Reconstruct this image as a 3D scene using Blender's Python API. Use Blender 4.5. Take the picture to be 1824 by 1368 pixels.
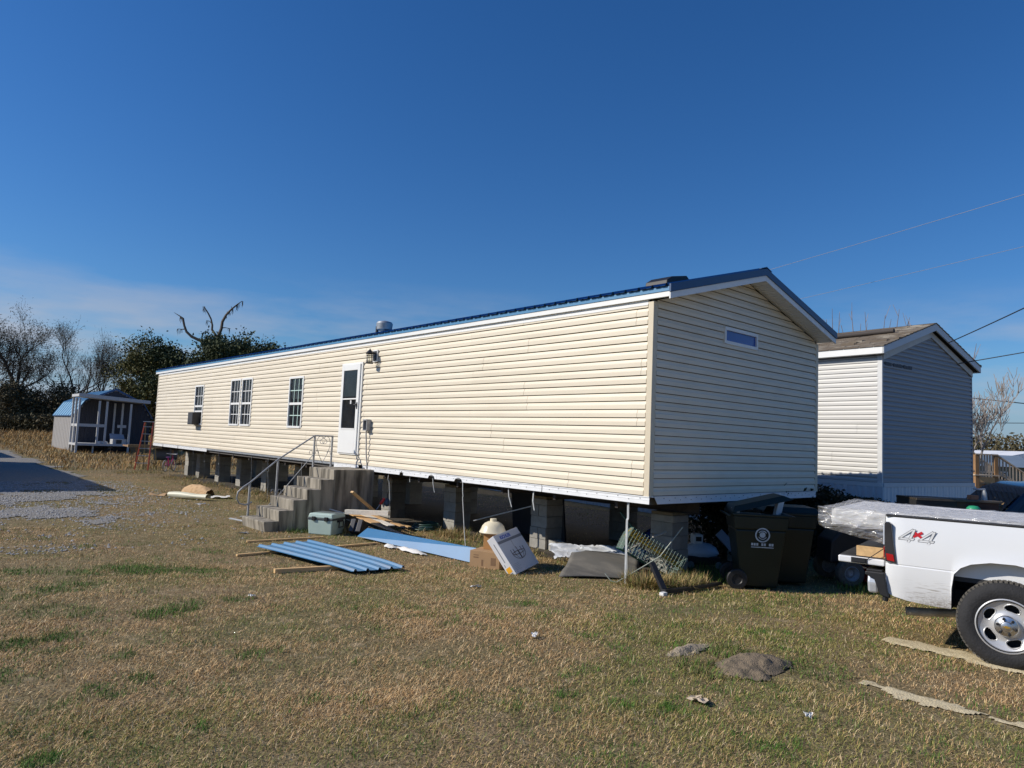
import bpy, math, random
import numpy as np
from mathutils import Vector, Matrix, Euler

for _o in list(bpy.data.objects):
    bpy.data.objects.remove(_o, do_unlink=True)
SC = bpy.context.scene
COL = SC.collection
R = math.radians
random.seed(7)
RNG = np.random.default_rng(11)

# ------------------------------------------------------------------ camera
YAW, PITCH, ROLL = 0.7197984, 0.0805791, 0.0426279
CAM = Vector((-7.5176, -5.7616, 1.72))
cyw, syw, cp, sp = math.cos(YAW), math.sin(YAW), math.cos(PITCH), math.sin(PITCH)
fw = Vector((syw * cp, cyw * cp, sp))
rt = Vector((cyw, -syw, 0))
up = rt.cross(fw)
rt2 = math.cos(ROLL) * rt + math.sin(ROLL) * up
up2 = -math.sin(ROLL) * rt + math.cos(ROLL) * up
cam_data = bpy.data.cameras.new('camera')
cam = bpy.data.objects.new('camera', cam_data)
COL.objects.link(cam)
cam.matrix_world = Matrix(((rt2.x, up2.x, -fw.x, CAM.x), (rt2.y, up2.y, -fw.y, CAM.y),
                           (rt2.z, up2.z, -fw.z, CAM.z), (0, 0, 0, 1)))
cam_data.sensor_width = 36.0
cam_data.lens = 1248.886 / 1824 * 36.0
cam_data.clip_start, cam_data.clip_end = 0.05, 5000
SC.camera = cam

# ------------------------------------------------------------------ light
SUN_TRAVEL = Vector((1.0, -0.70, -0.76)).normalized()
SUN_EL = math.asin(-SUN_TRAVEL.z)
SUN_ROT = math.atan2(-SUN_TRAVEL.x, -SUN_TRAVEL.y)
sun_d = bpy.data.lights.new('sun', 'SUN')
sun_d.energy = 4.6
sun_d.angle = R(0.53)
sun_d.color = (1.0, 0.93, 0.82)
sun = bpy.data.objects.new('sun', sun_d)
sun.rotation_euler = SUN_TRAVEL.to_track_quat('-Z', 'Y').to_euler()
sun.location = (-20, 10, 25)
COL.objects.link(sun)

world = bpy.data.worlds.new('World')
SC.world = world
world.use_nodes = True
wn, wl = world.node_tree.nodes, world.node_tree.links
wn.clear()
w_out = wn.new('ShaderNodeOutputWorld')
w_bg = wn.new('ShaderNodeBackground')
w_bg.inputs['Strength'].default_value = 0.062
sky = wn.new('ShaderNodeTexSky')
sky.sky_type = 'NISHITA'
sky.sun_disc = False
sky.sun_elevation = SUN_EL
sky.sun_rotation = SUN_ROT
sky.altitude = 0
sky.air_density = 1.15
sky.dust_density = 0.25
sky.ozone_density = 4.5
hsv = wn.new('ShaderNodeHueSaturation')
hsv.inputs['Saturation'].default_value = 1.22
hsv.inputs['Value'].default_value = 1.0
tint = wn.new('ShaderNodeMixRGB'); tint.blend_type = 'MULTIPLY'
tint.inputs['Fac'].default_value = 1.0
tint.inputs['Color2'].default_value = (0.99, 1.27, 1.64, 1)
wl.new(sky.outputs[0], hsv.inputs['Color'])
wl.new(hsv.outputs[0], tint.inputs['Color1'])
# low bank of thin cloud round the horizon
tc = wn.new('ShaderNodeTexCoord')
sep = wn.new('ShaderNodeSeparateXYZ')
wl.new(tc.outputs['Generated'], sep.inputs[0])
mp = wn.new('ShaderNodeMapping')
mp.inputs['Scale'].default_value = (1.6, 1.6, 7.5)
mp.inputs['Location'].default_value = (0.35, 0.2, 0.0)
wl.new(tc.outputs['Generated'], mp.inputs[0])
nz = wn.new('ShaderNodeTexNoise')
nz.inputs['Scale'].default_value = 2.6
nz.inputs['Detail'].default_value = 7
nz.inputs['Roughness'].default_value = 0.55
wl.new(mp.outputs[0], nz.inputs['Vector'])
cr = wn.new('ShaderNodeMapRange')
cr.inputs['From Min'].default_value = 0.40
cr.inputs['From Max'].default_value = 0.66
wl.new(nz.outputs['Fac'], cr.inputs['Value'])
el = wn.new('ShaderNodeMapRange')          # fades out above about 10 degrees
el.inputs['From Min'].default_value = 0.215
el.inputs['From Max'].default_value = 0.09
wl.new(sep.outputs['Z'], el.inputs['Value'])
mul = wn.new('ShaderNodeMath'); mul.operation = 'MULTIPLY'
wl.new(cr.outputs[0], mul.inputs[0]); wl.new(el.outputs[0], mul.inputs[1])
above = wn.new('ShaderNodeMath'); above.operation = 'GREATER_THAN'; above.inputs[1].default_value = 0.0
wl.new(sep.outputs['Z'], above.inputs[0])
mul1 = wn.new('ShaderNodeMath'); mul1.operation = 'MULTIPLY'
wl.new(mul.outputs[0], mul1.inputs[0]); wl.new(above.outputs[0], mul1.inputs[1])
mul2 = wn.new('ShaderNodeMath'); mul2.operation = 'MULTIPLY'
mul2.inputs[1].default_value = 0.9
wl.new(mul1.outputs[0], mul2.inputs[0])
mixc = wn.new('ShaderNodeMixRGB')
mixc.inputs['Color2'].default_value = (7.2, 7.7, 9.0, 1)
wl.new(mul2.outputs[0], mixc.inputs['Fac'])
hz = wn.new('ShaderNodeMapRange')
hz.inputs['From Min'].default_value = 0.11; hz.inputs['From Max'].default_value = 0.0
hz.inputs['To Max'].default_value = 0.75
wl.new(sep.outputs['Z'], hz.inputs['Value'])
hmix = wn.new('ShaderNodeMixRGB')
hmix.inputs['Color2'].default_value = (3.6, 5.0, 8.2, 1)
wl.new(hz.outputs[0], hmix.inputs['Fac']); wl.new(tint.outputs[0], hmix.inputs['Color1'])
wl.new(hmix.outputs[0], mixc.inputs['Color1'])
wl.new(mixc.outputs[0], w_bg.inputs['Color'])
wl.new(w_bg.outputs[0], w_out.inputs['Surface'])

SC.view_settings.view_transform = 'Standard'
SC.view_settings.look = 'None'
SC.view_settings.exposure = 0.0
SC.view_settings.gamma = 1.0
SC.view_settings.use_curve_mapping = False
SC.render.engine = 'CYCLES'
SC.cycles.max_bounces = 6
SC.cycles.diffuse_bounces = 3
SC.cycles.glossy_bounces = 3
SC.cycles.transparent_max_bounces = 12
SC.cycles.caustics_reflective = False
SC.cycles.caustics_refractive = False

# ------------------------------------------------------------------ materials
MATS = {}
def mat(name, col, rough=0.6, var=0.08, scale=6.0, metal=0.0, bump=0.0, bscale=40.0, rnd=0.0, spec=0.5,
        stretch=(1, 1, 1), col2=None, lo=0.4, hi=0.65, coat=0.0, detail=5.0, attr=None):
    """Principled material: base colour broken up by noise (towards col2 or a value shift), optional bump,
    optional per-object value shift."""
    if name in MATS:
        return MATS[name]
    m = bpy.data.materials.new(name)
    m.use_nodes = True
    n, l = m.node_tree.nodes, m.node_tree.links
    b = n['Principled BSDF']
    b.inputs['Roughness'].default_value = rough
    b.inputs['Metallic'].default_value = metal
    b.inputs['Specular IOR Level'].default_value = spec
    b.inputs['Coat Weight'].default_value = coat
    t = n.new('ShaderNodeTexCoord')
    mpn = n.new('ShaderNodeMapping')
    mpn.inputs['Scale'].default_value = stretch
    l.new(t.outputs['Object'], mpn.inputs[0])
    nt = n.new('ShaderNodeTexNoise')
    nt.inputs['Scale'].default_value = scale
    nt.inputs['Detail'].default_value = detail
    l.new(mpn.outputs[0], nt.inputs['Vector'])
    mx = n.new('ShaderNodeMixRGB')
    if col2 is None:
        c1 = tuple(c * (1 - var) for c in col); c2 = tuple(min(1, c * (1 + var)) for c in col)
        lo, hi = 0.3, 0.7
    else:
        c1, c2 = col, col2
    mx.inputs[1].default_value = (*c1, 1); mx.inputs[2].default_value = (*c2, 1)
    if attr:
        at = n.new('ShaderNodeVertexColor'); at.layer_name = attr
        l.new(at.outputs['Color'], mx.inputs[1])
        hs0 = n.new('ShaderNodeHueSaturation'); hs0.inputs['Value'].default_value = 1.2
        l.new(at.outputs['Color'], hs0.inputs['Color']); l.new(hs0.outputs[0], mx.inputs[2])
    mr = n.new('ShaderNodeMapRange')
    mr.inputs['From Min'].default_value = lo; mr.inputs['From Max'].default_value = hi
    l.new(nt.outputs['Fac'], mr.inputs['Value'])
    l.new(mr.outputs[0], mx.inputs['Fac'])
    out = mx.outputs[0]
    if rnd:
        oi = n.new('ShaderNodeObjectInfo')
        rr = n.new('ShaderNodeMapRange')
        rr.inputs['To Min'].default_value = 1 - rnd; rr.inputs['To Max'].default_value = 1 + rnd
        l.new(oi.outputs['Random'], rr.inputs['Value'])
        hs = n.new('ShaderNodeHueSaturation')
        l.new(rr.outputs[0], hs.inputs['Value']); l.new(out, hs.inputs['Color'])
        out = hs.outputs[0]
    l.new(out, b.inputs['Base Color'])
    if bump:
        nb = n.new('ShaderNodeTexNoise')
        nb.inputs['Scale'].default_value = bscale; nb.inputs['Detail'].default_value = 4
        l.new(mpn.outputs[0], nb.inputs['Vector'])
        bp = n.new('ShaderNodeBump')
        bp.inputs['Strength'].default_value = bump; bp.inputs['Distance'].default_value = 0.02
        l.new(nb.outputs['Fac'], bp.inputs['Height']); l.new(bp.outputs[0], b.inputs['Normal'])
    MATS[name] = m
    return m

def glass(name, tint=(0.9, 0.95, 0.95), dirt=0.06):
    if name in MATS:
        return MATS[name]
    m = bpy.data.materials.new(name); m.use_nodes = True
    n, l = m.node_tree.nodes, m.node_tree.links
    n.clear()
    o = n.new('ShaderNodeOutputMaterial')
    tr = n.new('ShaderNodeBsdfTransparent'); tr.inputs[0].default_value = (*tint, 1)
    gl = n.new('ShaderNodeBsdfGlossy'); gl.inputs['Roughness'].default_value = 0.02
    fr = n.new('ShaderNodeFresnel'); fr.inputs['IOR'].default_value = 1.5
    mx = n.new('ShaderNodeMixShader')
    l.new(fr.outputs[0], mx.inputs[0]); l.new(tr.outputs[0], mx.inputs[1]); l.new(gl.outputs[0], mx.inputs[2])
    df = n.new('ShaderNodeBsdfDiffuse'); df.inputs[0].default_value = (0.5, 0.5, 0.48, 1)
    nz_ = n.new('ShaderNodeTexNoise'); nz_.inputs['Scale'].default_value = 3
    ml = n.new('ShaderNodeMath'); ml.operation = 'MULTIPLY'; ml.inputs[1].default_value = dirt
    l.new(nz_.outputs['Fac'], ml.inputs[0])
    mx2 = n.new('ShaderNodeMixShader')
    l.new(ml.outputs[0], mx2.inputs[0]); l.new(mx.outputs[0], mx2.inputs[1]); l.new(df.outputs[0], mx2.inputs[2])
    l.new(mx2.outputs[0], o.inputs[0])
    MATS[name] = m
    return m

# ------------------------------------------------------------------ mesh helpers
class MB:
    def __init__(s):
        s.v, s.f, s.mi = [], [], []
    def add(s, vs, fs, M=None, mi=0):
        k = len(s.v)
        if M is not None:
            vs = [M @ Vector(p) for p in vs]
        s.v += [tuple(p) for p in vs]
        s.f += [tuple(k + i for i in f) for f in fs]
        s.mi += [mi] * len(fs)
        return s
    def box(s, x0, x1, y0, y1, z0, z1, M=None, mi=0):
        return s.add([(x0, y0, z0), (x1, y0, z0), (x1, y1, z0), (x0, y1, z0), (x0, y0, z1), (x1, y0, z1), (x1, y1, z1), (x0, y1, z1)],
                     [(0, 3, 2, 1), (4, 5, 6, 7), (0, 1, 5, 4), (1, 2, 6, 5), (2, 3, 7, 6), (3, 0, 4, 7)], M, mi)
    def taper(s, b, t, z0, z1, M=None, mi=0):
        """box whose bottom rectangle b=(x0,x1,y0,y1) and top rectangle t differ"""
        return s.add([(b[0], b[2], z0), (b[1], b[2], z0), (b[1], b[3], z0), (b[0], b[3], z0),
                      (t[0], t[2], z1), (t[1], t[2], z1), (t[1], t[3], z1), (t[0], t[3], z1)],
                     [(0, 3, 2, 1), (4, 5, 6, 7), (0, 1, 5, 4), (1, 2, 6, 5), (2, 3, 7, 6), (3, 0, 4, 7)], M, mi)
    def quad(s, a, b, c, d, mi=0):
        return s.add([a, b, c, d], [(0, 1, 2, 3)], None, mi)
    def prism(s, poly, axis, a, b, M=None, mi=0):
        """poly: 2-d outline in the other two axes (in xyz order), extruded along axis from a to b"""
        n = len(poly)
        def P(q, t):
            return {'x': (t, q[0], q[1]), 'y': (q[0], t, q[1]), 'z': (q[0], q[1], t)}[axis]
        vs = [P(q, a) for q in poly] + [P(q, b) for q in poly]
        fs = [tuple(range(n))[::-1], tuple(range(n, 2 * n))] + [(i, (i + 1) % n, n + (i + 1) % n, n + i) for i in range(n)]
        return s.add(vs, fs, M, mi)
    def tube(s, pts, r, n=6, M=None, mi=0, cap=True):
        pts = [Vector(p) for p in pts]
        rs = r if isinstance(r, (list, tuple)) else [r] * len(pts)
        vs = []
        ref = None
        for i, p in enumerate(pts):
            d = (pts[min(i + 1, len(pts) - 1)] - pts[max(i - 1, 0)])
            if d.length < 1e-9: d = Vector((0, 0, 1))
            d.normalize()
            if ref is None:
                ref = Vector((1, 0, 0)) if abs(d.x) < 0.9 else Vector((0, 1, 0))
            u = (ref - d * ref.dot(d))
            if u.length < 1e-6:
                u = d.orthogonal()
            u.normalize(); ref = u
            w = d.cross(u)
            for k in range(n):
                a = 2 * math.pi * k / n
                vs.append(p + rs[i] * (math.cos(a) * u + math.sin(a) * w))
        fs = []
        for i in range(len(pts) - 1):
            for k in range(n):
                fs.append((i * n + k, i * n + (k + 1) % n, (i + 1) * n + (k + 1) % n, (i + 1) * n + k))
        if cap:
            fs.append(tuple(range(n))[::-1]); fs.append(tuple(range((len(pts) - 1) * n, len(pts) * n)))
        return s.add(vs, fs, M, mi)
    def lathe(s, prof, n=24, M=None, mi=0):
        """prof: list of (r, z), about z"""
        vs, fs = [], []
        for (r, z) in prof:
            for k in range(n):
                a = 2 * math.pi * k / n
                vs.append((r * math.cos(a), r * math.sin(a), z))
        for i in range(len(prof) - 1):
            for k in range(n):
                fs.append((i * n + k, i * n + (k + 1) % n, (i + 1) * n + (k + 1) % n, (i + 1) * n + k))
        return s.add(vs, fs, M, mi)
    def grid(s, nu, nv, fn, mi=0):
        k = []
        vs = [fn(i / nu, j / nv) for j in range(nv + 1) for i in range(nu + 1)]
        fs = [(j * (nu + 1) + i, j * (nu + 1) + i + 1, (j + 1) * (nu + 1) + i + 1, (j + 1) * (nu + 1) + i)
              for j in range(nv) for i in range(nu)]
        return s.add(vs, fs, None, mi)
    def mesh(s, name, mats, smooth=None):
        me = bpy.data.meshes.new(name)
        me.from_pydata(s.v, [], s.f)
        for m in (mats if isinstance(mats, (list, tuple)) else [mats]):
            me.materials.append(m)
        if any(s.mi):
            me.polygons.foreach_set('material_index', s.mi)
        if smooth is not None:
            me.polygons.foreach_set('use_smooth', [True] * len(me.polygons))
            me.set_sharp_from_angle(angle=R(smooth))
        me.update()
        return me
    def build(s, name, mats, parent=None, smooth=None, bevel=0.0, loc=None, rot=None, seg=2):
        o = bpy.data.objects.new(name, s.mesh(name, mats, smooth))
        COL.objects.link(o)
        if parent is not None: o.parent = parent
        if loc is not None: o.location = loc
        if rot is not None: o.rotation_euler = rot
        if bevel:
            b = o.modifiers.new('bevel', 'BEVEL'); b.width = bevel; b.segments = seg; b.limit_method = 'ANGLE'
        return o

def tag(o, label=None, cat=None, group=None, kind=None):
    if label: o['label'] = label
    if cat: o['category'] = cat
    if group: o['group'] = group
    if kind: o['kind'] = kind
    return o

def thing(name, label, cat, loc=(0, 0, 0), rotz=0.0, group=None):
    o = bpy.data.objects.new(name, None)
    o.empty_display_size = 0.2
    COL.objects.link(o)
    o.location = loc; o.rotation_euler = (0, 0, rotz)
    return tag(o, label, cat, group)

def copy_tree(src, parent=None):
    c = src.copy()
    COL.objects.link(c)
    c.parent = parent
    for ch in list(src.children):
        copy_tree(ch, c)
    return c

def link_mesh(name, me, parent=None, loc=(0, 0, 0), rot=(0, 0, 0), scale=(1, 1, 1)):
    o = bpy.data.objects.new(name, me)
    COL.objects.link(o)
    if parent is not None: o.parent = parent
    o.location = loc; o.rotation_euler = rot; o.scale = scale
    return o

def text(name, body, size, m, parent, M, extrude=0.0008, shear=0.0, offset=0.0, bold=False, align='CENTER'):
    cu = bpy.data.curves.new(name, 'FONT')
    cu.body = body; cu.size = size; cu.extrude = extrude; cu.shear = shear; cu.offset = offset
    cu.align_x = align; cu.align_y = 'CENTER'
    cu.materials.append(m)
    tmp = bpy.data.objects.new(name, cu)
    COL.objects.link(tmp)
    me = bpy.data.meshes.new_from_object(tmp.evaluated_get(bpy.context.evaluated_depsgraph_get()))
    bpy.data.objects.remove(tmp, do_unlink=True)
    me.materials.clear(); me.materials.append(m)
    o = bpy.data.objects.new(name, me)
    COL.objects.link(o)
    o.parent = parent
    o.matrix_local = M
    return o

def frame3(o, x, y):
    """matrix with origin o, local x along x, y along y, z = x cross y"""
    x = Vector(x).normalized(); z = x.cross(Vector(y)).normalized(); y = z.cross(x)
    o = Vector(o)
    return Matrix(((x.x, y.x, z.x, o.x), (x.y, y.y, z.y, o.y), (x.z, y.z, z.z, o.z), (0, 0, 0, 1)))

def board(mb, a, b, w, t, upv=(0, 0, 1), mi=0):
    """a plank from a to b, w wide, t thick"""
    a, b = Vector(a), Vector(b)
    M = frame3(a, b - a, Vector(upv).cross(b - a))
    return mb.box(0, (b - a).length, -w / 2, w / 2, -t / 2, t / 2, M, mi)

def gz(x, y):
    """height of the yard: it falls a little from the drive towards the home"""
    d = (x - CAM.x) * syw + (y - CAM.y) * cyw
    t = min(1.0, max(0.0, (d - 6.3) / 4.0))
    return -0.15 * t * t * (3 - 2 * t)

# smooth value noise on numpy arrays
_lat = RNG.random((256, 256))
def vnoise(x, y, s, seed=0):
    x = np.asarray(x) * s + 37.7 * seed + 1000; y = np.asarray(y) * s + 91.3 * seed + 1000
    xi = np.floor(x).astype(int); yi = np.floor(y).astype(int)
    fx = x - xi; fy = y - yi
    fx = fx * fx * (3 - 2 * fx); fy = fy * fy * (3 - 2 * fy)
    a = _lat[xi % 256, yi % 256]; b = _lat[(xi + 1) % 256, yi % 256]
    c = _lat[xi % 256, (yi + 1) % 256]; d = _lat[(xi + 1) % 256, (yi + 1) % 256]
    return (a * (1 - fx) + b * fx) * (1 - fy) + (c * (1 - fx) + d * fx) * fy
def fbm(x, y, s, seed=0, o=4):
    r = 0; a = 0.5; t = 0
    for i in range(o):
        r = r + a * vnoise(x, y, s * 2 ** i, seed + i); t += a; a *= 0.5
    return r / t
def gz_np(x, y):
    d = (x - CAM.x) * syw + (y - CAM.y) * cyw
    t = np.clip((d - 6.3) / 4.0, 0, 1)
    return -0.15 * t * t * (3 - 2 * t)

# common materials
WHITE = mat('white_vinyl', (0.80, 0.80, 0.78), 0.45, 0.03, 3)
CREAM = mat('cream_vinyl_siding', (0.745, 0.665, 0.525), 0.5, scale=2.2, stretch=(1, 0.35, 2.5), col2=(0.68, 0.60, 0.465), lo=0.45, hi=0.8, rnd=0.03, bump=0.08, bscale=3)
CREAM_TRIM = mat('tan_vinyl_trim', (0.64, 0.56, 0.42), 0.5, 0.04, 3)
BLUE = mat('blue_painted_steel', (0.035, 0.14, 0.32), 0.38, 0.07, 4, spec=0.5)
DARKBLUE = mat('dark_blue_trim', (0.016, 0.065, 0.165), 0.45, 0.05, 4)
BLACK = mat('black_plastic', (0.015, 0.015, 0.017), 0.5, 0.15, 8)
STEEL = mat('galvanised_steel', (0.42, 0.44, 0.46), 0.45, 0.15, 12, metal=0.6)
CONC = mat('weathered_concrete', (0.36, 0.32, 0.255), 0.9, scale=8, col2=(0.085, 0.075, 0.058), lo=0.42, hi=0.66, stretch=(1, 1, 0.13), bump=0.25, bscale=60, detail=9)
BLOCK = mat('concrete_block', (0.33, 0.315, 0.28), 0.95, 0.14, 9, bump=0.3, bscale=90, rnd=0.14)
WOOD = mat('pine_board', (0.66, 0.43, 0.20), 0.7, 0.16, 3, stretch=(0.6, 9, 9), rnd=0.12)
PALEWOOD = mat('pale_primed_board', (0.74, 0.68, 0.58), 0.7, 0.10, 3, stretch=(0.6, 9, 9))
GLASS = glass('window_glass')

# ================================================================== the setting: ground
def build_ground():
    xs = [-1600, -400, -120, -40, -20] + list(np.arange(-12, 14.01, 0.25)) + [18, 24, 40, 90, 200, 500, 1600]
    ys = [-1600, -400, -100, -30, -12] + list(np.arange(-8, 30.01, 0.25)) + [34, 40, 50, 70, 110, 200, 500, 1600]
    X, Y = np.meshgrid(xs, ys)
    near = np.exp(-np.maximum(0, np.hypot(X + 3, Y - 5) - 18) / 6)
    Z = gz_np(X, Y) + (fbm(X, Y, 0.9, 3) - 0.5) * 0.035 * near
    v = np.stack([X.ravel(), Y.ravel(), Z.ravel()], 1)
    nx, ny = len(xs), len(ys)
    f = [(j * nx + i, j * nx + i + 1, (j + 1) * nx + i + 1, (j + 1) * nx + i) for j in range(ny - 1) for i in range(nx - 1)]
    m = bpy.data.materials.new('dry_lawn_soil'); m.use_nodes = True
    n, l = m.node_tree.nodes, m.node_tree.links
    b = n['Principled BSDF']; b.inputs['Roughness'].default_value = 0.95; b.inputs['Specular IOR Level'].default_value = 0.15
    g = n.new('ShaderNodeNewGeometry')
    def noise(s, d=6):
        t = n.new('ShaderNodeTexNoise'); t.inputs['Scale'].default_value = s; t.inputs['Detail'].default_value = d
        l.new(g.outputs['Position'], t.inputs['Vector']); return t
    def ramp(src, a, b_):
        t = n.new('ShaderNodeMapRange'); t.inputs['From Min'].default_value = a; t.inputs['From Max'].default_value = b_
        l.new(src, t.inputs['Value']); return t.outputs[0]
    def mix(fac, c1, c2):
        t = n.new('ShaderNodeMixRGB'); l.new(fac, t.inputs[0])
        for k, c in ((1, c1), (2, c2)):
            if isinstance(c, tuple): t.inputs[k].default_value = (*c, 1)
            else: l.new(c, t.inputs[k])
        return t.outputs[0]
    c = mix(ramp(noise(0.5).outputs['Fac'], 0.35, 0.65), (0.27, 0.195, 0.11), (0.19, 0.17, 0.075))
    c = mix(ramp(noise(38, 3).outputs['Fac'], 0.45, 0.66), c, (0.11, 0.082, 0.042))
    c = mix(ramp(noise(7, 5).outputs['Fac'], 0.55, 0.75), c, (0.36, 0.28, 0.17))
    l.new(c, b.inputs['Base Color'])
    bp = n.new('ShaderNodeBump'); bp.inputs['Strength'].default_value = 0.6; bp.inputs['Distance'].default_value = 0.03
    l.new(noise(45, 4).outputs['Fac'], bp.inputs['Height']); l.new(bp.outputs[0], b.inputs['Normal'])
    me = bpy.data.meshes.new('ground'); me.from_pydata(v.tolist(), [], f); me.materials.append(m)
    me.polygons.foreach_set('use_smooth', [True] * len(me.polygons))
    o = bpy.data.objects.new('ground', me); COL.objects.link(o)
    tag(o, kind='structure')
build_ground()

def patch(name, mask, x0, x1, y0, y1, step, h, m, kind, label=None, cat=None, thick=None):
    """irregular sheet a few millimetres over the ground where mask(x, y) > 0"""
    xs = np.arange(x0, x1, step); ys = np.arange(y0, y1, step)
    X, Y = np.meshgrid(xs, ys)
    K = mask(X, Y)
    Z = gz_np(X, Y) + (fbm(X, Y, 0.9, 3) - 0.5) * 0.035 + h
    if thick is not None:
        Z = Z + thick(X, Y, K)
    idx = -np.ones(X.size, int); v = []; f = []
    nx = len(xs); Kf = K.ravel()
    P = np.stack([X.ravel(), Y.ravel(), Z.ravel()], 1)
    for j in range(len(ys) - 1):
        for i in range(nx - 1):
            q = (j * nx + i, j * nx + i + 1, (j + 1) * nx + i + 1, (j + 1) * nx + i)
            if min(Kf[k] for k in q) > 0:
                for k in q:
                    if idx[k] < 0:
                        idx[k] = len(v); v.append(tuple(P[k]))
                f.append(tuple(int(idx[k]) for k in q))
    me = bpy.data.meshes.new(name); me.from_pydata(v, [], f); me.materials.append(m)
    me.polygons.foreach_set('use_smooth', [True] * len(me.polygons))
    o = bpy.data.objects.new(name, me); COL.objects.link(o)
    return tag(o, label, cat, kind=kind)

GRAVEL = mat('grey_gravel', (0.27, 0.25, 0.22), 0.95, scale=30, col2=(0.14, 0.135, 0.125), lo=0.42, hi=0.6, bump=0.6, bscale=70, detail=8)
SAND = mat('pale_sand', (0.62, 0.52, 0.33), 0.95, scale=16, col2=(0.42, 0.34, 0.2), lo=0.5, hi=0.75, bump=0.5, bscale=60)
SOIL = mat('grey_brown_soil', (0.21, 0.16, 0.105), 0.95, scale=18, col2=(0.11, 0.09, 0.06), lo=0.45, hi=0.7, bump=0.8, bscale=70)

def gravel_mask(x, y):
    # a drive that comes in from the left and thins out into the lawn
    edge = -2.35 - 0.9 * np.clip((22 - y) / 9, 0, 2) + (fbm(x, y, 0.55, 21) - 0.5) * 1.6
    core = edge - x
    thin = (y - 13.4) / 4 + (fbm(x, y, 1.0, 5) - 0.5) * 6.5
    low = (y - 6.2)
    edge_far = np.where(y > 20, (-2.1 + 0.02 * (y - 20) - x + (fbm(x, y, 0.4, 9) - 0.5) * 1.2), core)
    return np.minimum(np.minimum(np.minimum(core, edge_far), thin), low)
patch('gravel_drive', gravel_mask, -14, 0, 6, 46, 0.10, 0.012, GRAVEL, 'structure')
patch('shade_toned_soil', lambda x, y: np.minimum(np.minimum(x - 0.55 - (fbm(x, y, 1.2, 61) - 0.5) * 0.9, 7.9 - x), np.minimum(y - 0.25 - 0.35 * np.clip(3.5 - x, 0, 3) * 0.3, 23.6 - y)), 0, 8.2, 0, 24, 0.2, 0.008, mat('soil_with_painted_shade', (0.055, 0.045, 0.032), 0.95, 0.25, 6, bump=0.5, bscale=30), 'structure')  # bare soil under the home, darkened in colour to imitate the shade there
def track(xc, w, y0, y1, seed):
    def f(x, y):
        c = xc(y)
        return (w - np.abs(x - c) + (fbm(x, y, 2.4, seed) - 0.5) * 0.34 + (fbm(x, y, 13, seed + 3) - 0.5) * 0.16) * ((y > y0) & (y < y1)) - 0.02 * (y > y1 - 0.2)
    return f
patch('sand_track', track(lambda y: -0.36 + 0.16 * (-y - 3.2) * -0.3 , 0.15, -8, -3.05, 2), -1.2, 0.6, -8, -2.6, 0.02, 0.006, SAND, 'structure',
      thick=lambda X, Y, K: np.clip(K, 0, 0.12) * 0.10)
patch('sand_track', track(lambda y: -1.84 + 0.02 * (y + 4), 0.085, -8, -3.45, 4), -2.6, -1.2, -8, -3.1, 0.02, 0.006, SAND, 'structure',
      thick=lambda X, Y, K: np.clip(K, 0, 0.12) * 0.10)
def blob(cx, cy, rx, ry, seed, a=0.5):
    return lambda x, y: 1 - np.hypot((x - cx) / rx, (y - cy) / ry) + (fbm(x, y, 4.5, seed) - 0.5) * a
o = patch('dirt_mound', blob(-2.2, -2.8, 0.36, 0.24, 6, 0.9), -3, -1.4, -3.5, -2.1, 0.018, 0.002, SOIL, 'thing',
      'low grey brown mound of bare soil between green tufts in the foreground lawn', 'dirt mound',
      thick=lambda X, Y, K: np.clip(K, 0, 1) ** 0.9 * 0.11 + (fbm(X, Y, 14, 8) - 0.5) * 0.05 * np.clip(K * 4, 0, 1))
FUZZ = mat('grey_dead_grass', (0.33, 0.27, 0.19), 0.95, 0.3, 30, bump=0.8, bscale=60)
o = patch('dead_grass_clump', blob(-2.3, -2.2, 0.30, 0.09, 16, 1.4), -3, -1.6, -2.6, -1.8, 0.015, 0.002, FUZZ, 'thing',
      'grey matted clump of dead grass behind the dirt mound', 'dead grass clump',
      thick=lambda X, Y, K: np.clip(K, 0, 1) * 0.05 + (fbm(X, Y, 20, 8) - 0.5) * 0.04)

# ================================================================== vinyl siding
LAPH = 0.1143
def sub_intervals(a, b, cuts):
    out = [(a, b)]
    for c0, c1 in cuts:
        nx = []
        for p, q in out:
            if c1 <= p or c0 >= q: nx.append((p, q)); continue
            if c0 > p: nx.append((p, c0))
            if c1 < q: nx.append((c1, q))
        out = nx
    return [(p, q) for p, q in out if q - p > 0.004]

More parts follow.
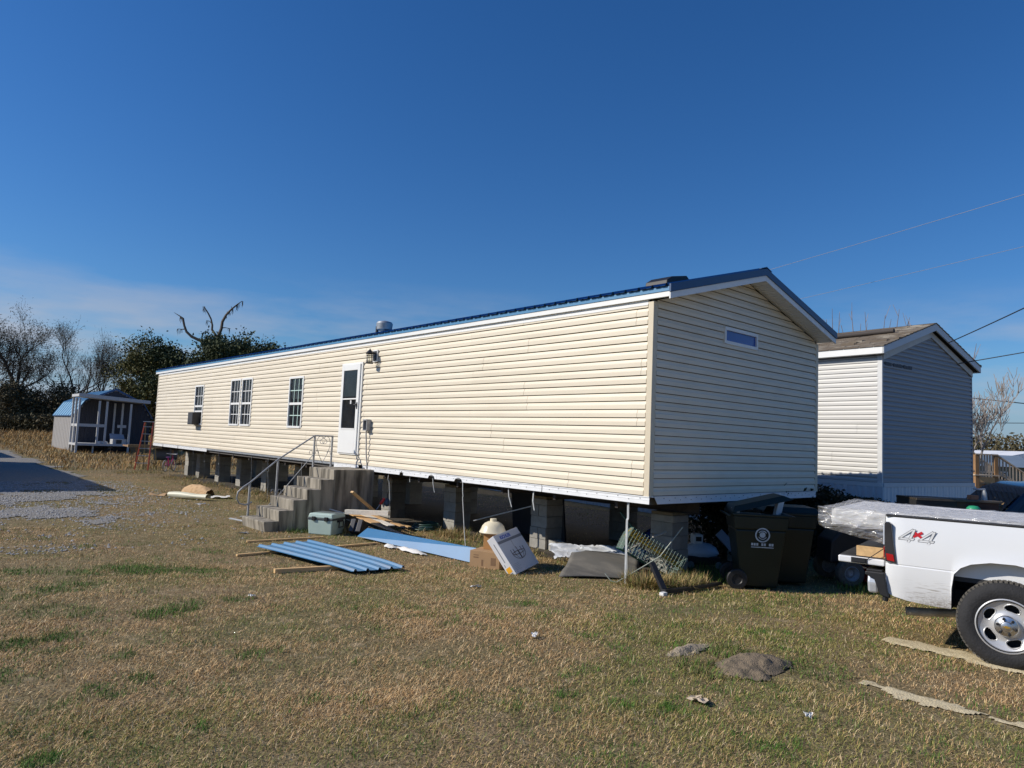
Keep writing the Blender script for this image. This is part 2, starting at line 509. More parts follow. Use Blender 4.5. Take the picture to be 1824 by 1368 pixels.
def lap(mb, z0, h, lim, openings, P, extra=0.0, ztop=None):
    """one dutch-lap course; lim(z)->(s0,s1); openings (s0,s1,z0,z1); P(s,z,out)->point"""
    def off(t):
        return 0.021 + extra if t <= 0.55 else (0.021 + (t - 0.55) / 0.13 * -0.010 + extra if t < 0.68 else 0.011 - (t - 0.68) * 0.030 + extra)
    zt = z0 + h if ztop is None else min(z0 + h, ztop)
    zb0 = z0 + 0.009
    zs = {zb0, z0 + 0.55 * h, z0 + 0.68 * h, z0 + h}
    for (a, b, c, d) in openings:
        for z in (c, d):
            if zb0 < z < z0 + h: zs.add(z)
    zs = sorted(z for z in zs if z <= zt + 1e-6)
    if zs[-1] < zt - 1e-5: zs.append(zt)
    first = True
    for za, zb in zip(zs[:-1], zs[1:]):
        cuts = [(a, b) for (a, b, c, d) in openings if c < zb - 1e-5 and d > za + 1e-5]
        la, lb = lim(za), lim(zb)
        s0, s1 = max(la[0], 0 * la[0] + la[0]), la[1]
        oa, ob = off((za - z0) / h), off((zb - z0) / h)
        for p, q in sub_intervals(s0, s1, cuts):
            p2 = lb[0] if abs(p - s0) < 1e-6 else p
            q2 = lb[1] if abs(q - s1) < 1e-6 else q
            if q2 - p2 < 1e-4: p2 = q2 = (p + q) / 2
            mb.quad(P(p, za, oa), P(q, za, oa), P(q2, zb, ob), P(p2, zb, ob))
            if first:
                mb.quad(P(p, za, 0.0), P(q, za, 0.0), P(q, za, oa), P(p, za, oa))
            mb.quad(P(p, za, 0), P(p, za, oa), P(p2, zb, ob), P(p2, zb, 0))
            mb.quad(P(q, za, oa), P(q, za, 0), P(q2, zb, 0), P(q2, zb, ob))
        first = False

def side_siding(parent, m, L, z0, z1, h, openings, P, seglen, seed, y0=0.0):
    rnd = random.Random(seed)
    z = z0; row = 0
    while z < z1 - 0.02:
        a = y0 - rnd.random() * seglen
        k = 0
        while a < L:
            b = a + seglen
            p, q = max(a, y0), min(b, L)
            if q - p > 0.05:
                ex = 0.0016 * (k % 2) + rnd.random() * 0.0006
                cutp = [p + 0.002, q - 0.002]
                for (oa, ob_, oc, od) in openings:
                    if oc < z + 2 * h and od > z:
                        cutp += [c_ for c_ in (oa, ob_) if p + 0.03 < c_ < q - 0.03]
                cutp.sort()
                for p_, q_ in zip(cutp[:-1], cutp[1:]):
                    mb = MB()
                    for i in range(2):
                        zz = z + i * h
                        if zz < z1 - 0.02:
                            lap(mb, zz, h, lambda t: (p_, q_), openings, P, ex, ztop=z1)
                    if mb.f: mb.build('siding_panel', m, parent)
            a = b; k += 1
        z += 2 * h; row += 1

def gable_siding(parent, m, W, z0, ztop, ridge_x, slope, h, openings, P, x_in=0.075):
    """full-width courses on the end wall, clipped to the gable line ztop + slope * distance from the eave"""
    z = z0
    zr = ztop + slope * ridge_x
    def lim(t):
        if t <= ztop: return (x_in, W - x_in)
        d = (t - ztop) / slope
        return (max(x_in, d), min(W - x_in, W - d))
    while z < zr - 0.03:
        mb = MB()
        for i in range(2):
            zz = z + i * h
            if zz < zr - 0.03:
                lap(mb, zz, h, lim, openings, P, ztop=zr - 0.005)
        if mb.f: mb.build('siding_panel', m, parent)
        z += 2 * h

def wall_sheet(mb, s0, s1, z0, z1, openings, P, t):
    """solid sheathing with real openings: boxes between P offsets 0 and -t"""
    zs = sorted({z0, z1} | {z for o in openings for z in (o[2], o[3]) if z0 < z < z1})
    for za, zb in zip(zs[:-1], zs[1:]):
        cuts = [(a, b) for (a, b, c, d) in openings if c < zb - 1e-5 and d > za + 1e-5]
        for p, q in sub_intervals(s0, s1, cuts):
            a = [P(p, za, 0), P(q, za, 0), P(q, zb, 0), P(p, zb, 0), P(p, za, -t), P(q, za, -t), P(q, zb, -t), P(p, zb, -t)]
            mb.add(a, [(0, 1, 2, 3), (7, 6, 5, 4), (0, 4, 5, 1), (1, 5, 6, 2), (2, 6, 7, 3), (3, 7, 4, 0)])

# ================================================================== the cream mobile home
W, L = 4.73, 23.33
ZB, ZE = 1.067, 3.672            # bottom of the siding, wall top at the eaves
SL = 0.28                        # roof slope
RX = W / 2
home = thing('mobile_home', 'long cream vinyl sided mobile home with blue metal roof raised on concrete block piers', 'mobile home')
PL = lambda s, z, o: (-o, s, z)
PE = lambda s, z, o: (s, -o, z)
WIN = [(17.94, 18.80, 1.80, 3.10), (14.72, 15.50, 1.82, 3.18), (13.84, 14.62, 1.82, 3.18), (10.55, 11.37, 1.81, 3.09)]
DOOR = (7.66, 8.56, 1.28, 3.27)
OPEN = WIN + [DOOR]
GWIN = (1.71, 2.65, 3.31, 3.56)
side_siding(home, CREAM, L - 0.06, ZB, ZE - 0.05, LAPH, OPEN, PL, 3.66, 5, 0.075)
gable_siding(home, CREAM, W, ZB, ZE, RX, SL, LAPH, [GWIN], PE)
DARKIN = mat('dim_interior', (0.12, 0.11, 0.10), 0.9, 0.1, 3)
mb = MB()
wall_sheet(mb, 0.06, L, ZB - 0.005, ZE, OPEN, lambda s, z, o: (0.001 - o, s, z), 0.10)
wall_sheet(mb, 0.002, W - 0.002, ZB - 0.005, ZE, [GWIN], lambda s, z, o: (s, 0.001 - o, z), 0.10)
mb.box(W - 0.1, W - 0.002, 0.1, L, ZB - 0.005, ZE)
mb.box(0.1, W - 0.1, L - 0.1, L - 0.002, ZB - 0.005, ZE)
mb.prism([(0.0, ZE), (W, ZE), (RX, ZE + SL * RX)], 'y', 0.001, 0.06)
mb.prism([(0.0, ZE), (W, ZE), (RX, ZE + SL * RX)], 'y', L - 0.06, L - 0.001)
mb.build('wall', mat('wall_sheathing', (0.10, 0.085, 0.07), 0.9, 0.1, 2), home)  # near-black colour puts shade into the lap grooves of the siding
mb = MB(); mb.box(0.05, W - 0.05, 0.05, L - 0.05, ZB - 0.12, ZB)
mb.box(0.101, W - 0.101, 0.101, L - 0.101, ZE - 0.02, ZE + 0.01)
for y in (6.2, 9.6, 12.6, 16.6, 20):
    mb.box(0.35, W - 0.11, y, y + 0.1, ZB, ZE - 0.02)
mb.build('floor', DARKIN, home)
mb = MB()
for xb in (1.28, 3.42):
    mb.box(xb, xb + 0.10, 0.1, L - 0.1, ZB - 0.135, ZB - 0.125); mb.box(xb + 0.045, xb + 0.055, 0.1, L - 0.1, ZB - 0.30, ZB - 0.12)
    mb.box(xb, xb + 0.10, 0.1, L - 0.1, ZB - 0.30, ZB - 0.29)
for y in np.arange(0.6, L, 1.22):
    mb.box(0.1, W - 0.1, y, y + 0.05, ZB - 0.21, ZB - 0.125)
mb.build('chassis', mat('rusty_steel', (0.05, 0.04, 0.035), 0.8, 0.3, 8), home)
# corner posts
for (x0, x1, y0, y1) in ((-0.021, 0.072, -0.021, 0.072), (W - 0.072, W + 0.02, -0.021, 0.072), (-0.021, 0.072, L - 0.06, L + 0.02)):
    MB().box(x0, x1, y0, y1, ZB - 0.012, ZE - 0.005).build('corner_post', CREAM_TRIM, home, bevel=0.006)
# frieze under the eave
mb = MB(); mb.box(-0.020, 0.0, 0.073, L - 0.061, ZE - 0.05, ZE + 0.02); mb.box(-0.027, -0.0205, 0.073, L - 0.061, ZE - 0.053, ZE - 0.036)
mb.build('frieze_trim', WHITE, home)
# fascia, drip edge, rake boards
ROOFZ = lambda x: 3.835 + SL * (min(x, W - x) + 0.06)      # top of roof sheet at x
mb = MB(); mb.box(-0.060, -0.045, -0.300, L + 0.25, 3.69, 3.762); mb.box(-0.0448, 0.0, -0.29, L + 0.25, 3.694, 3.70)
mb.build('fascia_board', WHITE, home)
mb = MB(); mb.box(W + 0.045, W + 0.06, -0.300, L + 0.25, 3.69, 3.762); mb.box(W, W + 0.0448, -0.29, L + 0.25, 3.694, 3.70); mb.build('fascia_board', WHITE, home)
BLUELIT = mat('pale_blue_drip_edge', (0.075, 0.235, 0.42), 0.4, 0.06, 4)
mb = MB(); mb.box(-0.066, -0.0455, -0.298, L + 0.25, 3.7625, 3.822); mb.box(-0.0715, -0.0665, -0.298, L + 0.25, 3.7625, 3.77)
mb.build('drip_edge', BLUELIT, home)
MB().box(W + 0.0455, W + 0.066, -0.298, L + 0.25, 3.7625, 3.822).build('drip_edge', BLUELIT, home)
yr = -0.31
def rake(xa, xb, za, zb, h, th, m, name, y1):
    mb = MB(); mb.prism([(xa, za - h), (xb, zb - h), (xb, zb), (xa, za)], 'y', y1 - th, y1); return mb.build(name, m, home)
zR = 3.845 + SL * (RX + 0.06)
rake(-0.075, RX, 3.850, zR, 0.105, 0.028, DARKBLUE, 'rake_trim', yr + 0.01)
rake(RX, W + 0.075, zR, 3.850, 0.105, 0.028, DARKBLUE, 'rake_trim', yr + 0.01)
rake(-0.058, RX, 3.850 - 0.106, zR - 0.106, 0.085, 0.02, WHITE, 'rake_board', yr + 0.018)
rake(RX, W + 0.058, zR - 0.106, 3.850 - 0.106, 0.085, 0.02, WHITE, 'rake_board', yr + 0.018)
# soffit under the gable overhang, ribbed
mb = MB()
for sgn in (0, 1):
    n = 30
    for i in range(n):
        xa, xb = RX * i / n, RX * (i + 1) / n - 0.012
        za, zb = 3.70 + SL * xa, 3.70 + SL * xb
        if sgn: xa, xb = W - xa, W - xb
        mb.add([(xa, yr + 0.0185, za), (xb, yr + 0.0185, zb), (xb, 0.0, zb), (xa, 0.0, za), (xa, yr + 0.0185, za + 0.012), (xb, yr + 0.0185, zb + 0.012), (xb, 0, zb + 0.012), (xa, 0, za + 0.012)],
               [(0, 1, 2, 3), (0, 4, 5, 1), (1, 5, 6, 2), (3, 7, 4, 0), (4, 7, 6, 5)])
    e = [(0, 3.712), (RX, 3.712 + SL * RX), (RX, 3.72 + SL * RX), (0, 3.72)]
    if sgn: e = [(W - a, b) for a, b in e][::-1]
    mb.prism(e, 'y', yr + 0.0185, -0.0005)
mb.build('soffit', WHITE, home)
# roof deck and ribbed roof panels
mb = MB()
mb.prism([(-0.044, 3.765), (RX, 3.765 + SL * RX), (W + 0.044, 3.765), (W + 0.044, 3.80), (RX, 3.80 + SL * RX + 0.01), (-0.044, 3.80)], 'y', yr + 0.03, L + 0.24)
mb.build('roof_deck', mat('roof_felt', (0.03, 0.03, 0.035), 0.9), home)
def rib_profile():
    pr = []
    for k in range(4):
        b = k * 0.2286
        pr += [(b, 0.0), (b + 0.014, 0.034), (b + 0.036, 0.034), (b + 0.05, 0.0), (b + 0.12, 0.0), (b + 0.128, 0.005), (b + 0.148, 0.005), (b + 0.156, 0.0)]
    return pr + [(0.9144, 0.0)]
def roof_panel_mesh(side):
    mb = MB()
    x_e, x_r = (-0.098, RX) if side == 0 else (W + 0.098, RX)
    pr = rib_profile()
    ze, zr = 3.826, 3.826 + SL * (RX + 0.098)
    vs = []
    for (y, h) in pr: vs.append((x_e, y, ze + h))
    for (y, h) in pr: vs.append((x_r, y, zr + h))
    for (y, h) in pr: vs.append((x_e + (0.003 if side == 0 else -0.003), y, ze + h - 0.0015))
    n = len(pr)
    fs = [(i, i + 1, n + i + 1, n + i) for i in range(n - 1)] + [(i, 2 * n + i, 2 * n + i + 1, i + 1) for i in range(n - 1)]
    mb.add(vs, fs)
    return mb.mesh('roof_panel', BLUE)
for side in (0, 1):
    me = roof_panel_mesh(side)
    for k in range(26):
        link_mesh('roof_panel', me, home, (0, yr + 0.012 + k * 0.9144, 0.0012 * (k % 2)))
mb = MB()
mb.prism([(RX - 0.16, zR - 0.02), (RX, zR + 0.03), (RX + 0.16, zR - 0.02), (RX + 0.16, zR - 0.025), (RX, zR + 0.02), (RX - 0.16, zR - 0.025)], 'y', yr - 0.015, L + 0.24)
mb.build('ridge_cap', BLUE, home)
mb = MB()                                       # dark foam closure strip under the panel ends
for k in range(int(23.6 / 0.2286)):
    mb.box(-0.068, -0.052, yr + 0.05 + k * 0.2286, yr + 0.05 + k * 0.2286 + 0.19, 3.8225, 3.835)
o = mb.build('closure_strip', BLACK, home); o['kind'] = 'stuff'
# roof vents
mb = MB()
mb.prism([(0.38, 3.90), (0.40, 4.05), (0.52, 4.12), (0.86, 4.19), (1.02, 4.08)], 'y', 0.08, 0.46)
mb.build('roof_vent', mat('black_vent', (0.011, 0.011, 0.013), 0.55, 0.2, 5), home, bevel=0.012)
M = Matrix.Translation((0.55, 7.85, -0.10))
MB().lathe([(0.10, 3.95), (0.10, 4.14), (0.13, 4.15), (0.17, 4.17), (0.185, 4.30), (0.16, 4.34), (0.05, 4.37), (0.0, 4.375)], 18, M).build('vent_cap', STEEL, home, smooth=35)
MB().tube([(0.6, 8.25, 3.9), (0.6, 8.25, 4.19)], 0.035, 10).build('vent_pipe', BLACK, home, smooth=40)

# windows
CURT = mat('white_curtain', (0.62, 0.66, 0.70), 0.9, 0.08, 4)
SAGE = mat('grey_green_blind', (0.30, 0.31, 0.22), 0.9, 0.15, 6)
def window(op, kind):
    y0, y1, z0, z1 = op
    zm = z0 + (z1 - z0) * 0.47
    fr = MB()
    d0, d1 = -0.034, 0.06
    e = 0.045
    fr.box(d0, d1, y0 - 0.005, y0 + e, z0, z1); fr.box(d0, d1, y1 - e, y1 + 0.005, z0, z1)
    fr.box(d0, d1, y0 + e, y1 - e, z1 - e, z1 + 0.005); fr.box(d0 - 0.012, d1, y0 + e, y1 - e, z0 - 0.005, z0 + e)
    w = fr.build('window', WHITE, home)
    rail = MB(); rail.box(-0.022, 0.03, y0 + e, y1 - e, zm - 0.03, zm + 0.03)
    if kind == 0: rail.box(-0.018, 0.03, y0 + e, y1 - e, z0 + 0.42, z0 + 0.47)
    rail.build('sash_rail', WHITE, w)
    mu = MB()
    zl = z0 + (0.47 if kind == 0 else e)
    for k in (1, 2):
        y = y0 + e + (y1 - y0 - 2 * e) * k / 3
        mu.box(-0.012, -0.001, y - 0.010, y + 0.010, zm + 0.03, z1 - e); 
        if kind != 0: mu.box(-0.002, 0.009, y - 0.010, y + 0.010, zl, zm - 0.03)
    z = (zm + 0.03 + z1 - e) / 2; mu.box(-0.0125, -0.0005, y0 + e, y1 - e, z - 0.010, z + 0.010)
    if kind != 0:
        z = (zl + zm - 0.03) / 2; mu.box(-0.0025, 0.0095, y0 + e, y1 - e, z - 0.010, z + 0.010)
    mu.build('muntin', WHITE if kind != 2 else mat('mint_film_muntin', (0.55, 0.72, 0.66), 0.5, 0.05, 3), w)
    MB().box(0.001, 0.0035, y0 + e, y1 - e, zm + 0.03, z1 - e).build('pane', GLASS, w)
    MB().box(0.010, 0.0125, y0 + e, y1 - e, zl, zm - 0.03).build('pane', GLASS, w)
    if kind in (0, 1):
        cu = MB()
        n = 26
        zlo, zhi = (z0 + 0.45, z1) if kind == 0 else (z0, zm + 0.1)
        def fn(u, v):
            return (0.10 + 0.018 * math.sin(u * 26 * 1.3), y0 + (y1 - y0) * (0.0 + u * (0.8 if kind == 0 else 1.0)), zlo + (zhi - zlo) * v)
        cu.grid(n * 2, 1, fn)
        cu.build('curtain', CURT if kind == 0 else SAGE, w, smooth=60)
    if kind == 2:
        MB().box(-0.002, 0.0005, y0 + 0.05, y0 + 0.14, z1 - 0.21, z1 - 0.05).build('sticker', mat('pale_green_sticker', (0.5, 0.68, 0.6), 0.6), w)
for op, kind in zip(WIN, (0, 1, 1, 2)):
    window(op, kind)
# gable window
x0, x1, z0, z1 = GWIN
fr = MB(); e = 0.035
fr.box(x0 - 0.004, x0 + e, -0.032, 0.05, z0, z1); fr.box(x1 - e, x1 + 0.004, -0.032, 0.05, z0, z1)
fr.box(x0 + e, x1 - e, -0.032, 0.05, z1 - e - 0.01, z1 + 0.004); fr.box(x0 + e, x1 - e, -0.032, 0.05, z0 - 0.004, z0 + e + 0.01)
w = fr.build('window', WHITE, home)
MB().box(x0 + e, x1 - e, -0.006, 0.0, z0 + e + 0.01, z1 - e - 0.01).build('pane', mat('painted_sky_pane', (0.025, 0.075, 0.33), 0.25, 0.08, 3), w)  # opaque blue colour stands in for sky reflected in the glass
MB().box(x0 + e, x1 - e, 0.03, 0.034, z0 + e + 0.01, z1 - e - 0.01).build('blind', mat('painted_sky_blind', (0.04, 0.10, 0.42), 0.6, 0.1, 3), w)  # same painted sky-reflection blue on the layer behind the pane
# storm door
y0, y1, z0, z1 = DOOR
fr = MB()
fr.box(-0.045, 0.06, y0 - 0.012, y0 + 0.05, z0, z1 + 0.005); fr.box(-0.045, 0.06, y1 - 0.035, y1 + 0.012, z0, z1 + 0.005)
fr.box(-0.046, 0.06, y0 + 0.05, y1 - 0.035, z1 - 0.03, z1 + 0.006); fr.box(-0.05, 0.06, y0 + 0.05, y1 - 0.035, z0 - 0.01, z0 + 0.02)
dr = fr.build('storm_door', WHITE, home, bevel=0.004)
a, b = y0 + 0.051, y1 - 0.036
lf = MB()
lf.box(-0.070, -0.040, a, a + 0.105, z0 + 0.02, z1 - 0.03); lf.box(-0.070, -0.040, b - 0.10, b, z0 + 0.02, z1 - 0.03)
lf.box(-0.070, -0.040, a + 0.105, b - 0.10, z1 - 0.16, z1 - 0.03); lf.box(-0.070, -0.040, a + 0.105, b - 0.10, z0 + 0.02, z0 + 0.56)
lf.box(-0.068, -0.042, a + 0.105, b - 0.10, z0 + 1.185, z0 + 1.215)
lf.box(-0.078, -0.0702, a + 0.09, b - 0.085, z0 + 0.535, z0 + 0.56)
lf.build('door_leaf', WHITE, dr, bevel=0.004)
MB().box(-0.056, -0.052, a + 0.105, b - 0.10, z0 + 1.215, z1 - 0.16).build('pane', GLASS, dr)
MB().box(-0.056, -0.052, a + 0.105, b - 0.10, z0 + 0.56, z0 + 1.185).build('pane', GLASS, dr)
MB().box(-0.060, -0.0565, a + 0.32, a + 0.38, z0 + 1.09, z0 + 1.17).build('sticker', mat('grey_sticker', (0.6, 0.6, 0.6), 0.6), dr)
hd = MB(); hd.box(-0.078, -0.0702, a + 0.03, a + 0.07, z0 + 0.98, z0 + 1.12); hd.tube([(-0.08, a + 0.05, z0 + 1.07), (-0.105, a + 0.05, z0 + 1.07), (-0.108, a + 0.13, z0 + 1.07)], 0.012, 8)
hd.build('door_handle', BLACK, dr)
MB().box(0.052, 0.075, a, b, z0 + 0.02, z1 - 0.03).build('inner_door', mat('dark_inner_door', (0.035, 0.035, 0.042), 0.5, 0.1, 2), dr)
# wall lantern
lm = MB(); lm.box(-0.045, -0.016, 7.07, 7.25, 3.24, 3.50)
lp = lm.build('wall_lantern', WHITE, home, bevel=0.004)
lm = MB(); lm.box(-0.060, -0.046, 7.10, 7.22, 3.27, 3.47); lm.tube([(-0.06, 7.16, 3.42), (-0.11, 7.16, 3.45), (-0.16, 7.16, 3.46)], 0.012, 8)
Mx = Matrix.Translation((-0.17, 7.16, 0))
lm.lathe([(0.085, 3.40), (0.088, 3.415), (0.05, 3.455), (0.03, 3.475), (0.012, 3.49), (0.014, 3.505), (0.0, 3.515)], 12, Mx)
lm.lathe([(0.0, 3.195), (0.08, 3.195), (0.083, 3.21), (0.07, 3.22), (0.0, 3.22)], 12, Mx)
for k in range(6):
    q = math.pi * k / 3
    x_, y_ = -0.17 + 0.068 * math.cos(q), 7.16 + 0.068 * math.sin(q)
    lm.tube([(x_, y_, 3.21), (x_, y_, 3.41)], 0.005, 5)
lm.lathe([(0.070, 3.24), (0.074, 3.245), (0.070, 3.25)], 12, Mx); lm.lathe([(0.070, 3.36), (0.074, 3.365), (0.070, 3.37)], 12, Mx)
lm.build('lantern_cage', BLACK, lp, smooth=35)
MB().lathe([(0.045, 3.22), (0.045, 3.40)], 12, Mx).build('lantern_glass', glass('lantern_glass', (0.95, 0.95, 0.9)), lp, smooth=60)
# meter box and conduit
GREYBOX = mat('grey_steel_box', (0.36, 0.37, 0.38), 0.5, 0.1, 6)
mb = MB(); mb.box(-0.125, -0.016, 7.20, 7.215, 1.80, 2.03); mb.box(-0.125, -0.016, 7.345, 7.36, 1.80, 2.03); mb.box(-0.13, -0.016, 7.2151, 7.3449, 2.012, 2.035); mb.box(-0.125, -0.016, 7.2151, 7.3449, 1.80, 1.815)
mb.box(-0.06, -0.016, 7.2151, 7.3449, 1.815, 2.012)
bx = mb.build('outlet_box', GREYBOX, home)
MB().box(-0.064, -0.0605, 7.23, 7.33, 1.83, 2.0).build('socket_face', BLACK, bx)
MB().tube([(-0.085, 7.27, 1.80), (-0.085, 7.27, 1.72), (-0.075, 7.265, 1.6), (-0.06, 7.26, 1.3), (-0.035, 7.25, 1.12), (-0.03, 7.25, 0.98)], 0.014, 8).build('conduit', GREYBOX, bx, smooth=50)

# white starter flange along the bottom of the wall
FLANGE = mat('white_aluminium_flange', (0.78, 0.79, 0.80), 0.4, 0.05, 6)
HOLE = mat('flange_hole', (0.05, 0.05, 0.05), 0.9)
def flange(y0, y1, notches=(), drop=0.088, tilt=0.0):
    mb = MB()
    mb.box(-0.03, 0.0, y0, y1, ZB - 0.014, ZB - 0.001)
    ys = sorted({y0, y1} | {round(c + d, 4) for c, w_ in notches for d in (-w_, -w_ * 0.7, -w_ * 0.35, 0, w_ * 0.35, w_ * 0.7, w_) if y0 < c + d < y1})
    def bot(y):
        z = ZB - 0.014 - drop - tilt * (y - y0)
        for c, w_ in notches:
            t = (y - c) / w_
            if abs(t) <= 1: z += drop * 0.8 * (math.sqrt(max(0, 1 - t * t)))
        return z
    for a_, b_ in zip(ys[:-1], ys[1:]):
        mb.add([(-0.022, a_, ZB - 0.015), (-0.022, b_, ZB - 0.015), (-0.026, b_, bot(b_)), (-0.026, a_, bot(a_)), (-0.018, a_, ZB - 0.015), (-0.018, b_, ZB - 0.015), (-0.022, b_, bot(b_)), (-0.022, a_, bot(a_))],
               [(0, 1, 2, 3), (7, 6, 5, 4), (0, 4, 5, 1), (3, 2, 6, 7), (0, 3, 7, 4), (1, 5, 6, 2)])
    mb.box(-0.027, -0.0225, y0, y1, ZB - 0.052, ZB - 0.047)
    o = mb.build('starter_flange', FLANGE, home)
    hb = MB()
    k = 0
    y = y0 + 0.15
    while y < y1 - 0.1:
        if all(abs(y - c) > w_ for c, w_ in notches):
            z = ZB - 0.03 - 0.028 * (k % 2)
            hb.box(-0.0285, -0.0225, y - 0.006, y + 0.006, z - 0.004, z + 0.004)
        y += 0.19; k += 1
    h = hb.build('nail_hole', HOLE, o); h['kind'] = 'stuff'
flange(-0.03, 1.985); flange(2.0, 4.75, ((4.10, 0.12),)); flange(4.755, 6.0, ((4.92, 0.11), (5.93, 0.07))); flange(6.005, 7.45, ((7.38, 0.06),)); flange(7.62, 8.72, ((7.66, 0.05),))
flange(17.25, 20.2, tilt=-0.0); flange(20.26, 22.0); flange(22.06, 23.33)
mb = MB(); mb.box(-0.012, 0.03, 8.73, 17.24, ZB - 0.05, ZB - 0.001); mb.build('starter_flange', STEEL, home)  # grey strip imitates the set-back flange lying in shade
mb = MB()
mb.box(0.03, W - 0.05, -0.03, 0.0, ZB - 0.014, ZB - 0.001)
mb.add([(0.10, -0.022, ZB - 0.015), (W - 0.05, -0.022, ZB - 0.015), (W - 0.05, -0.026, ZB - 0.105), (0.16, -0.026, ZB - 0.105), (0.10, -0.018, ZB - 0.015), (W - 0.05, -0.018, ZB - 0.015), (W - 0.05, -0.022, ZB - 0.105), (0.16, -0.022, ZB - 0.105)],
       [(0, 1, 2, 3), (7, 6, 5, 4), (0, 4, 5, 1), (3, 2, 6, 7), (0, 3, 7, 4), (1, 5, 6, 2)])
mb.box(0.12, W - 0.05, -0.027, -0.0225, ZB - 0.052, ZB - 0.047)
fo = mb.build('starter_flange', FLANGE, home)
hb = MB()
for k in range(34):
    x = 0.3 + k * 0.125; z = ZB - 0.03 - 0.028 * (k % 2)
    hb.box(x - 0.006, x + 0.006, -0.0285, -0.0225, z - 0.004, z + 0.004)
h = hb.build('nail_hole', HOLE, fo); h['kind'] = 'stuff'

# window air conditioner, held by the sash
ac = thing('air_conditioner', 'black window air conditioner sticking out of the narrow window at the far end', 'air conditioner', (0, 18.37, 1.80))
MB().box(-0.26, 0.06, -0.24, 0.24, 0.0, 0.40).build('casing', mat('charcoal_casing', (0.03, 0.03, 0.033), 0.5, 0.1, 5), ac, bevel=0.01)
mb = MB()
for k in range(8): mb.box(-0.264, -0.2605, -0.21, 0.21, 0.04 + k * 0.042, 0.06 + k * 0.042)
mb.build('grille', mat('mid_grey_plastic', (0.08, 0.08, 0.085), 0.5), ac)

# ================================================================== concrete block piers
BH = 0.1935
def block_mesh(l, w, h):
    mb = MB(); mb.box(-l / 2, l / 2, -w / 2, w / 2, 0, h - 0.003)
    me = mb.mesh('concrete_block', BLOCK)
    return me
BM = block_mesh(0.395, 0.194, BH); CAPB = block_mesh(0.395, 0.194, 0.10); HALF = block_mesh(0.194, 0.194, BH)
SHIM = mat('treated_wood_shim', (0.22, 0.17, 0.10), 0.8, 0.2, 6, stretch=(1, 6, 6))
def pier(x, y, label, seed, group='block piers under the mobile home', full=True):
    rnd = random.Random(seed)
    g = gz(x, y) - 0.02
    t = thing('block_pier', label, 'block pier', (x + 0.2, y + 0.2, g), 0, group)
    z = 0; k = 0
    top = ZB - 0.30 - g
    while z + 0.1 < top - 0.03:
        h = BH if z + BH < top - 0.02 else 0.10
        me = BM if h == BH else CAPB
        for s in (-1, 1):
            j = lambda a: rnd.uniform(-a, a)
            if k % 2 == 0: link_mesh('concrete_block', me, t, (s * 0.0985 + j(0.005), j(0.006), z), (0, 0, R(90) + j(0.012)))
            else: link_mesh('concrete_block', me, t, (j(0.006), s * 0.0985 + j(0.005), z), (0, 0, j(0.012)))
        z += h + 0.004; k += 1
    mb = MB(); mb.box(-0.2, 0.2, -0.19, 0.19, z, max(z + 0.03, top - 0.002))
    mb.build('wood_shim', SHIM, t)
    return t
XP = 1.15
NEARP = [(0.43, 'grey concrete block pier under the near corner of the mobile home beside the wire trap'),
         (3.07, 'grey concrete block pier behind the white light fixture box'),
         (5.70, 'grey concrete block pier between the lumber pile and the white light fixture box'),
         (8.14, 'dark concrete block pier behind the lumber pile just right of the steps'),
         (10.6, None), (12.95, None),
         (15.28, 'concrete block pier with a pale sunlit foot behind the lower handrail'),
         (17.4, 'concrete block pier with a pale sunlit foot just left of the handrail'),
         (19.4, 'concrete block pier with a sunlit foot, third from the far end of the home'),
         (21.5, 'concrete block pier with a sunlit foot, second from the far end of the home'),
         (22.85, 'concrete block pier nearest the red ladder and pink bicycle')]
for i, (y, lb) in enumerate(NEARP):
    pier(XP, y, lb or ('dark concrete block pier hidden behind the concrete steps, nearer one' if y < 11 else 'dark concrete block pier hidden behind the concrete steps, farther one'), i)
for i, y in enumerate((0.43, 3.07, 5.7, 8.14, 10.6, 12.95, 15.28, 17.4, 19.4, 21.5, 22.85)):
    pier(3.28, y, 'dark concrete block pier deep under the mobile home in the far row', 40 + i)
lb_ = thing('concrete_block', 'single loose hollow concrete block lying flat left of the grey roofing sheet', 'concrete block', (1.22, 2.86, gz(1.2, 2.8) - 0.01), R(62))
mb = MB(); mb.box(-0.2, 0.2, -0.1, -0.065, 0, 0.19); mb.box(-0.2, 0.2, 0.065, 0.1, 0, 0.19)
for x in (-0.2, -0.018, 0.165): mb.box(x, x + 0.035, -0.0649, 0.0649, 0, 0.19)
mb.build('block_shell', BLOCK, lb_)

# ================================================================== tie-down straps
STRAP = mat('dull_steel_strap', (0.50, 0.52, 0.53), 0.5, 0.15, 20, metal=0.3)
def strap(y, pts, label, w=0.032, x=0.03, group='steel tie-down straps hanging from the floor edge'):
    """flat strap: pts = (dx, dy, z above yard datum) from top to bottom"""
    mb = MB()
    P = [Vector((x + a, y + b, z)) for a, b, z in pts]
    for i in range(len(P) - 1):
        d = P[i + 1] - P[i]
        tw = Vector((0.35, 1, 0)).normalized()
        n = d.cross(tw).normalized() * 0.0025
        s = tw * w / 2
        mb.add([P[i] - s - n, P[i] + s - n, P[i] + s + n, P[i] - s + n, P[i + 1] - s - n, P[i + 1] + s - n, P[i + 1] + s + n, P[i + 1] - s + n],
               [(0, 1, 2, 3), (7, 6, 5, 4), (0, 4, 5, 1), (1, 5, 6, 2), (2, 6, 7, 3), (3, 7, 4, 0)])
    o = mb.build('tie_down_strap', STRAP)
    return tag(o, label, 'strap', group)
strap(0.36, [(0, 0, 0.97), (0.005, 0.0, 0.74), (0.0, 0.012, 0.72), (0.01, 0.02, -0.13)], 'thick pale galvanised strap running straight into the ground left of the wire trap', w=0.05)
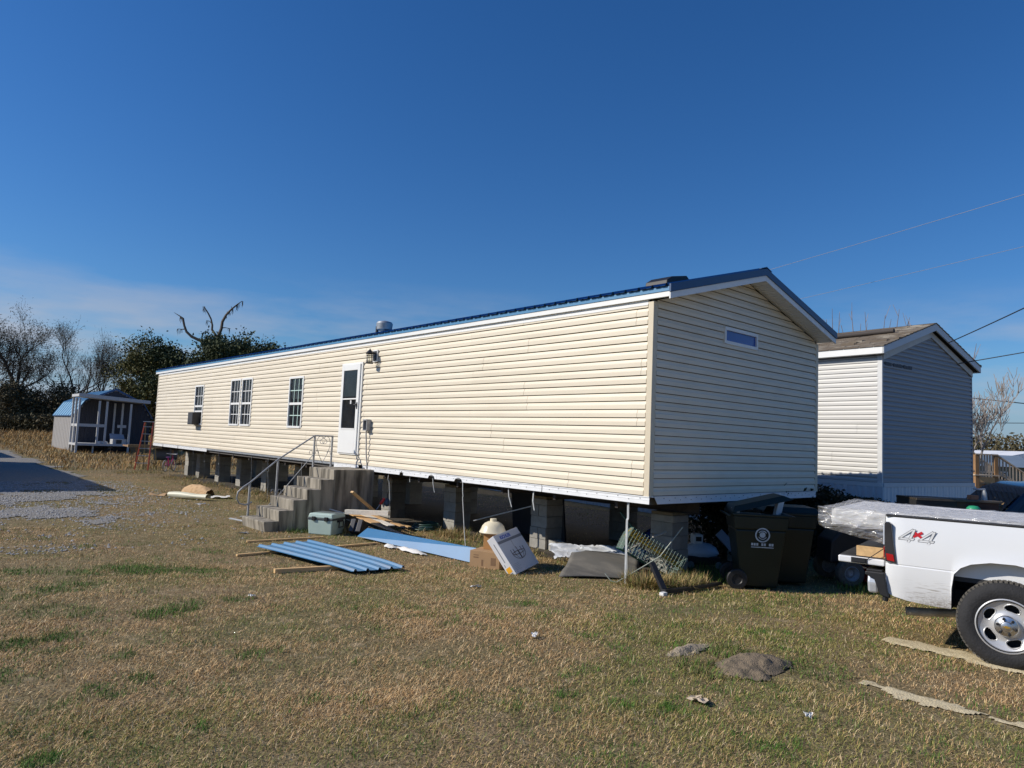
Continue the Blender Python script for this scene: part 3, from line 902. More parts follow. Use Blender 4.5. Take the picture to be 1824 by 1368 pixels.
strap(2.23, [(0, 0, 0.97), (0.0, 0.01, 0.80), (0.01, -0.02, 0.66)], 'short hanging strap end between the near corner and the second block pier', w=0.04)
strap(2.83, [(0, 0, 0.98), (0.0, -0.02, 0.83), (0, -0.10, 0.66), ], 'short bent strap end with a blue cord hanging right of the glass bowl', w=0.034)
strap(4.04, [(0, 0, 0.98), (0.0, -0.01, 0.80), (0.01, -0.015, 0.72), (0.02, 0.01, 0.70), (0.04, -0.06, 0.1), (0.05, -0.1, -0.14)], 'long strap reaching the ground just left of the glass bowl')
strap(4.95, [(0, 0, 0.98), (0.0, -0.02, 0.86), (0.01, -0.06, 0.72), (0.0, -0.07, 0.715)], 'short strap end hanging over the dark gap right of the lumber pile')
strap(5.75, [(0.02, 0, 0.98), (0.03, 0.0, 0.84)], 'very short white strap stub beside the notch in the white flange')
strap(6.48, [(0, 0, 0.98), (0.0, 0.02, 0.86), (0.0, 0.02, 0.84), (0.02, 0.0, 0.78), (0.03, -0.03, 0.5), (0.05, -0.03, -0.14)], 'kinked strap reaching the ground behind the right end of the lumber pile')
strap(7.51, [(0, 0, 0.98), (0.0, 0.01, 0.86), (0.01, -0.02, 0.75), (0.01, -0.04, 0.70)], 'short strap end hanging beside the side of the concrete steps')
for y, lab in ((10.47, 'strap to the ground seen between the tall handrail posts above the third step'), (12.51, 'strap to the ground behind the diagonal lower handrail bar'),
               (13.67, 'strap to the ground behind the middle handrail post'), (15.12, 'strap to the ground left of the curled handrail end'),
               (16.29, 'bent strap to the ground third from the curled handrail end'), (17.62, 'strap to the ground at the end of the white flange piece'),
               (18.73, 'strap tangled with a green vine under the window air conditioner'), (20.0, 'strap to the ground beside the farthest row of sunlit pier feet'),
               (21.3, 'thin strap to the ground in front of the pink bicycle')):
    rnd = random.Random(int(y * 10))
    j = lambda: rnd.uniform(-0.05, 0.05)
    strap(y, [(0, 0, 0.98), (0.0, j() * 0.5, 0.86), (0.02, j(), 0.66), (0.02, j(), 0.62), (0.03, j(), 0.3), (0.05, j(), gz(0, y))], 'thin grey ' + lab)

# ================================================================== concrete steps with handrail
G = -0.15
SH = (1.0 - G) / 6
stp = thing('concrete_steps', 'weathered precast concrete steps with grey metal handrail under the white storm door', 'steps', (0, 0, 0))
xs = [-2.26, -1.99, -1.72, -1.45, -1.18, -0.92, -0.03]
YA, YB = 6.95, 8.08
for i in range(6):
    z = G + SH * (i + 1)
    mb = MB()
    ov = 0.035
    x0, x1 = xs[i], xs[i + 1]
    zb = G - 0.06 if i in (0, 5) or True else z - SH
    jit = 0.010 * math.sin(i * 2.3)
    # tread nose leans out over the riser
    mb.prism([(x0 + ov, zb), (x1 + 0.02, zb), (x1 + 0.02, z), (x0, z), (x0, z - 0.035)], 'y', YA + 0.02 - 0.0003 * i + jit * 0.2, YB - 0.02 + 0.0003 * i)
    mb.build('step', CONC, stp, bevel=0.012, seg=2)
RAILM = mat('grey_painted_rail', (0.36, 0.37, 0.38), 0.5, 0.18, 14, metal=0.2)
rl = MB()
ry = YB - 0.06
p1, p2, p3, p4 = (-2.16, ry, G + SH), (-1.62, ry, G + 3 * SH), (-0.86, ry, 1.0), (-0.09, ry + 0.3, 1.0)
ry2 = YB - 0.05
p4 = (-0.46, ry, 1.0)
top1, top2, top3, top4 = 0.66, 1.13, 1.64, 1.64
for (p, t) in ((p1, top1), (p2, top2), (p3, top3), (p4, top4)):
    m_ = MB(); m_.box(p[0] - 0.016, p[0] + 0.016, p[1] - 0.016, p[1] + 0.016, p[2] - 0.01, t); m_.build('rail_post', RAILM, stp)
rl = MB()
rl.tube([(-2.10, ry, 0.30), (-2.22, ry, 0.25), (-2.34, ry, 0.28), (-2.40, ry, 0.38), (-2.38, ry, 0.50), (-2.28, ry, 0.60), (-2.16, ry, 0.68), (-1.62, ry, 1.145), (-0.86, ry, 1.65), (-0.44, ry, 1.65)], 0.016, 8)
rl.build('handrail', RAILM, stp, smooth=50)
rl = MB(); rl.tube([(-2.0, ry, 0.02), (-1.62, ry, 0.35), (-0.86, ry, 1.27)], 0.009, 6); rl.build('lower_bar', RAILM, stp, smooth=50)
def scroll(cx, cz, r, sgn, turns=1.3, n=18, flip=1):
    return [(cx + sgn * (r * (1 - 0.75 * k / n)) * math.cos(flip * (math.pi - turns * 2 * math.pi * k / n)), ry, cz + r * (1 - 0.75 * k / n) * math.sin(math.pi - turns * 2 * math.pi * k / n)) for k in range(n)]
sc = MB()
cxh = -0.66
for s in (-1, 1):
    pts = [(cxh, ry, 1.60), (cxh + s * 0.06, ry, 1.645), (cxh + s * 0.12, ry, 1.62), (cxh + s * 0.155, ry, 1.53), (cxh + s * 0.15, ry, 1.42), (cxh + s * 0.11, ry, 1.30), (cxh + s * 0.05, ry, 1.18), (cxh, ry, 1.09)]
    sc.tube(pts, 0.006, 5)
    sc.tube([(cxh, ry, 1.62)] + [(cxh + s * (0.03 + 0.05 * math.sin(a)) , ry, 1.53 + 0.045 * math.cos(a)) for a in [0.2 + 0.5 * k for k in range(10)]], 0.006, 5)
for px in (p2[0], p3[0]):
    bz = 1.27 if px == p3[0] else 0.80
    if px == p2[0]: bz = 0.35 + 0.13
    for s in (-1, 1):
        sc.tube([(px + s * 0.02, ry, bz)] + [(px + s * (0.07 + 0.035 * math.cos(a)), ry, bz + 0.03 + 0.035 * math.sin(a)) for a in [3.6 - 0.55 * k for k in range(9)]], 0.006, 5)
sc.tube([(p4[0] - 0.02, ry, 1.27)] + [(p4[0] - (0.07 + 0.035 * math.cos(a)), ry, 1.30 + 0.035 * math.sin(a)) for a in [3.6 - 0.55 * k for k in range(9)]], 0.006, 5)
sc.build('heart_scroll', RAILM, stp, smooth=50)

# ================================================================== cooler
CLR = mat('pale_sage_plastic', (0.44, 0.56, 0.51), 0.5, 0.04, 5)
CLD = mat('dark_grey_plastic', (0.05, 0.06, 0.065), 0.5, 0.1, 5)
ck = thing('cooler', 'pale green hard cooler with dark grey band and black latches beside the concrete steps', 'cooler', (-1.31, 6.40, gz(-1.2, 6.5)), R(32))
# local: -x face looks at the sun, y- end face shows the handle
mb = MB(); mb.taper((-0.20, 0.24, -0.24, 0.24), (-0.215, 0.255, -0.255, 0.255), 0.0, 0.27); mb.build('body', CLR, ck, bevel=0.02, seg=3)
MB().box(-0.222, 0.262, -0.262, 0.262, 0.268, 0.302).build('band', CLD, ck, bevel=0.008)
mb = MB(); mb.taper((-0.218, 0.258, -0.258, 0.258), (-0.20, 0.24, -0.24, 0.24), 0.3015, 0.385); mb.build('lid', CLR, ck, bevel=0.02, seg=3)
MB().box(-0.05, 0.20, -0.22, 0.22, 0.3845, 0.389).build('lid_pad', mat('grey_lid_pad', (0.13, 0.15, 0.15), 0.6), ck)
for y in (-0.13, 0.13):
    mb = MB(); mb.box(-0.240, -0.215, y - 0.035, y + 0.035, 0.255, 0.33); mb.build('latch', BLACK, ck, bevel=0.006)
mb = MB(); mb.tube([(-0.02, -0.262, 0.25), (-0.02, -0.29, 0.24), (-0.02, -0.285, 0.14), (0.13, -0.285, 0.14), (0.13, -0.29, 0.24), (0.13, -0.262, 0.25)], 0.012, 6); mb.box(-0.05, 0.16, -0.272, -0.2585, 0.23, 0.268)
mb.build('handle', BLACK, ck)
for y in (-0.17, 0.17):
    MB().box(-0.2, -0.1, y - 0.03, y + 0.03, -0.012, 0.003).build('foot', BLACK, ck)

# ================================================================== lumber pile
def plank(a, b, w, t, m, label, name='wood_board', group='scrap boards on the lumber pile', cat='board', upv=(0, 0, 1)):
    mb = MB(); board(mb, a, b, w, t, upv)
    return tag(mb.build(name, m, bevel=0.002, seg=1), label, cat, group)
TAN = mat('tan_plywood_strip', (0.62, 0.38, 0.17), 0.65, 0.10, 2, stretch=(0.5, 8, 8))
WHT = mat('white_primed_trim', (0.74, 0.72, 0.68), 0.5, 0.05, 4)
MET = mat('white_aluminium_trim', (0.66, 0.68, 0.70), 0.35, 0.08, 6, metal=0.3)
plank((-0.52, 7.55, 0.20), (-0.80, 5.48, 0.13), 0.19, 0.014, TAN, 'tan flat board with a white edge lying nearest across the lumber pile')
plank((-0.46, 6.95, 0.20), (-0.62, 5.24, 0.10), 0.15, 0.014, PALEWOOD, 'pale wide board along the right of the lumber pile')
plank((-0.30, 6.95, 0.19), (-0.34, 5.30, 0.07), 0.11, 0.016, TAN, 'tan narrow board on the right edge of the lumber pile')
plank((-0.16, 8.15, 0.10), (-0.26, 6.55, 0.16), 0.12, 0.02, WHT, 'white primed board lying under the crossing post on the lumber pile')
plank((-0.92, 6.40, 0.24), (-0.42, 5.66, 0.27), 0.085, 0.085, PALEWOOD, 'pale square post lying crosswise on top of the lumber pile', 'wood_post')
plank((-0.78, 6.46, 0.61), (-0.18, 6.52, 0.18), 0.09, 0.038, WOOD, 'orange pine board standing up at a slant from the lumber pile')
plank((0.22, 6.60, 0.0), (0.28, 6.0, -0.06), 0.09, 0.02, WOOD, 'orange pine offcut poking out under the lumber pile')
plank((0.46, 6.98, -0.09), (0.56, 6.40, 0.02), 0.12, 0.02, WOOD, 'orange pine offcut leaning right of the bent strap')
plank((-0.98, 7.02, 0.24), (-0.62, 6.55, 0.13), 0.04, 0.02, MET, 'long thin white strip running behind the cooler to the lumber pile', 'metal_strip')
plank((-0.36, 6.6, 0.06), (-0.26, 5.45, -0.10), 0.07, 0.03, MET, 'white metal trim strip sticking out lowest toward the blue panel', 'metal_strip')
plank((-0.46, 6.7, 0.07), (-0.38, 5.58, -0.04), 0.06, 0.03, MET, 'white metal trim strip under the boards beside its lower twin', 'metal_strip')
plank((0.33, 6.55, -0.12), (0.86, 6.05, -0.10), 0.06, 0.035, MET, 'white plastic strip lying on the grass right of the lumber pile', 'metal_strip')
plank((-0.56, 7.2, 0.04), (-0.52, 5.90, -0.07), 0.08, 0.012, PALEWOOD, 'thin pale strip under the near side of the lumber pile')
plank((-2.32, 8.52, -0.06), (-1.96, 7.9, -0.12), 0.06, 0.02, MET, 'white strip lying on the ground beside the bottom step', 'metal_strip')
ds = thing('storage_box', 'dark grey plastic box tilted under the lumber pile right of the cooler', 'box', (-0.92, 5.92, -0.14), R(35))
mb = MB(); M_ = Matrix.Rotation(R(28), 4, 'Y')
mb.box(-0.15, 0.15, -0.11, -0.02, 0.02, 0.26, M_); mb.box(-0.15, 0.15, 0.03, 0.12, 0.02, 0.26, M_); mb.box(-0.12, 0.12, -0.0199, 0.0299, 0.02, 0.20, M_)
mb.build('shell', mat('charcoal_plastic', (0.045, 0.045, 0.052), 0.45, 0.1, 5), ds, bevel=0.008)
rt_ = thing('hand_tool', 'hand tool with red plastic grip and steel shaft standing in the lumber pile', 'tool', (-0.20, 6.50, 0.12))
MB().tube([(-0.02, 0.10, 0.0), (0.10, 0.03, 0.22)], 0.012, 6).build('shaft', STEEL, rt_)
MB().tube([(0.10, 0.03, 0.22), (0.115, 0.02, 0.25), (0.16, -0.01, 0.33), (0.165, -0.014, 0.345)], [0.02, 0.032, 0.03, 0.02], 8).build('grip', mat('red_plastic', (0.55, 0.03, 0.025), 0.4, 0.1, 5), rt_, smooth=50)
jg = thing('work_light', 'grey plastic jug shaped work lamp hanging in shade beside the steps', 'work lamp', (0.35, 7.0, 0.26))
MB().lathe([(0.0, -0.02), (0.05, 0.0), (0.075, 0.05), (0.06, 0.12), (0.03, 0.15), (0.0, 0.16)], 12).build('shell', mat('blue_grey_plastic', (0.16, 0.19, 0.23), 0.4), jg, smooth=40)
MB().tube([(0, 0, 0.15), (0.03, 0.05, 0.22), (0.1, 0.1, 0.35)], 0.008, 5).build('handle', BLACK, jg)
# green hose heap behind pile
hs = MB()
for k in range(4):
    hs.tube([(0.75 + (0.32 - 0.03 * k) * math.cos(a) , 6.1 + (0.30 - 0.02 * k) * math.sin(a), gz(0.7, 6) + 0.04 + 0.03 * k + 0.01 * math.sin(3 * a)) for a in [2 * math.pi * i / 22 for i in range(23)]], 0.012, 5)
tag(hs.build('garden_hose', mat('dark_green_hose', (0.03, 0.09, 0.07), 0.5, 0.1, 6), smooth=60), 'dark green garden hose coiled in shade behind the lumber pile', 'hose')

# ================================================================== blue sheets and battens on the lawn
def lat(y0, x, z): return None
c0, c1, c2, c3 = Vector((-3.14, 5.06, 0)), Vector((-2.86, 2.56, 0)), Vector((-2.07, 2.54, 0)), Vector((-2.19, 5.22, 0))
rs = MB()
prof = [(0, 0.0)]
for k in range(5):
    b = 0.03 + k * 0.22
    prof += [(b, 0.0), (b + 0.016, 0.028), (b + 0.045, 0.028), (b + 0.061, 0.0)]
prof.append((0.96, 0.0))
nl = 10
vs, fs = [], []
for i in range(nl + 1):
    t = i / nl
    A, B = c0.lerp(c1, t), c3.lerp(c2, t)
    for (u, h) in prof:
        p = A.lerp(B, u / 0.96)
        zz = gz(p.x, p.y) + 0.075 + h + 0.012 * math.sin(3.1 * t) - 0.03 * max(0, t - 0.85) * 4
        vs.append((p.x, p.y, zz))
n = len(prof)
top = len(vs)
vs += [(x, y, z - 0.003) for x, y, z in vs]
fs = [(i * n + k, i * n + k + 1, (i + 1) * n + k + 1, (i + 1) * n + k) for i in range(nl) for k in range(n - 1)]
fs += [tuple(top + q for q in f)[::-1] for f in fs]
for i in range(nl):
    fs += [(i * n, (i + 1) * n, top + (i + 1) * n, top + i * n), (i * n + n - 1, top + i * n + n - 1, top + (i + 1) * n + n - 1, (i + 1) * n + n - 1)]
for k in range(n - 1):
    fs += [(k, top + k, top + k + 1, k + 1), (nl * n + k, nl * n + k + 1, top + nl * n + k + 1, top + nl * n + k)]
rs.add(vs, fs)
tag(rs.build('ribbed_roofing_sheet', mat('sky_blue_painted_steel', (0.045, 0.19, 0.36), 0.42, scale=2, col2=(0.11, 0.19, 0.30), lo=0.5, hi=0.7, stretch=(3, 0.5, 1))), 'blue ribbed metal roofing sheet lying on battens in the grass', 'roofing sheet')
def batten(a, b, w, t, label):
    a = (a[0], a[1], gz(a[0], a[1]) + t / 2 + 0.005); b = (b[0], b[1], gz(b[0], b[1]) + t / 2 + 0.005)
    return plank(a, b, w, t, WOOD, label, 'wood_batten', 'pine battens on the lawn', 'batten')
batten((-3.65, 3.16), (-2.2, 3.02), 0.065, 0.055, 'thick pine batten poking out under the front end of the blue ribbed sheet')
batten((-3.56, 4.73), (-1.10, 4.88), 0.05, 0.03, 'long pine batten passing under the back end of the blue ribbed sheet')
batten((-2.96, 5.92), (-1.62, 5.86), 0.045, 0.03, 'pine batten lying alone in the grass in front of the cooler')
# flat blue flashing leaning on the carton
fl = MB()
fl.grid(1, 1, lambda u, v: tuple(Vector((-1.12, 5.56, -0.11)).lerp(Vector((-0.80, 2.58, -0.13)), u).lerp(Vector((-0.88, 5.62, 0.03)).lerp(Vector((-0.70, 2.68, 0.07)), u), v) + Vector((0, 0, 0.010 * math.sin(u * 8 + 2) * (1 - v)))))
fo = fl.build('flat_metal_flashing', mat('light_blue_flat_steel', (0.050, 0.185, 0.37), 0.5, 0.06, 3))
sm = fo.modifiers.new('thickness', 'SOLIDIFY'); sm.thickness = 0.003
tag(fo, 'long flat light blue metal strip from the lumber pile to the brown carton', 'metal flashing')
for i, (x, y, sx, sy, lab) in enumerate(((-1.13, 4.45, 0.16, 0.06, 'small white crumpled scrap under the middle of the flat blue strip'), (-1.06, 3.95, 0.42, 0.06, 'long white torn foam scrap under the flat blue strip'))):
    mb = MB(); mb.grid(10, 5, lambda u, v: (x + (v - 0.5) * sy * 2 + 0.02 * math.sin(9 * u), y + (u - 0.5) * sx * 2, gz(x, y) + 0.02 + 0.05 * math.sin(math.pi * u) * math.sin(math.pi * v) + 0.01 * math.sin(17 * u + 5 * v)))
    tag(mb.build('foam_scrap', WHT, smooth=60), lab, 'scrap')

# ================================================================== cartons, bowl and fixture box
CARD = mat('brown_cardboard', (0.40, 0.25, 0.13), 0.85, 0.07, 6)
CARD2 = mat('orange_cardboard', (0.45, 0.235, 0.085), 0.85, 0.06, 6)
bc = thing('carton', 'brown cardboard carton on the grass under the smaller orange carton', 'carton', (-0.70, 2.34, gz(-0.5, 2.3)), R(26))
mb = MB(); mb.box(-0.20, 0.20, -0.24, 0.24, 0, 0.24); mb.build('body', CARD, bc, bevel=0.004)
mb = MB(); mb.box(-0.2015, -0.2002, -0.18, -0.10, 0.05, 0.16); mb.box(-0.2015, -0.2002, 0.02, 0.05, 0.03, 0.12); mb.box(-0.2015, -0.2002, 0.10, 0.18, 0.14, 0.155); mb.box(-0.2015, -0.2002, 0.10, 0.18, 0.175, 0.185)
mb.build('print', mat('faded_brown_print', (0.22, 0.13, 0.07), 0.9), bc)
MB().box(-0.19, 0.19, -0.018, 0.018, 0.2402, 0.2412).build('tape', mat('packing_tape', (0.45, 0.31, 0.17), 0.3), bc)
oc = thing('carton', 'small orange cardboard carton standing on the brown carton under the glass bowl', 'carton', (-0.60, 2.42, gz(-0.5, 2.3) + 0.2415), R(30))
MB().box(-0.105, 0.105, -0.105, 0.105, 0, 0.235).build('body', CARD2, oc, bevel=0.003)
bw = thing('glass_bowl', 'cream glass lamp bowl turned upside down on the small orange carton', 'lamp bowl', (-0.60, 2.42, gz(-0.5, 2.3) + 0.478), 0)
MB().lathe([(0.205, 0.0), (0.21, 0.008), (0.195, 0.03), (0.18, 0.06), (0.165, 0.10), (0.13, 0.14), (0.08, 0.165), (0.05, 0.17), (0.05, 0.205), (0.045, 0.21), (0.0, 0.21)], 32).build('bowl', mat('cream_glass', (0.74, 0.66, 0.48), 0.3, 0.04, 3), bw, smooth=40)
# the leaning white box
wb = thing('light_fixture_box', 'white printed light fixture box with chandelier picture leaning back on the cartons', 'box', (-0.47, 1.66, gz(-0.6, 1.7) + 0.0), 0)
X = Vector((0.885, 0.30, 0.10)).normalized()          # along the bottom edge, to the right
N = Vector((-0.22, -0.80, 0.48)); N = (N - X * N.dot(X)).normalized()
U = N.cross(X).normalized()                            # up the face
bw_, bh_, bt_ = 0.68, 0.62, 0.13
LM = Matrix(((X.x, U.x, N.x, -0.36), (X.y, U.y, N.y, -0.06), (X.z, U.z, N.z, 0.02), (0, 0, 0, 1)))
WBOX = mat('white_box_board', (0.72, 0.72, 0.73), 0.45, 0.03, 4)
mb = MB(); mb.box(0, bw_, 0, bh_, -bt_, 0, LM); mb.build('body', WBOX, wb, bevel=0.004)
GREYP = mat('grey_box_print', (0.22, 0.23, 0.25), 0.5); BLUEP = mat('blue_box_print', (0.03, 0.10, 0.50), 0.5)
MB().box(0.01, bw_ - 0.005, 0.475, 0.515, 0.0004, 0.0014, LM).build('print_band', GREYP, wb)
BRZ = mat('bronze_print', (0.13, 0.085, 0.055), 0.5)
ch = MB()
cx_, cy_ = 0.36, 0.27
T = lambda pts, r=0.005: ch.tube([LM @ Vector((a, b, 0.0015)) for a, b in pts], r, 4)
T([(cx_ + 0.17 * math.cos(a), cy_ + 0.025 * math.sin(a)) for a in [k * math.pi / 10 for k in range(21)]])
T([(cx_ + 0.17 * math.cos(a), cy_ - 0.10 * math.sin(a)) for a in [k * math.pi / 10 for k in range(11)]], 0.004)
T([(cx_ + 0.10 * math.cos(a), cy_ - 0.10 * math.sin(a)) for a in [k * math.pi / 10 for k in range(11)]], 0.003)
for dx in (-0.17, -0.10, 0.0, 0.10, 0.17): T([(cx_ + dx, cy_), (cx_ + dx, cy_ + 0.07 + 0.02 * (dx == 0))], 0.005)
T([(cx_, cy_ + 0.02), (cx_, cy_ - 0.10)], 0.012); T([(cx_ - 0.02, cy_ + 0.06), (cx_ - 0.02, 0.47)], 0.002)
ch.build('chandelier_picture', BRZ, wb)
tl_ = MB()
for k in range(5): tl_.box(0.06, 0.06 + (0.16, 0.14, 0.17, 0.12, 0.15)[k], 0.135 - k * 0.022, 0.14 - k * 0.022, 0.0004, 0.0014, LM)
tl_.box(0.05, 0.08, 0.015, 0.022, 0.0004, 0.0014, LM)
tl_.build('small_print', mat('pale_grey_print', (0.5, 0.5, 0.52), 0.5), wb)
text('brand_lettering', 'KICHLER', 0.072, BLUEP, wb, LM @ Matrix.Translation((0.27, 0.556, 0.001)), shear=0.0, offset=0.0022)
sd = MB(); sd.box(-0.0014, -0.0004, 0.06, 0.14, -bt_ + 0.02, -0.03, LM); sd.build('warning_print', mat('orange_print', (0.85, 0.42, 0.03), 0.5), wb)
sd = MB(); sd.box(-0.0014, -0.0004, 0.02, 0.05, -bt_ + 0.03, -0.04, LM); sd.box(-0.0014, -0.0004, 0.16, 0.20, -bt_ + 0.03, -0.09, LM); sd.build('code_print', GREYP, wb)
MB().box(-0.0014, -0.0004, 0.22, 0.52, -bt_ * 0.55, -bt_ * 0.45, LM).build('side_print', GREYP, wb)

# ================================================================== roofing sheet, plastic, rod, tarp under the near corner
MATG = mat('grey_roofing_felt', (0.115, 0.11, 0.10), 0.9, scale=3, col2=(0.19, 0.175, 0.15), lo=0.45, hi=0.7, stretch=(1.5, 0.6, 1), bump=0.2, bscale=40)
q0, q1, q2, q3 = Vector((-0.42, 1.18, 0)), Vector((0.50, 0.52, 0)), Vector((1.05, 0.95, 0)), Vector((0.72, 2.00, 0))
mb = MB()
def fn(u, v):
    p = q0.lerp(q1, u).lerp(q3.lerp(q2, u), v)
    return (p.x, p.y, gz(p.x, p.y) + 0.02 + 0.22 * v ** 1.3 * (0.75 + 0.25 * math.sin(3 * u)) + 0.018 * math.sin(9 * v + 4 * u))
mb.grid(16, 12, fn)
fo = mb.build('roofing_felt_sheet', MATG, smooth=60)
sm = fo.modifiers.new('thickness', 'SOLIDIFY'); sm.thickness = 0.008
tag(fo, 'dark grey flat sheet of roofing felt sagging on the grass under the near corner', 'roofing felt')
rnd = random.Random(3)
mb = MB()
def fnp(u, v):
    p = Vector((0.30, 2.05, 0)).lerp(Vector((1.45, 1.15, 0)), u) + Vector((0.28, 0.45, 0)) * (v - 0.35) * (1 - 0.6 * u)
    return (p.x + 0.03 * math.sin(23 * u + 9 * v), p.y + 0.03 * math.sin(17 * v + 5 * u), gz(p.x, p.y) + 0.10 + 0.15 * v + 0.022 * math.sin(13 * u + 3 * v) * math.cos(17 * v) + 0.018 * abs(math.sin(37 * u + 19 * v)) + 0.012 * abs(math.sin(61 * u - 43 * v)))
mb.grid(40, 16, fnp)
tag(mb.build('plastic_sheet', mat('white_plastic_film', (0.66, 0.68, 0.70), 0.3, 0.05, 6), smooth=30), 'torn white plastic sheet crumpled on the back edge of the roofing felt', 'plastic sheet')
mb = MB(); mb.tube([(0.50, 0.72, -0.14), (0.50, 0.73, 0.20), (0.52, 0.72, 0.24), (0.72, 0.62, 0.36)], 0.012, 6)
tag(mb.build('bent_rod', mat('pale_painted_rod', (0.50, 0.48, 0.42), 0.6)), 'bent pale metal rod standing in the grass left of the thick strap', 'rod')
mb = MB(); mb.tube([(-0.10, 0.62, -0.02), (-0.06, 0.55, -0.11), (0.0, 0.50, -0.13), (0.3, 0.35, 0.05), (0.55, 0.2, 0.22), (0.85, 0.05, 0.62)], 0.008, 5)
tag(mb.build('loose_cable', mat('grey_green_cable', (0.40, 0.43, 0.36), 0.6), smooth=50), 'looped grey cable rising from the grass past the thick strap to the trap', 'cable')
mb = MB()
mb.grid(20, 14, lambda u, v: (1.95 + 1.2 * u, 1.1 + 0.9 * v + 0.3 * u, -0.14 + 0.50 * math.sin(math.pi * min(1, u * 1.1)) ** 0.7 * math.sin(math.pi * v) ** 0.6 + 0.05 * math.sin(21 * u + 6 * v) * math.sin(13 * v)))
tag(mb.build('tarpaulin', mat('blue_tarpaulin', (0.012, 0.045, 0.22), 0.4, 0.12, 5), smooth=50), 'crumpled blue tarpaulin heaped in the shade under the near end of the home', 'tarpaulin')
mb = MB(); board(mb, (2.1, 3.55, 0.33), (2.3, 5.25, 0.33), 0.94, 0.03, (1, 0.0, 0.1))
tag(mb.build('dark_panel', mat('dark_panel_board', (0.025, 0.026, 0.03), 0.6, 0.15, 4)), 'large dark flat panel leaning upright in the shade left of the second pier', 'panel')
mb = MB(); mb.tube([(1.2, 3.3, 0.62), (1.0, 4.9, 0.16)], 0.012, 5)
tag(mb.build('thin_rod', STEEL), 'thin rod sloping from the pier down behind the glass bowl', 'rod')

# wire crab trap leaning on a black stand
TRG = mat('green_coated_wire', (0.02, 0.10, 0.075), 0.5, 0.15, 20)
TRY = mat('yellow_coated_wire', (0.52, 0.34, 0.02), 0.5, 0.12, 20)
TRB = mat('grey_weed_dried', (0.20, 0.19, 0.16), 0.9)
tp = thing('wire_trap', 'green and yellow wire mesh trap leaning by the near corner pier', 'wire trap', (0.62, 0.10, -0.12), 0)
A = Vector((-0.36, 0.52, 0.40)); 
ex_ = Vector((0.62, -0.52, -0.42)).normalized(); ey_ = Vector((0.45, 0.70, -0.05)); ey_ = (ey_ - ex_ * ey_.dot(ex_)).normalized(); ez_ = ex_.cross(ey_).normalized()
if ez_.z < 0: ez_ = -ez_
def tr(a, b, c): return A + ex_ * a + ey_ * b + ez_ * c
def wires(face, na, nb, m, name, r=0.0035):
    w_ = MB()
    for i in range(na + 1):
        for (p, q) in (face(i / na, 0, 1),): w_.tube([p, (p + q) / 2 + Vector((0.004, 0.004, 0.008)), q], r, 3, cap=False)
    for j in range(nb + 1):
        p, q = face(j / nb, 1, 0); w_.tube([p, q], r, 3, cap=False)
    return w_.build(name, m, tp)
LA, LB, LC = 0.86, 0.42, 0.34
def f_top(t, d, _):  return (tr(LA * t, 0, LC), tr(LA * t, LB, LC)) if d == 0 else (tr(0, LB * t, LC), tr(LA, LB * t, LC))
def f_bot(t, d, _):  return (tr(LA * t, 0, 0), tr(LA * t, LB, 0)) if d == 0 else (tr(0, LB * t, 0), tr(LA, LB * t, 0))
def f_a0(t, d, _):  return (tr(LA * t, 0, 0), tr(LA * t, 0, LC)) if d == 0 else (tr(0, 0, LC * t), tr(LA, 0, LC * t))
def f_a1(t, d, _):  return (tr(LA * t, LB, 0), tr(LA * t, LB, LC)) if d == 0 else (tr(0, LB, LC * t), tr(LA, LB, LC * t))
def f_e1(t, d, _):  return (tr(LA, LB * t, 0), tr(LA, LB * t, LC)) if d == 0 else (tr(LA, 0, LC * t), tr(LA, LB, LC * t))
def f_e0(t, d, _):  return (tr(0, LB * t, 0), tr(0, LB * t, LC)) if d == 0 else (tr(0, 0, LC * t), tr(0, LB, LC * t))
wires(f_bot, 18, 9, TRG, 'mesh_panel'); wires(f_a0, 18, 7, TRG, 'mesh_panel'); wires(f_a1, 18, 7, TRG, 'mesh_panel'); wires(f_e1, 9, 7, TRG, 'mesh_panel'); wires(f_e0, 9, 7, TRG, 'mesh_panel')
def f_y(t, d, _):   return (tr(LA * t, 0.10 + 0.05 * t, LC * 0.95 - 0.1 * t), tr(LA * t, LB * 0.75, LC * 0.55)) if d == 0 else (tr(0.0, 0.10 + LB * 0.6 * t, LC * (0.95 - 0.4 * t)), tr(LA, 0.12 + LB * 0.6 * t, LC * (0.85 - 0.35 * t)))
wires(f_y, 17, 8, TRY, 'funnel_mesh', 0.0045)
mb = MB(); mb.tube([tr(0, 0.05, LC * 0.7), tr(0.4, 0.06, LC * 0.62), tr(LA + 0.05, 0.04, LC * 0.5)], 0.014, 6); mb.build('yellow_rail', TRY, tp)
mb = MB(); mb.tube([tr(-0.22, LB * 0.6, LC + 0.12), tr(0.05, LB * 0.5, LC), tr(0.1, LB * 0.4, LC)], 0.012, 6); mb.build('green_rail', TRG, tp)
mb = MB(); mb.tube([tr(0.30, 0.02, LC + 0.02), tr(0.42, 0.16, LC + 0.12), tr(0.5, 0.25, LC + 0.2)], 0.012, 6); mb.build('pale_stick', mat('pale_rope', (0.5, 0.47, 0.42), 0.8), tp)
lv = MB()
rnd = random.Random(9)
for k in range(120):
    p = tr(rnd.uniform(0.1, 0.7), rnd.uniform(-0.02, 0.2), rnd.uniform(0.0, LC * 0.5)); s = rnd.uniform(0.01, 0.03)
    d = Vector((rnd.gauss(0, 1), rnd.gauss(0, 1), rnd.gauss(0, 1))).normalized() * s; e2 = d.orthogonal().normalized() * s
    lv.quad(p - d, p - e2, p + d, p + e2)
o = lv.build('dried_weed', TRB, tp); o['kind'] = 'stuff'
bs = thing('black_stand', 'black metal bar lying on the grass with a bent foot below the wire trap', 'stand', (0.0, 0.0, 0.0))
mb = MB()
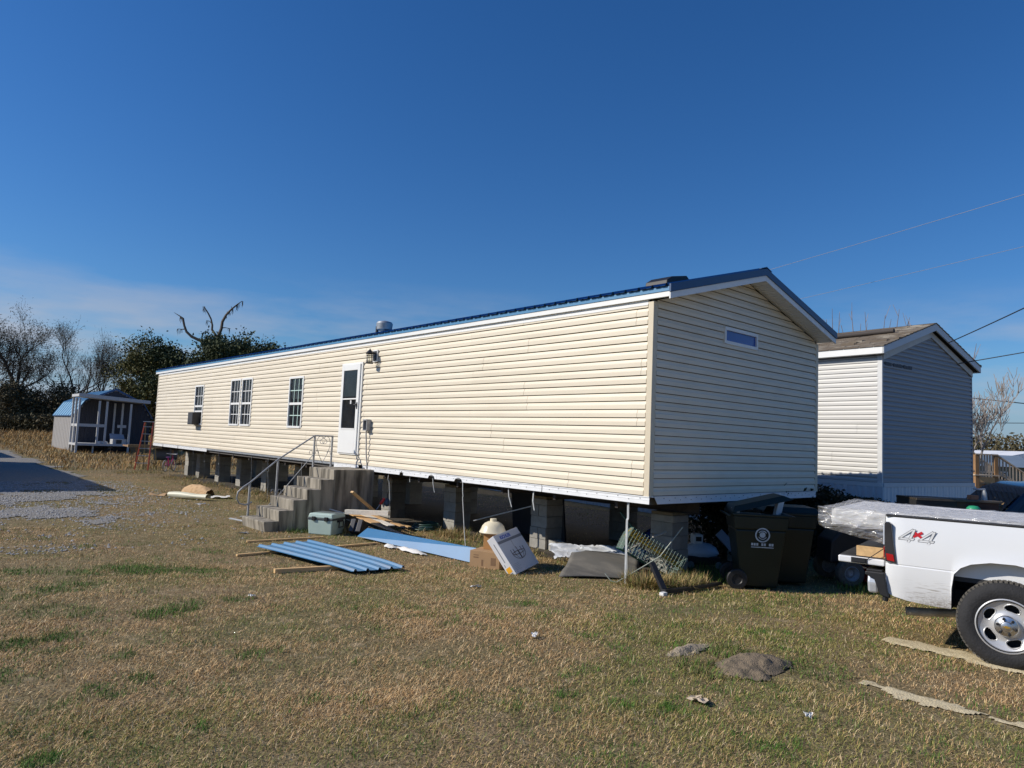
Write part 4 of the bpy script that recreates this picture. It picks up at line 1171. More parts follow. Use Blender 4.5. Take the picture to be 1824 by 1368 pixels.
board(mb, (-0.18, -0.40, -0.06), (0.30, -0.42, -0.08), 0.07, 0.05); board(mb, (0.30, -0.42, -0.08), (1.15, -0.38, -0.10), 0.055, 0.035)
mb.build('bar', BLACK, bs)
mb = MB(); board(mb, (-0.14, -0.38, -0.05), (-0.02, -0.10, 0.22), 0.07, 0.05); mb.build('leg', BLACK, bs)
MB().box(-0.27, -0.19, -0.47, -0.41, -0.10, -0.06).build('end_cap', WHITE, bs)

# ================================================================== wheelie bins
BIN = mat('dark_green_bin', (0.007, 0.016, 0.011), 0.42, 0.15, 4)
BINW = mat('pale_bin_print', (0.50, 0.56, 0.60), 0.6, 0.2, 30)
def make_bin(label, loc, rotz, lid_open, decal):
    t = thing('wheelie_bin', label, 'bin', loc, rotz, 'dark green wheelie bins at the near end of the home')
    # local +x: front with the lift bar, -x: wheels; -y: side with the decal
    mb = MB()
    mb.taper((-0.24, 0.24, -0.22, 0.22), (-0.33, 0.33, -0.29, 0.29), 0.03, 0.80)
    mb.taper((-0.345, 0.345, -0.305, 0.305), (-0.36, 0.37, -0.315, 0.315), 0.8005, 0.99)
    mb.build('body', BIN, t, bevel=0.02)
    mb = MB()
    for (a, b, c, d) in ((-0.38, 0.40, -0.335, -0.30), (-0.38, 0.40, 0.30, 0.335), (0.36, 0.40, -0.2999, 0.2999), (-0.38, -0.34, -0.2999, 0.2999)): mb.box(a, b, c, d, 0.985, 1.02)
    mb.build('rim', BIN, t, bevel=0.01)
    mb = MB()
    for k in range(5):
        y = -0.22 + k * 0.11; mb.prism([(0.385, 0.985), (0.46, 0.975), (0.46, 0.955), (0.385, 0.86)], 'y', y - 0.012, y + 0.012)
    mb.box(0.40, 0.465, -0.25, 0.25, 0.976, 1.0)
    mb.build('lip_ribs', BIN, t)
    mb = MB(); mb.box(0.275, 0.315, -0.07, 0.07, 0.50, 0.53); mb.box(0.27, 0.275, -0.09, 0.09, 0.30, 0.62); mb.build('lift_bar', STEEL, t)
    for s in (-1, 1):
        M_ = Matrix.Translation((-0.30, s * 0.27, 0.13)) @ Matrix.Rotation(R(90), 4, 'X')
        MB().lathe([(0.0, -0.012), (0.06, -0.014), (0.07, -0.025), (0.125, -0.025), (0.135, -0.018), (0.135, 0.018), (0.125, 0.025), (0.07, 0.025), (0.06, 0.014), (0.0, 0.012)], 20, M_).build('wheel', BLACK, t, smooth=25)
    mb = MB()
    if lid_open:
        M_ = Matrix.Translation((-0.38, 0, 1.02)) @ Matrix.Rotation(R(-15), 4, 'Y')
    else:
        M_ = Matrix.Translation((-0.38, 0, 1.022))
    mb.add([(0, -0.34, 0), (0.83, -0.34, 0), (0.83, 0.34, 0), (0, 0.34, 0), (0.06, -0.27, 0.075), (0.72, -0.27, 0.075), (0.72, 0.27, 0.075), (0.06, 0.27, 0.075),
            (0.03, -0.31, -0.0), (0.80, -0.31, -0.0), (0.80, 0.31, 0.0), (0.03, 0.31, 0.0), (0.08, -0.25, 0.06), (0.70, -0.25, 0.06), (0.70, 0.25, 0.06), (0.08, 0.25, 0.06)],
           [(4, 5, 6, 7), (0, 1, 5, 4), (1, 2, 6, 5), (2, 3, 7, 6), (3, 0, 4, 7), (12, 15, 14, 13), (8, 12, 13, 9), (9, 13, 14, 10), (10, 14, 15, 11), (11, 15, 12, 8), (0, 8, 9, 1), (1, 9, 10, 2), (2, 10, 11, 3), (3, 11, 8, 0)], M_)
    mb.build('lid', BIN, t, bevel=0.01)
    MB().tube([(-0.40, -0.25, 0.97), (-0.44, -0.25, 0.99), (-0.44, 0.25, 0.99), (-0.40, 0.25, 0.97)], 0.015, 6).build('handle', BIN, t)
    if decal:
        ang = math.atan2(0.07, 0.77)
        M_ = Matrix.Translation((0.0, -0.29, 0.72)) @ Matrix.Rotation(R(90) - ang * 0 + 0.0, 4, 'X')
        M_ = Matrix.Translation((0.02, -0.300, 0.74)) @ Matrix.Rotation(R(90) + ang, 4, 'X')
        d = MB()
        def ring(r0, r1, a0=0, a1=2 * math.pi, cx=0, cy=0):
            n = 28
            for i in range(n):
                a, b = a0 + (a1 - a0) * i / n, a0 + (a1 - a0) * (i + 1) / n
                d.add([(cx + r0 * math.cos(a), cy + r0 * math.sin(a), 0.011), (cx + r1 * math.cos(a), cy + r1 * math.sin(a), 0.011), (cx + r1 * math.cos(b), cy + r1 * math.sin(b), 0.011), (cx + r0 * math.cos(b), cy + r0 * math.sin(b), 0.011)], [(0, 1, 2, 3)], M_)
        ring(0.080, 0.098); ring(0.0, 0.038, cy=0.002); ring(0.05, 0.062, 0.5, 2.6); ring(0.05, 0.06, 3.6, 5.8)
        for k in range(9):
            if k in (3, 6): continue
            x = -0.145 + k * 0.033; d.add([(x, -0.145, 0.011), (x + 0.026, -0.145, 0.011), (x + 0.026, -0.110, 0.011), (x, -0.110, 0.011)], [(0, 1, 2, 3)], M_)
        d.add([(-0.145, -0.172, 0.011), (0.15, -0.172, 0.011), (0.15, -0.160, 0.011), (-0.145, -0.160, 0.011)], [(0, 1, 2, 3)], M_)
        d.build('emblem_print', BINW, t)
    return t
b1 = make_bin('dark green wheelie bin with raised lid and pale round emblem at the near end', (1.62, -0.62, gz(1.6, -0.6)), R(-48), True, True)
b2 = make_bin('dark green wheelie bin with closed lid standing behind the open one', (2.36, -0.66, gz(2.3, -0.7)), R(-48), False, False)
for i, (dx, dy, lab) in enumerate(((0.13, -0.13, 'white metal gutter offcut sticking out of the open bin, left one'), (0.24, -0.10, 'white metal gutter offcut sticking out of the open bin, right one'))):
    mb = MB(); p = Vector((1.62 + dx - 0.12, -0.62 + dy - 0.12, 0.68)); q = Vector((1.62 + dx + 0.16, -0.62 + dy - 0.07, 1.12 - 0.04 * i))
    board(mb, p, q, 0.09, 0.045, (0.2, 1, 0.3))
    tag(mb.build('gutter_offcut', MET), lab, 'gutter offcut', 'gutter offcuts in the open bin')
mb = MB(); mb.box(1.28, 1.36, -0.52, -0.44, 0.84, 0.93, None); tag(mb.build('paper_scrap', WHT), 'white scrap of paper on the back rim of the open bin', 'scrap')

# small blue and white machine and planks in the shade left of the bins
wm = thing('garden_machine', 'white domed garden machine with black base in shade right of the corner pier', 'garden machine', (2.30, 0.72, gz(2.3, 0.7)), R(-40))
mb = MB()
mb.add(*(lambda n=14: ([(0.30 * math.cos(2 * math.pi * i / n) * s, 0.22 * math.sin(2 * math.pi * i / n) * s, z) for s, z in ((0.9, 0.18), (1.0, 0.23), (0.85, 0.31), (0.5, 0.37), (0.02, 0.385)) for i in range(n)],
        [(r * n + i, r * n + (i + 1) % n, (r + 1) * n + (i + 1) % n, (r + 1) * n + i) for r in range(4) for i in range(n)]))())
mb.build('hull', mat('pale_blue_plastic', (0.55, 0.60, 0.68), 0.35, 0.05, 4), wm, smooth=50)
MB().box(-0.26, 0.27, -0.19, 0.19, 0.06, 0.19).build('base', BLACK, wm, bevel=0.02)
mb = MB(); mb.box(-0.14, 0.02, -0.10, 0.10, 0.36, 0.52); mb.build('head', WHITE, wm, bevel=0.03)
MB().box(-0.10, -0.01, -0.106, -0.099, 0.41, 0.48).build('opening', BLACK, wm)
for x in (-0.2, 0.24): MB().tube([(x, -0.20, 0.06), (x, -0.155, 0.06)], 0.055, 10).build('wheel', mat('grey_plastic_wheel', (0.25, 0.25, 0.25), 0.6), wm)
for a, b, w_, lab in (((2.55, 0.55, 0.40), (2.75, 0.25, 0.03), 0.14, 'grey white board leaning steeply right of the white domed machine'),
                      ((2.62, 0.10, 0.12), (2.82, -0.25, -0.10), 0.26, 'blue grey panel slanting on the ground left of the open bin'),
                      ((2.75, 0.35, 0.20), (3.15, 0.05, 0.18), 0.07, 'pale plank lying level behind the blue grey panel')):
    plank(a, b, w_, 0.03, mat('blue_grey_board', (0.34, 0.38, 0.46), 0.6, 0.1, 4) if 'plank' not in lab else PALEWOOD, lab, 'loose_board', 'boards in the shade left of the bins', 'board', (0.3, 1, 0.2))

# ================================================================== vinyl roll, batt and sheet on the lawn left of the steps
vr = MB()
def fnv(u, v):
    a = -0.6 + 4.2 * v
    r = 0.075 * (1 - 0.25 * u * 0) + 0.02 * u
    p = Vector((-1.92, 14.05, 0)).lerp(Vector((-1.28, 13.0, 0)), u)
    d = Vector((0.75, 0.45, 0))
    return (p.x - d.x * r * math.cos(a) * 1.2, p.y - d.y * r * math.cos(a) * 1.2, gz(p.x, p.y) + 0.09 + (r + 0.02 * math.sin(6 * u)) * math.sin(a) * 0.9)
vr.grid(14, 14, fnv)
tag(vr.build('vinyl_roll', mat('pale_cream_vinyl', (0.70, 0.67, 0.50), 0.45, 0.04, 3), smooth=60), 'cream curled sheet of vinyl lying on the lawn left of the steps', 'vinyl sheet')
ib = MB()
ib.grid(16, 10, lambda u, v: (-1.15 + 0.75 * u * 0.45 - 0.2 + 0.35 * v, 15.05 - 1.0 * u + 0.3 * v, gz(-1, 14.5) + 0.02 + 0.26 * (math.sin(math.pi * min(1, max(0, v))) ** 0.5) * (0.6 + 0.4 * math.sin(math.pi * min(1, u * 1.05)) ** 0.5) + 0.02 * math.sin(15 * u) * math.sin(12 * v)))
tag(ib.build('insulation_batt', mat('tan_insulation', (0.60, 0.40, 0.22), 0.95, scale=9, col2=(0.42, 0.26, 0.13), lo=0.5, hi=0.7, bump=0.5, bscale=40), smooth=50), 'tan piece of insulation behind the cream curled vinyl', 'insulation')
ib = MB(); ib.grid(12, 6, lambda u, v: (-2.25 + 0.25 * u + 0.12 * v, 14.75 - 0.55 * u, gz(-2, 14.5) + 0.03 + 0.07 * math.sin(3 * u + 2) ** 2 * math.sin(math.pi * v)))
tag(ib.build('cardboard_scrap', CARD, smooth=50), 'torn brown cardboard scrap at the left end of the cream vinyl', 'scrap')
ib = MB(); ib.grid(12, 6, lambda u, v: (-1.05 + 0.5 * u + 0.1 * v + 0.02 * math.sin(19 * u), 13.5 - 0.1 * u + 0.4 * v, gz(-1, 13.5) + 0.025 + 0.03 * math.sin(5 * u + 3 * v) ** 2))
tag(ib.build('plastic_scrap', WHT, smooth=50), 'flat white plastic scrap at the right end of the cream vinyl', 'scrap')
# litter
for i, (x, y, s, lab) in enumerate(((-3.25, -2.96, 0.09, 'pale tan flat scrap alone in the near right lawn'), (-1.75, 12.05, 0.10, 'white scrap just in front of the cream vinyl'),
        (-3.13, -1.2, 0.05, 'tiny white scrap in the lawn in front of the white box'), (-2.0, 1.05, 0.06, 'white torn scrap in the lawn below the leaning box'), (-2.65, 6.9, 0.07, 'thin white scrap in front of the bottom step'),
        (-2.9, -3.55, 0.03, 'tiny white fleck low in the near lawn'), (-4.55, 1.6, 0.05, 'grey white scrap left of the blue ribbed sheet'))):
    mb = MB(); rr = random.Random(i)
    g = gz(x, y); ph = [rr.uniform(0, 6) for _ in range(6)]
    def lit(u, v):
        a_, r_ = 2 * math.pi * u, v * s * (0.75 + 0.3 * math.sin(2 * math.pi * u * 2 + ph[0]) + 0.2 * math.sin(2 * math.pi * u * 5 + ph[1]))
        return (x + 1.35 * r_ * math.cos(a_), y + 0.8 * r_ * math.sin(a_), g + 0.030 + 0.012 * math.sin(9 * u + ph[2]) * v + 0.010 * math.sin(23 * u + 7 * v + ph[3]))
    mb.grid(16, 3, lit)
    tag(mb.build('litter_scrap', mat('tan_scrap', (0.52, 0.42, 0.30), 0.8) if i == 0 else WHT), lab, 'litter')

# ================================================================== riding mower
RED = mat('red_mower_paint', (0.48, 0.018, 0.02), 0.3, 0.06, 5, coat=0.3)
TYRE = mat('black_rubber', (0.022, 0.022, 0.024), 0.85, 0.2, 14, bump=0.3, bscale=60)
TREAD = mat('dusty_tread', (0.11, 0.10, 0.085), 0.95, 0.25, 30, bump=0.5, bscale=50)
mw = thing('riding_mower', 'red riding lawn mower parked behind the lowered tailgate of the white truck', 'lawn mower', (3.68, -1.56, gz(3.2, -1)), R(-41))
# local: +x front, rear wheels at -x, -y side towards the lawn
def wheel_small(x, y, r, w_, name='wheel'):
    M_ = Matrix.Translation((x, y, r)) @ Matrix.Rotation(R(90), 4, 'X')
    t = MB().lathe([(r * 0.5, -w_ / 2), (r * 0.88, -w_ / 2), (r, -w_ * 0.36), (r, w_ * 0.36), (r * 0.88, w_ / 2), (r * 0.5, w_ / 2)], 24, M_).build(name, TREAD, mw, smooth=30)
    MB().lathe([(0.0, 0.02), (r * 0.18, 0.03), (r * 0.35, 0.0), (r * 0.5, w_ / 2 - 0.01), (r * 0.52, w_ / 2 + 0.004), (r * 0.56, w_ / 2)], 20, M_).build('rim', mat('grey_rim', (0.30, 0.32, 0.35), 0.5), t, smooth=40)
    return t
wheel_small(0.42, -0.40, 0.255, 0.22); wheel_small(0.42, 0.40, 0.255, 0.22)
wheel_small(-0.72, -0.36, 0.19, 0.15); wheel_small(-0.72, 0.36, 0.19, 0.15)
mb = MB()
mb.prism([(0.72, 0.30), (0.70, 0.56), (0.55, 0.66), (0.28, 0.66), (0.12, 0.56), (0.02, 0.38), (0.10, 0.38), (0.20, 0.52), (0.32, 0.58), (0.50, 0.58), (0.60, 0.52), (0.64, 0.30)], 'y', -0.52, -0.26)
mb.prism([(0.72, 0.30), (0.70, 0.56), (0.55, 0.66), (0.28, 0.66), (0.12, 0.56), (0.02, 0.38), (0.10, 0.38), (0.20, 0.52), (0.32, 0.58), (0.50, 0.58), (0.60, 0.52), (0.64, 0.30)], 'y', 0.26, 0.52)
mb.prism([(0.72, 0.34), (0.70, 0.60), (0.55, 0.68), (0.10, 0.60), (0.0, 0.36)], 'y', -0.259, 0.259)
mb.build('fender', RED, mw, bevel=0.015)
mb = MB(); mb.prism([(-0.95, 0.30), (-0.93, 0.62), (-0.80, 0.76), (-0.25, 0.80), (-0.22, 0.34)], 'y', -0.24, 0.24); mb.build('hood', BLACK, mw, bevel=0.03)
mb = MB(); mb.box(-0.22, 0.08, -0.46, 0.46, 0.30, 0.36); mb.build('footboard', RED, mw, bevel=0.008)
mb = MB(); mb.taper((-0.46, 0.16, -0.62, 0.62), (-0.36, 0.10, -0.52, 0.52), 0.06, 0.23); mb.build('mower_deck', RED, mw, bevel=0.03)
mb = MB(); mb.box(0.20, 0.58, -0.20, 0.20, 0.68, 0.80); mb.box(0.50, 0.60, -0.20, 0.20, 0.72, 1.02); mb.build('seat', BLACK, mw, bevel=0.04)
mb = MB(); mb.tube([(-0.22, 0, 0.78), (-0.05, 0, 0.98)], 0.03, 8); mb.tube([(-0.03 + 0.06 * math.sin(a), 0.17 * math.cos(a), 1.0 + 0.13 * math.sin(a)) for a in [k * math.pi / 9 for k in range(19)]], 0.014, 6); mb.build('steering_wheel', BLACK, mw)

# ================================================================== white pickup truck
PAINT = mat('white_truck_paint', (0.78, 0.79, 0.80), 0.22, 0.015, 2, coat=0.6)
tk = thing('pickup_truck', 'white four wheel drive pickup truck with lowered tailgate at the edge of the lawn', 'pickup truck', (-0.448, -4.014, 0.0), R(12))
def xside(z):           # bulge of the side panel (0 = widest)
    if z > 0.75: t = (z - 0.75) / 0.43; return 0.005 + 0.035 * t * t
    t = (0.75 - z) / 0.33; return 0.004 + 0.055 * t * t
ARCH = [(0.362, 0.42), (0.355, 0.60), (0.335, 0.73), (0.285, 0.79), (0.21, 0.83), (0.07, 0.862), (-0.10, 0.866), (-0.22, 0.845), (-0.32, 0.80), (-0.385, 0.72), (-0.41, 0.60), (-0.42, 0.42)]
cols = [(0.868, 0.60), (0.862, 0.52), (0.84, 0.475), (0.80, 0.462), (0.70, 0.44), (0.60, 0.428), (0.50, 0.422), (0.42, 0.42)] + ARCH + [(-0.55, 0.42), (-0.8, 0.42), (-1.1, 0.42)]
zl = [0.42, 0.47, 0.54, 0.60, 0.66, 0.72, 0.742, 0.75, 0.758, 0.80, 0.862, 0.92, 1.0, 1.08, 1.14, 1.172]
def side(sx, name):
    mb = MB()
    xf = (lambda z: xside(z)) if sx < 0 else (lambda z: 1.92 - xside(z))
    vs = []
    for (y, zb) in cols:
        for k, z in enumerate(zl):
            zz = max(z, zb + 0.0002 * k)
            x = xf(zz)
            if 0.744 < zz < 0.756: x += -sx * 0.006          # crease
            lipd = max(0, 0.05 - abs(zz - zb)) * 0.25 if zb > 0.43 else 0
            rear = max(0, y - 0.80) * 0.35
            vs.append((x - (-sx) * 0 + (-sx) * (rear - lipd), y, zz))
    n = len(zl)
    fs = [(i * n + k, i * n + k + 1, (i + 1) * n + k + 1, (i + 1) * n + k) for i in range(len(cols) - 1) for k in range(n - 1)]
    mb.add(vs, fs)
    # arch return and top rail
    for (a, b) in zip(ARCH[:-1], ARCH[1:]):
        xa, xb = xf(a[1]), xf(b[1])
        mb.quad((xa + sx * 0.006, a[0], a[1]), (xb + sx * 0.006, b[0], b[1]), (xb - sx * 0.07, b[0], b[1]), (xa - sx * 0.07, a[0], a[1]))
    xt = xf(1.172)
    mb.quad((xt, 0.868, 1.172), (xt, -1.1, 1.172), (xt - sx * 0.07, -1.1, 1.176), (xt - sx * 0.07, 0.868, 1.176))
    mb.quad((xt - sx * 0.07, 0.868, 1.176), (xt - sx * 0.07, -1.1, 1.176), (xt - sx * 0.07, -1.1, 0.70), (xt - sx * 0.07, 0.868, 0.70))
    mb.quad((xf(1.172) - sx * 0.02, 0.875, 1.172), (xf(1.1) - sx * 0.07, 0.875, 1.172), (xf(0.6) - sx * 0.07, 0.87, 0.60), (xf(0.6) - sx * 0.02, 0.87, 0.60))
    return mb.build(name, PAINT_DIRT if sx < 0 else PAINT, tk, smooth=30)
def dirt_paint():
    m = PAINT.copy(); m.name = 'white_truck_paint_splashed'
    n, l = m.node_tree.nodes, m.node_tree.links
    b = n['Principled BSDF']
    src = b.inputs['Base Color'].links[0].from_socket
    t = n.new('ShaderNodeTexCoord'); sp_ = n.new('ShaderNodeSeparateXYZ'); l.new(t.outputs['Object'], sp_.inputs[0])
    def mrange(s, a, b_, c=0.0, d=1.0):
        q = n.new('ShaderNodeMapRange'); q.inputs['From Min'].default_value = a; q.inputs['From Max'].default_value = b_
        q.inputs['To Min'].default_value = c; q.inputs['To Max'].default_value = d; l.new(s, q.inputs['Value']); return q.outputs[0]
    def mth(op, a, b_):
        q = n.new('ShaderNodeMath'); q.operation = op
        for k, v in ((0, a), (1, b_)):
            if isinstance(v, (int, float)): q.inputs[k].default_value = v
            else: l.new(v, q.inputs[k])
        return q.outputs[0]
    mpn = n.new('ShaderNodeMapping'); mpn.inputs['Rotation'].default_value = (R(-38), 0, 0); mpn.inputs['Scale'].default_value = (1, 9, 75)
    l.new(t.outputs['Object'], mpn.inputs[0])
    nz_ = n.new('ShaderNodeTexNoise'); nz_.inputs['Scale'].default_value = 1.0; nz_.inputs['Detail'].default_value = 5; l.new(mpn.outputs[0], nz_.inputs['Vector'])
    streak = mrange(nz_.outputs['Fac'], 0.53, 0.66)
    low = mrange(sp_.outputs['Z'], 0.66, 0.47)
    near = mrange(sp_.outputs['Y'], 0.80, 0.50)
    fine = n.new('ShaderNodeTexNoise'); fine.inputs['Scale'].default_value = 60; l.new(t.outputs['Object'], fine.inputs['Vector'])
    film = mth('MULTIPLY', mrange(sp_.outputs['Z'], 0.56, 0.43), mrange(fine.outputs['Fac'], 0.35, 0.6, 0.15, 0.6))
    f = mth('MAXIMUM', mth('MULTIPLY', mth('MULTIPLY', streak, low), near), mth('MULTIPLY', film, near))
    mx = n.new('ShaderNodeMixRGB'); mx.inputs[2].default_value = (0.16, 0.11, 0.06, 1)
    l.new(f, mx.inputs[0]); l.new(src, mx.inputs[1]); l.new(mx.outputs[0], b.inputs['Base Color'])
    return m
PAINT_DIRT = dirt_paint()
side(-1, 'bed_side'); side(1, 'bed_side')
DKTRIM = mat('dark_grey_rubber', (0.03, 0.03, 0.032), 0.6, 0.15, 8)
MB().box(0.035, 0.115, -1.1, 0.87, 1.177, 1.192).build('bed_rail_cap', DKTRIM, tk, bevel=0.005)
MB().box(1.80, 1.885, -1.1, 0.87, 1.177, 1.192).build('bed_rail_cap', DKTRIM, tk, bevel=0.005)
mb = MB(); mb.box(0.11, 1.81, -1.1, 0.86, 0.66, 0.70); mb.box(0.08, 1.84, -1.12, -1.08, 0.6, 1.18); mb.build('bed_floor', DKTRIM, tk)
mb = MB(); mb.box(0.30, 0.42, -4.0, 0.80, 0.42, 0.56); mb.box(1.50, 1.62, -4.0, 0.80, 0.42, 0.56); mb.tube([(0.1, -0.035, 0.36), (1.8, -0.035, 0.36)], 0.05, 8); mb.lathe([(0, -0.14), (0.14, -0.1), (0.17, 0), (0.14, 0.1), (0, 0.14)], 12, Matrix.Translation((0.96, -0.035, 0.36)))
board(mb, (0.36, 0.55, 0.42), (0.36, -0.6, 0.34), 0.06, 0.03)
mb.build('frame_rail', mat('dark_frame_steel', (0.03, 0.028, 0.026), 0.8, 0.2, 6), tk)
# dark wheel-house liner
mb = MB()
n_ = len(ARCH)
for (a, b) in zip(ARCH[:-1], ARCH[1:]):
    mb.quad((0.078, a[0], a[1] - 0.004), (0.078, b[0], b[1] - 0.004), (0.42, b[0] * 0.98, b[1] - 0.02), (0.42, a[0] * 0.98, a[1] - 0.02))
mb.add([(0.421, y, z) for y, z in ARCH] , [tuple(range(n_))])
mb.build('wheel_liner', mat('grey_wheel_liner', (0.035, 0.035, 0.038), 0.8, 0.2, 5), tk)
# wheel: tyre with tread blocks, rim with five windows, centre cap
def truck_wheel(y, x, flip, detailed):
    r, w_ = 0.361, 0.245
    M_ = Matrix.Translation((x, y, 0.357)) @ Matrix.Rotation(R(-90), 4, 'Y')     # local z -> -x (outwards)
    if flip: M_ = Matrix.Translation((x, y, 0.357)) @ Matrix.Rotation(R(90), 4, 'Y')
    wh = MB().lathe([(0.215, -w_), (0.30, -w_ - 0.004), (0.345, -w_ + 0.03), (r - 0.004, -w_ + 0.06), (r - 0.004, -0.055), (0.345, -0.022), (0.31, 0.006), (0.275, 0.012), (0.245, 0.006), (0.222, -0.004), (0.215, -0.02)], 60, M_).build('wheel', TYRE, tk, smooth=35)
    tb = MB()
    nb = 62 if detailed else 30
    for i in range(nb):
        a = 2 * math.pi * i / nb
        Rz = M_ @ Matrix.Rotation(a, 4, 'Z')
        tb.taper((r - 0.012, r + 0.004, -0.013, 0.013), (r - 0.016, r - 0.001, -0.011, 0.011), -0.075, -0.030, Rz)
        tb.box(r - 0.012, r + 0.004, -0.012, 0.012, -0.135, -0.085, Rz @ Matrix.Rotation(0.04, 4, 'Z'))
        tb.box(r - 0.012, r + 0.004, -0.013, 0.013, -0.215, -0.150, Rz)
    tb.build('tyre_tread', TREAD, wh)
    RIM = mat('silver_painted_steel', (0.62, 0.62, 0.62), 0.32, 0.04, 5, metal=0.35)
    MB().lathe([(0.2195, 0.002), (0.216, 0.006), (0.205, 0.002), (0.198, -0.012), (0.196, -0.12), (0.0, -0.125)], 60, M_).build('rim_barrel', mat('dark_brake_void', (0.02, 0.02, 0.02), 0.7), wh, smooth=35)
    # dished disc with five rounded openings
    rb = MB()
    NA, radii = 120, [0.058, 0.085, 0.105, 0.120, 0.135, 0.150, 0.165, 0.178, 0.190, 0.203]
    def zdisc(rr): return -0.008 - 0.030 * math.sin(math.pi * min(1, max(0, (rr - 0.06) / 0.14))) + (0.012 if rr < 0.07 else 0)
    def opened(rr, a):
        q = (a / (2 * math.pi / 5)) % 1.0 - 0.5
        da = q * 2 * math.pi / 5
        return ((da * rr) / 0.056) ** 2 + ((rr - 0.150) / 0.034) ** 2 < 1.0
    vs = [(rr * math.cos(2 * math.pi * i / NA + 0.35), rr * math.sin(2 * math.pi * i / NA + 0.35), zdisc(rr)) for rr in radii for i in range(NA)]
    keep = []
    for j in range(len(radii) - 1):
        for i in range(NA):
            if not opened((radii[j] + radii[j + 1]) / 2, 2 * math.pi * (i + 0.5) / NA): keep.append((j * NA + i, j * NA + (i + 1) % NA, (j + 1) * NA + (i + 1) % NA, (j + 1) * NA + i))
    k0 = len(vs)
    vs += [(x_, y_, z_ - 0.02) for x_, y_, z_ in vs]
    edges = {}
    for f in keep:
        for a, b in zip(f, f[1:] + f[:1]):
            edges[(a, b)] = 1
    walls = [(b, a, a + k0, b + k0) for (a, b) in edges if (b, a) not in edges]
    rb.add(vs, keep + walls, M_)
    o = rb.build('rim', RIM, wh, smooth=40)
    lipb = MB().lathe([(0.200, -0.006), (0.207, 0.0), (0.214, 0.0065), (0.2225, 0.003), (0.223, -0.01)], 60, M_); lipb.build('rim_lip', RIM, wh, smooth=50)
    for i in range(5):                                   # rounded rings round the openings
        a = 0.35 + 2 * math.pi * (i + 0.5) / 5
        pts = []
        for k in range(21):
            q = 2 * math.pi * k / 20
            rr = 0.150 + 0.036 * math.sin(q); da = 0.059 * math.cos(q) / rr
            pts.append(M_ @ Vector((rr * math.cos(a + da), rr * math.sin(a + da), zdisc(rr) - 0.002)))
        MB().tube(pts, 0.006, 6, cap=False).build('opening_edge', RIM, wh, smooth=60)
    CHR = mat('chrome', (0.62, 0.62, 0.62), 0.34, 0.02, 5, metal=1.0)
    MB().lathe([(0.087, -0.02), (0.087, -0.002), (0.080, 0.008), (0.060, 0.014), (0.046, 0.020), (0.040, 0.030), (0.030, 0.034), (0.0, 0.036)], 40, M_).build('centre_cap', CHR, wh, smooth=30)
    for i in range(6):
        a = 0.3 + math.pi / 3 * i
        MB().lathe([(0.0115, 0.006), (0.0115, 0.030), (0.008, 0.034), (0.0, 0.034)], 10, M_ @ Matrix.Translation((0.064 * math.cos(a), 0.064 * math.sin(a), 0))).build('lug_nut', BLACK, wh)
    if detailed:
        # gold emblem: a slanted cross
        bt = [(-0.026, -0.004), (-0.011, -0.004), (-0.012, -0.010), (0.009, -0.010), (0.010, -0.004), (0.024, -0.004), (0.027, 0.005), (0.012, 0.005), (0.013, 0.010), (-0.008, 0.010), (-0.009, 0.005), (-0.023, 0.005)]
        Mb = M_ @ Matrix.Translation((0, 0, 0.0345)) @ Matrix.Rotation(R(90), 4, 'Z')
        MB().prism([(-a, b) for a, b in bt], 'z', 0.0, 0.004, Mb).build('emblem', mat('gold_emblem', (0.50, 0.30, 0.05), 0.35, metal=0.5), wh)
        MB().tube([M_ @ Vector((0.190 * math.cos(4.05), 0.190 * math.sin(4.05), -0.02)), M_ @ Vector((0.172 * math.cos(4.0), 0.172 * math.sin(4.0), 0.012))], 0.005, 6).build('valve', BLACK, wh)
truck_wheel(-0.035, -0.002, False, True)
truck_wheel(-3.35, -0.002, False, False)
for y in (-0.035, -3.35):
    M_ = Matrix.Translation((1.92, y, 0.357)) @ Matrix.Rotation(R(90), 4, 'Y')
    MB().lathe([(0.0, -0.2), (0.22, -0.245), (0.345, -0.24), (0.361, -0.20), (0.361, -0.05), (0.345, -0.01), (0.22, 0.0), (0.0, -0.03)], 40, M_).build('wheel', TYRE, tk, smooth=35)
# tail lamp
LENS = mat('smoked_lamp_lens', (0.035, 0.035, 0.04), 0.15, 0.2, 8, coat=0.5)
lamp_poly = [(0.872, 1.125), (0.835, 1.128), (0.815, 1.11), (0.800, 0.95), (0.772, 0.757), (0.866, 0.768)]
mb = MB(); mb.prism(lamp_poly, 'x', -0.008, 0.075); lo = mb.build('tail_lamp', LENS, tk, bevel=0.008)
MB().prism([(0.858, 0.845), (0.800, 0.838), (0.790, 0.778), (0.850, 0.785)], 'x', -0.0125, -0.0085).build('red_lens', mat('red_lens', (0.42, 0.01, 0.012), 0.2, 0.1, 10, coat=0.5), lo)
MB().box(0.0, 0.06, 0.8725, 0.882, 0.92, 1.10).build('reverse_lens', mat('pale_lens', (0.62, 0.66, 0.74), 0.15, coat=0.5), lo)
MB().box(0.0, 0.06, 0.8725, 0.880, 0.80, 0.90).build('red_lens', mat('red_lens', (0.42, 0.01, 0.012), 0.2), lo)
mb = MB(); mb.prism(lamp_poly, 'x', 1.845, 1.925); mb.build('tail_lamp', LENS, tk, bevel=0.008)
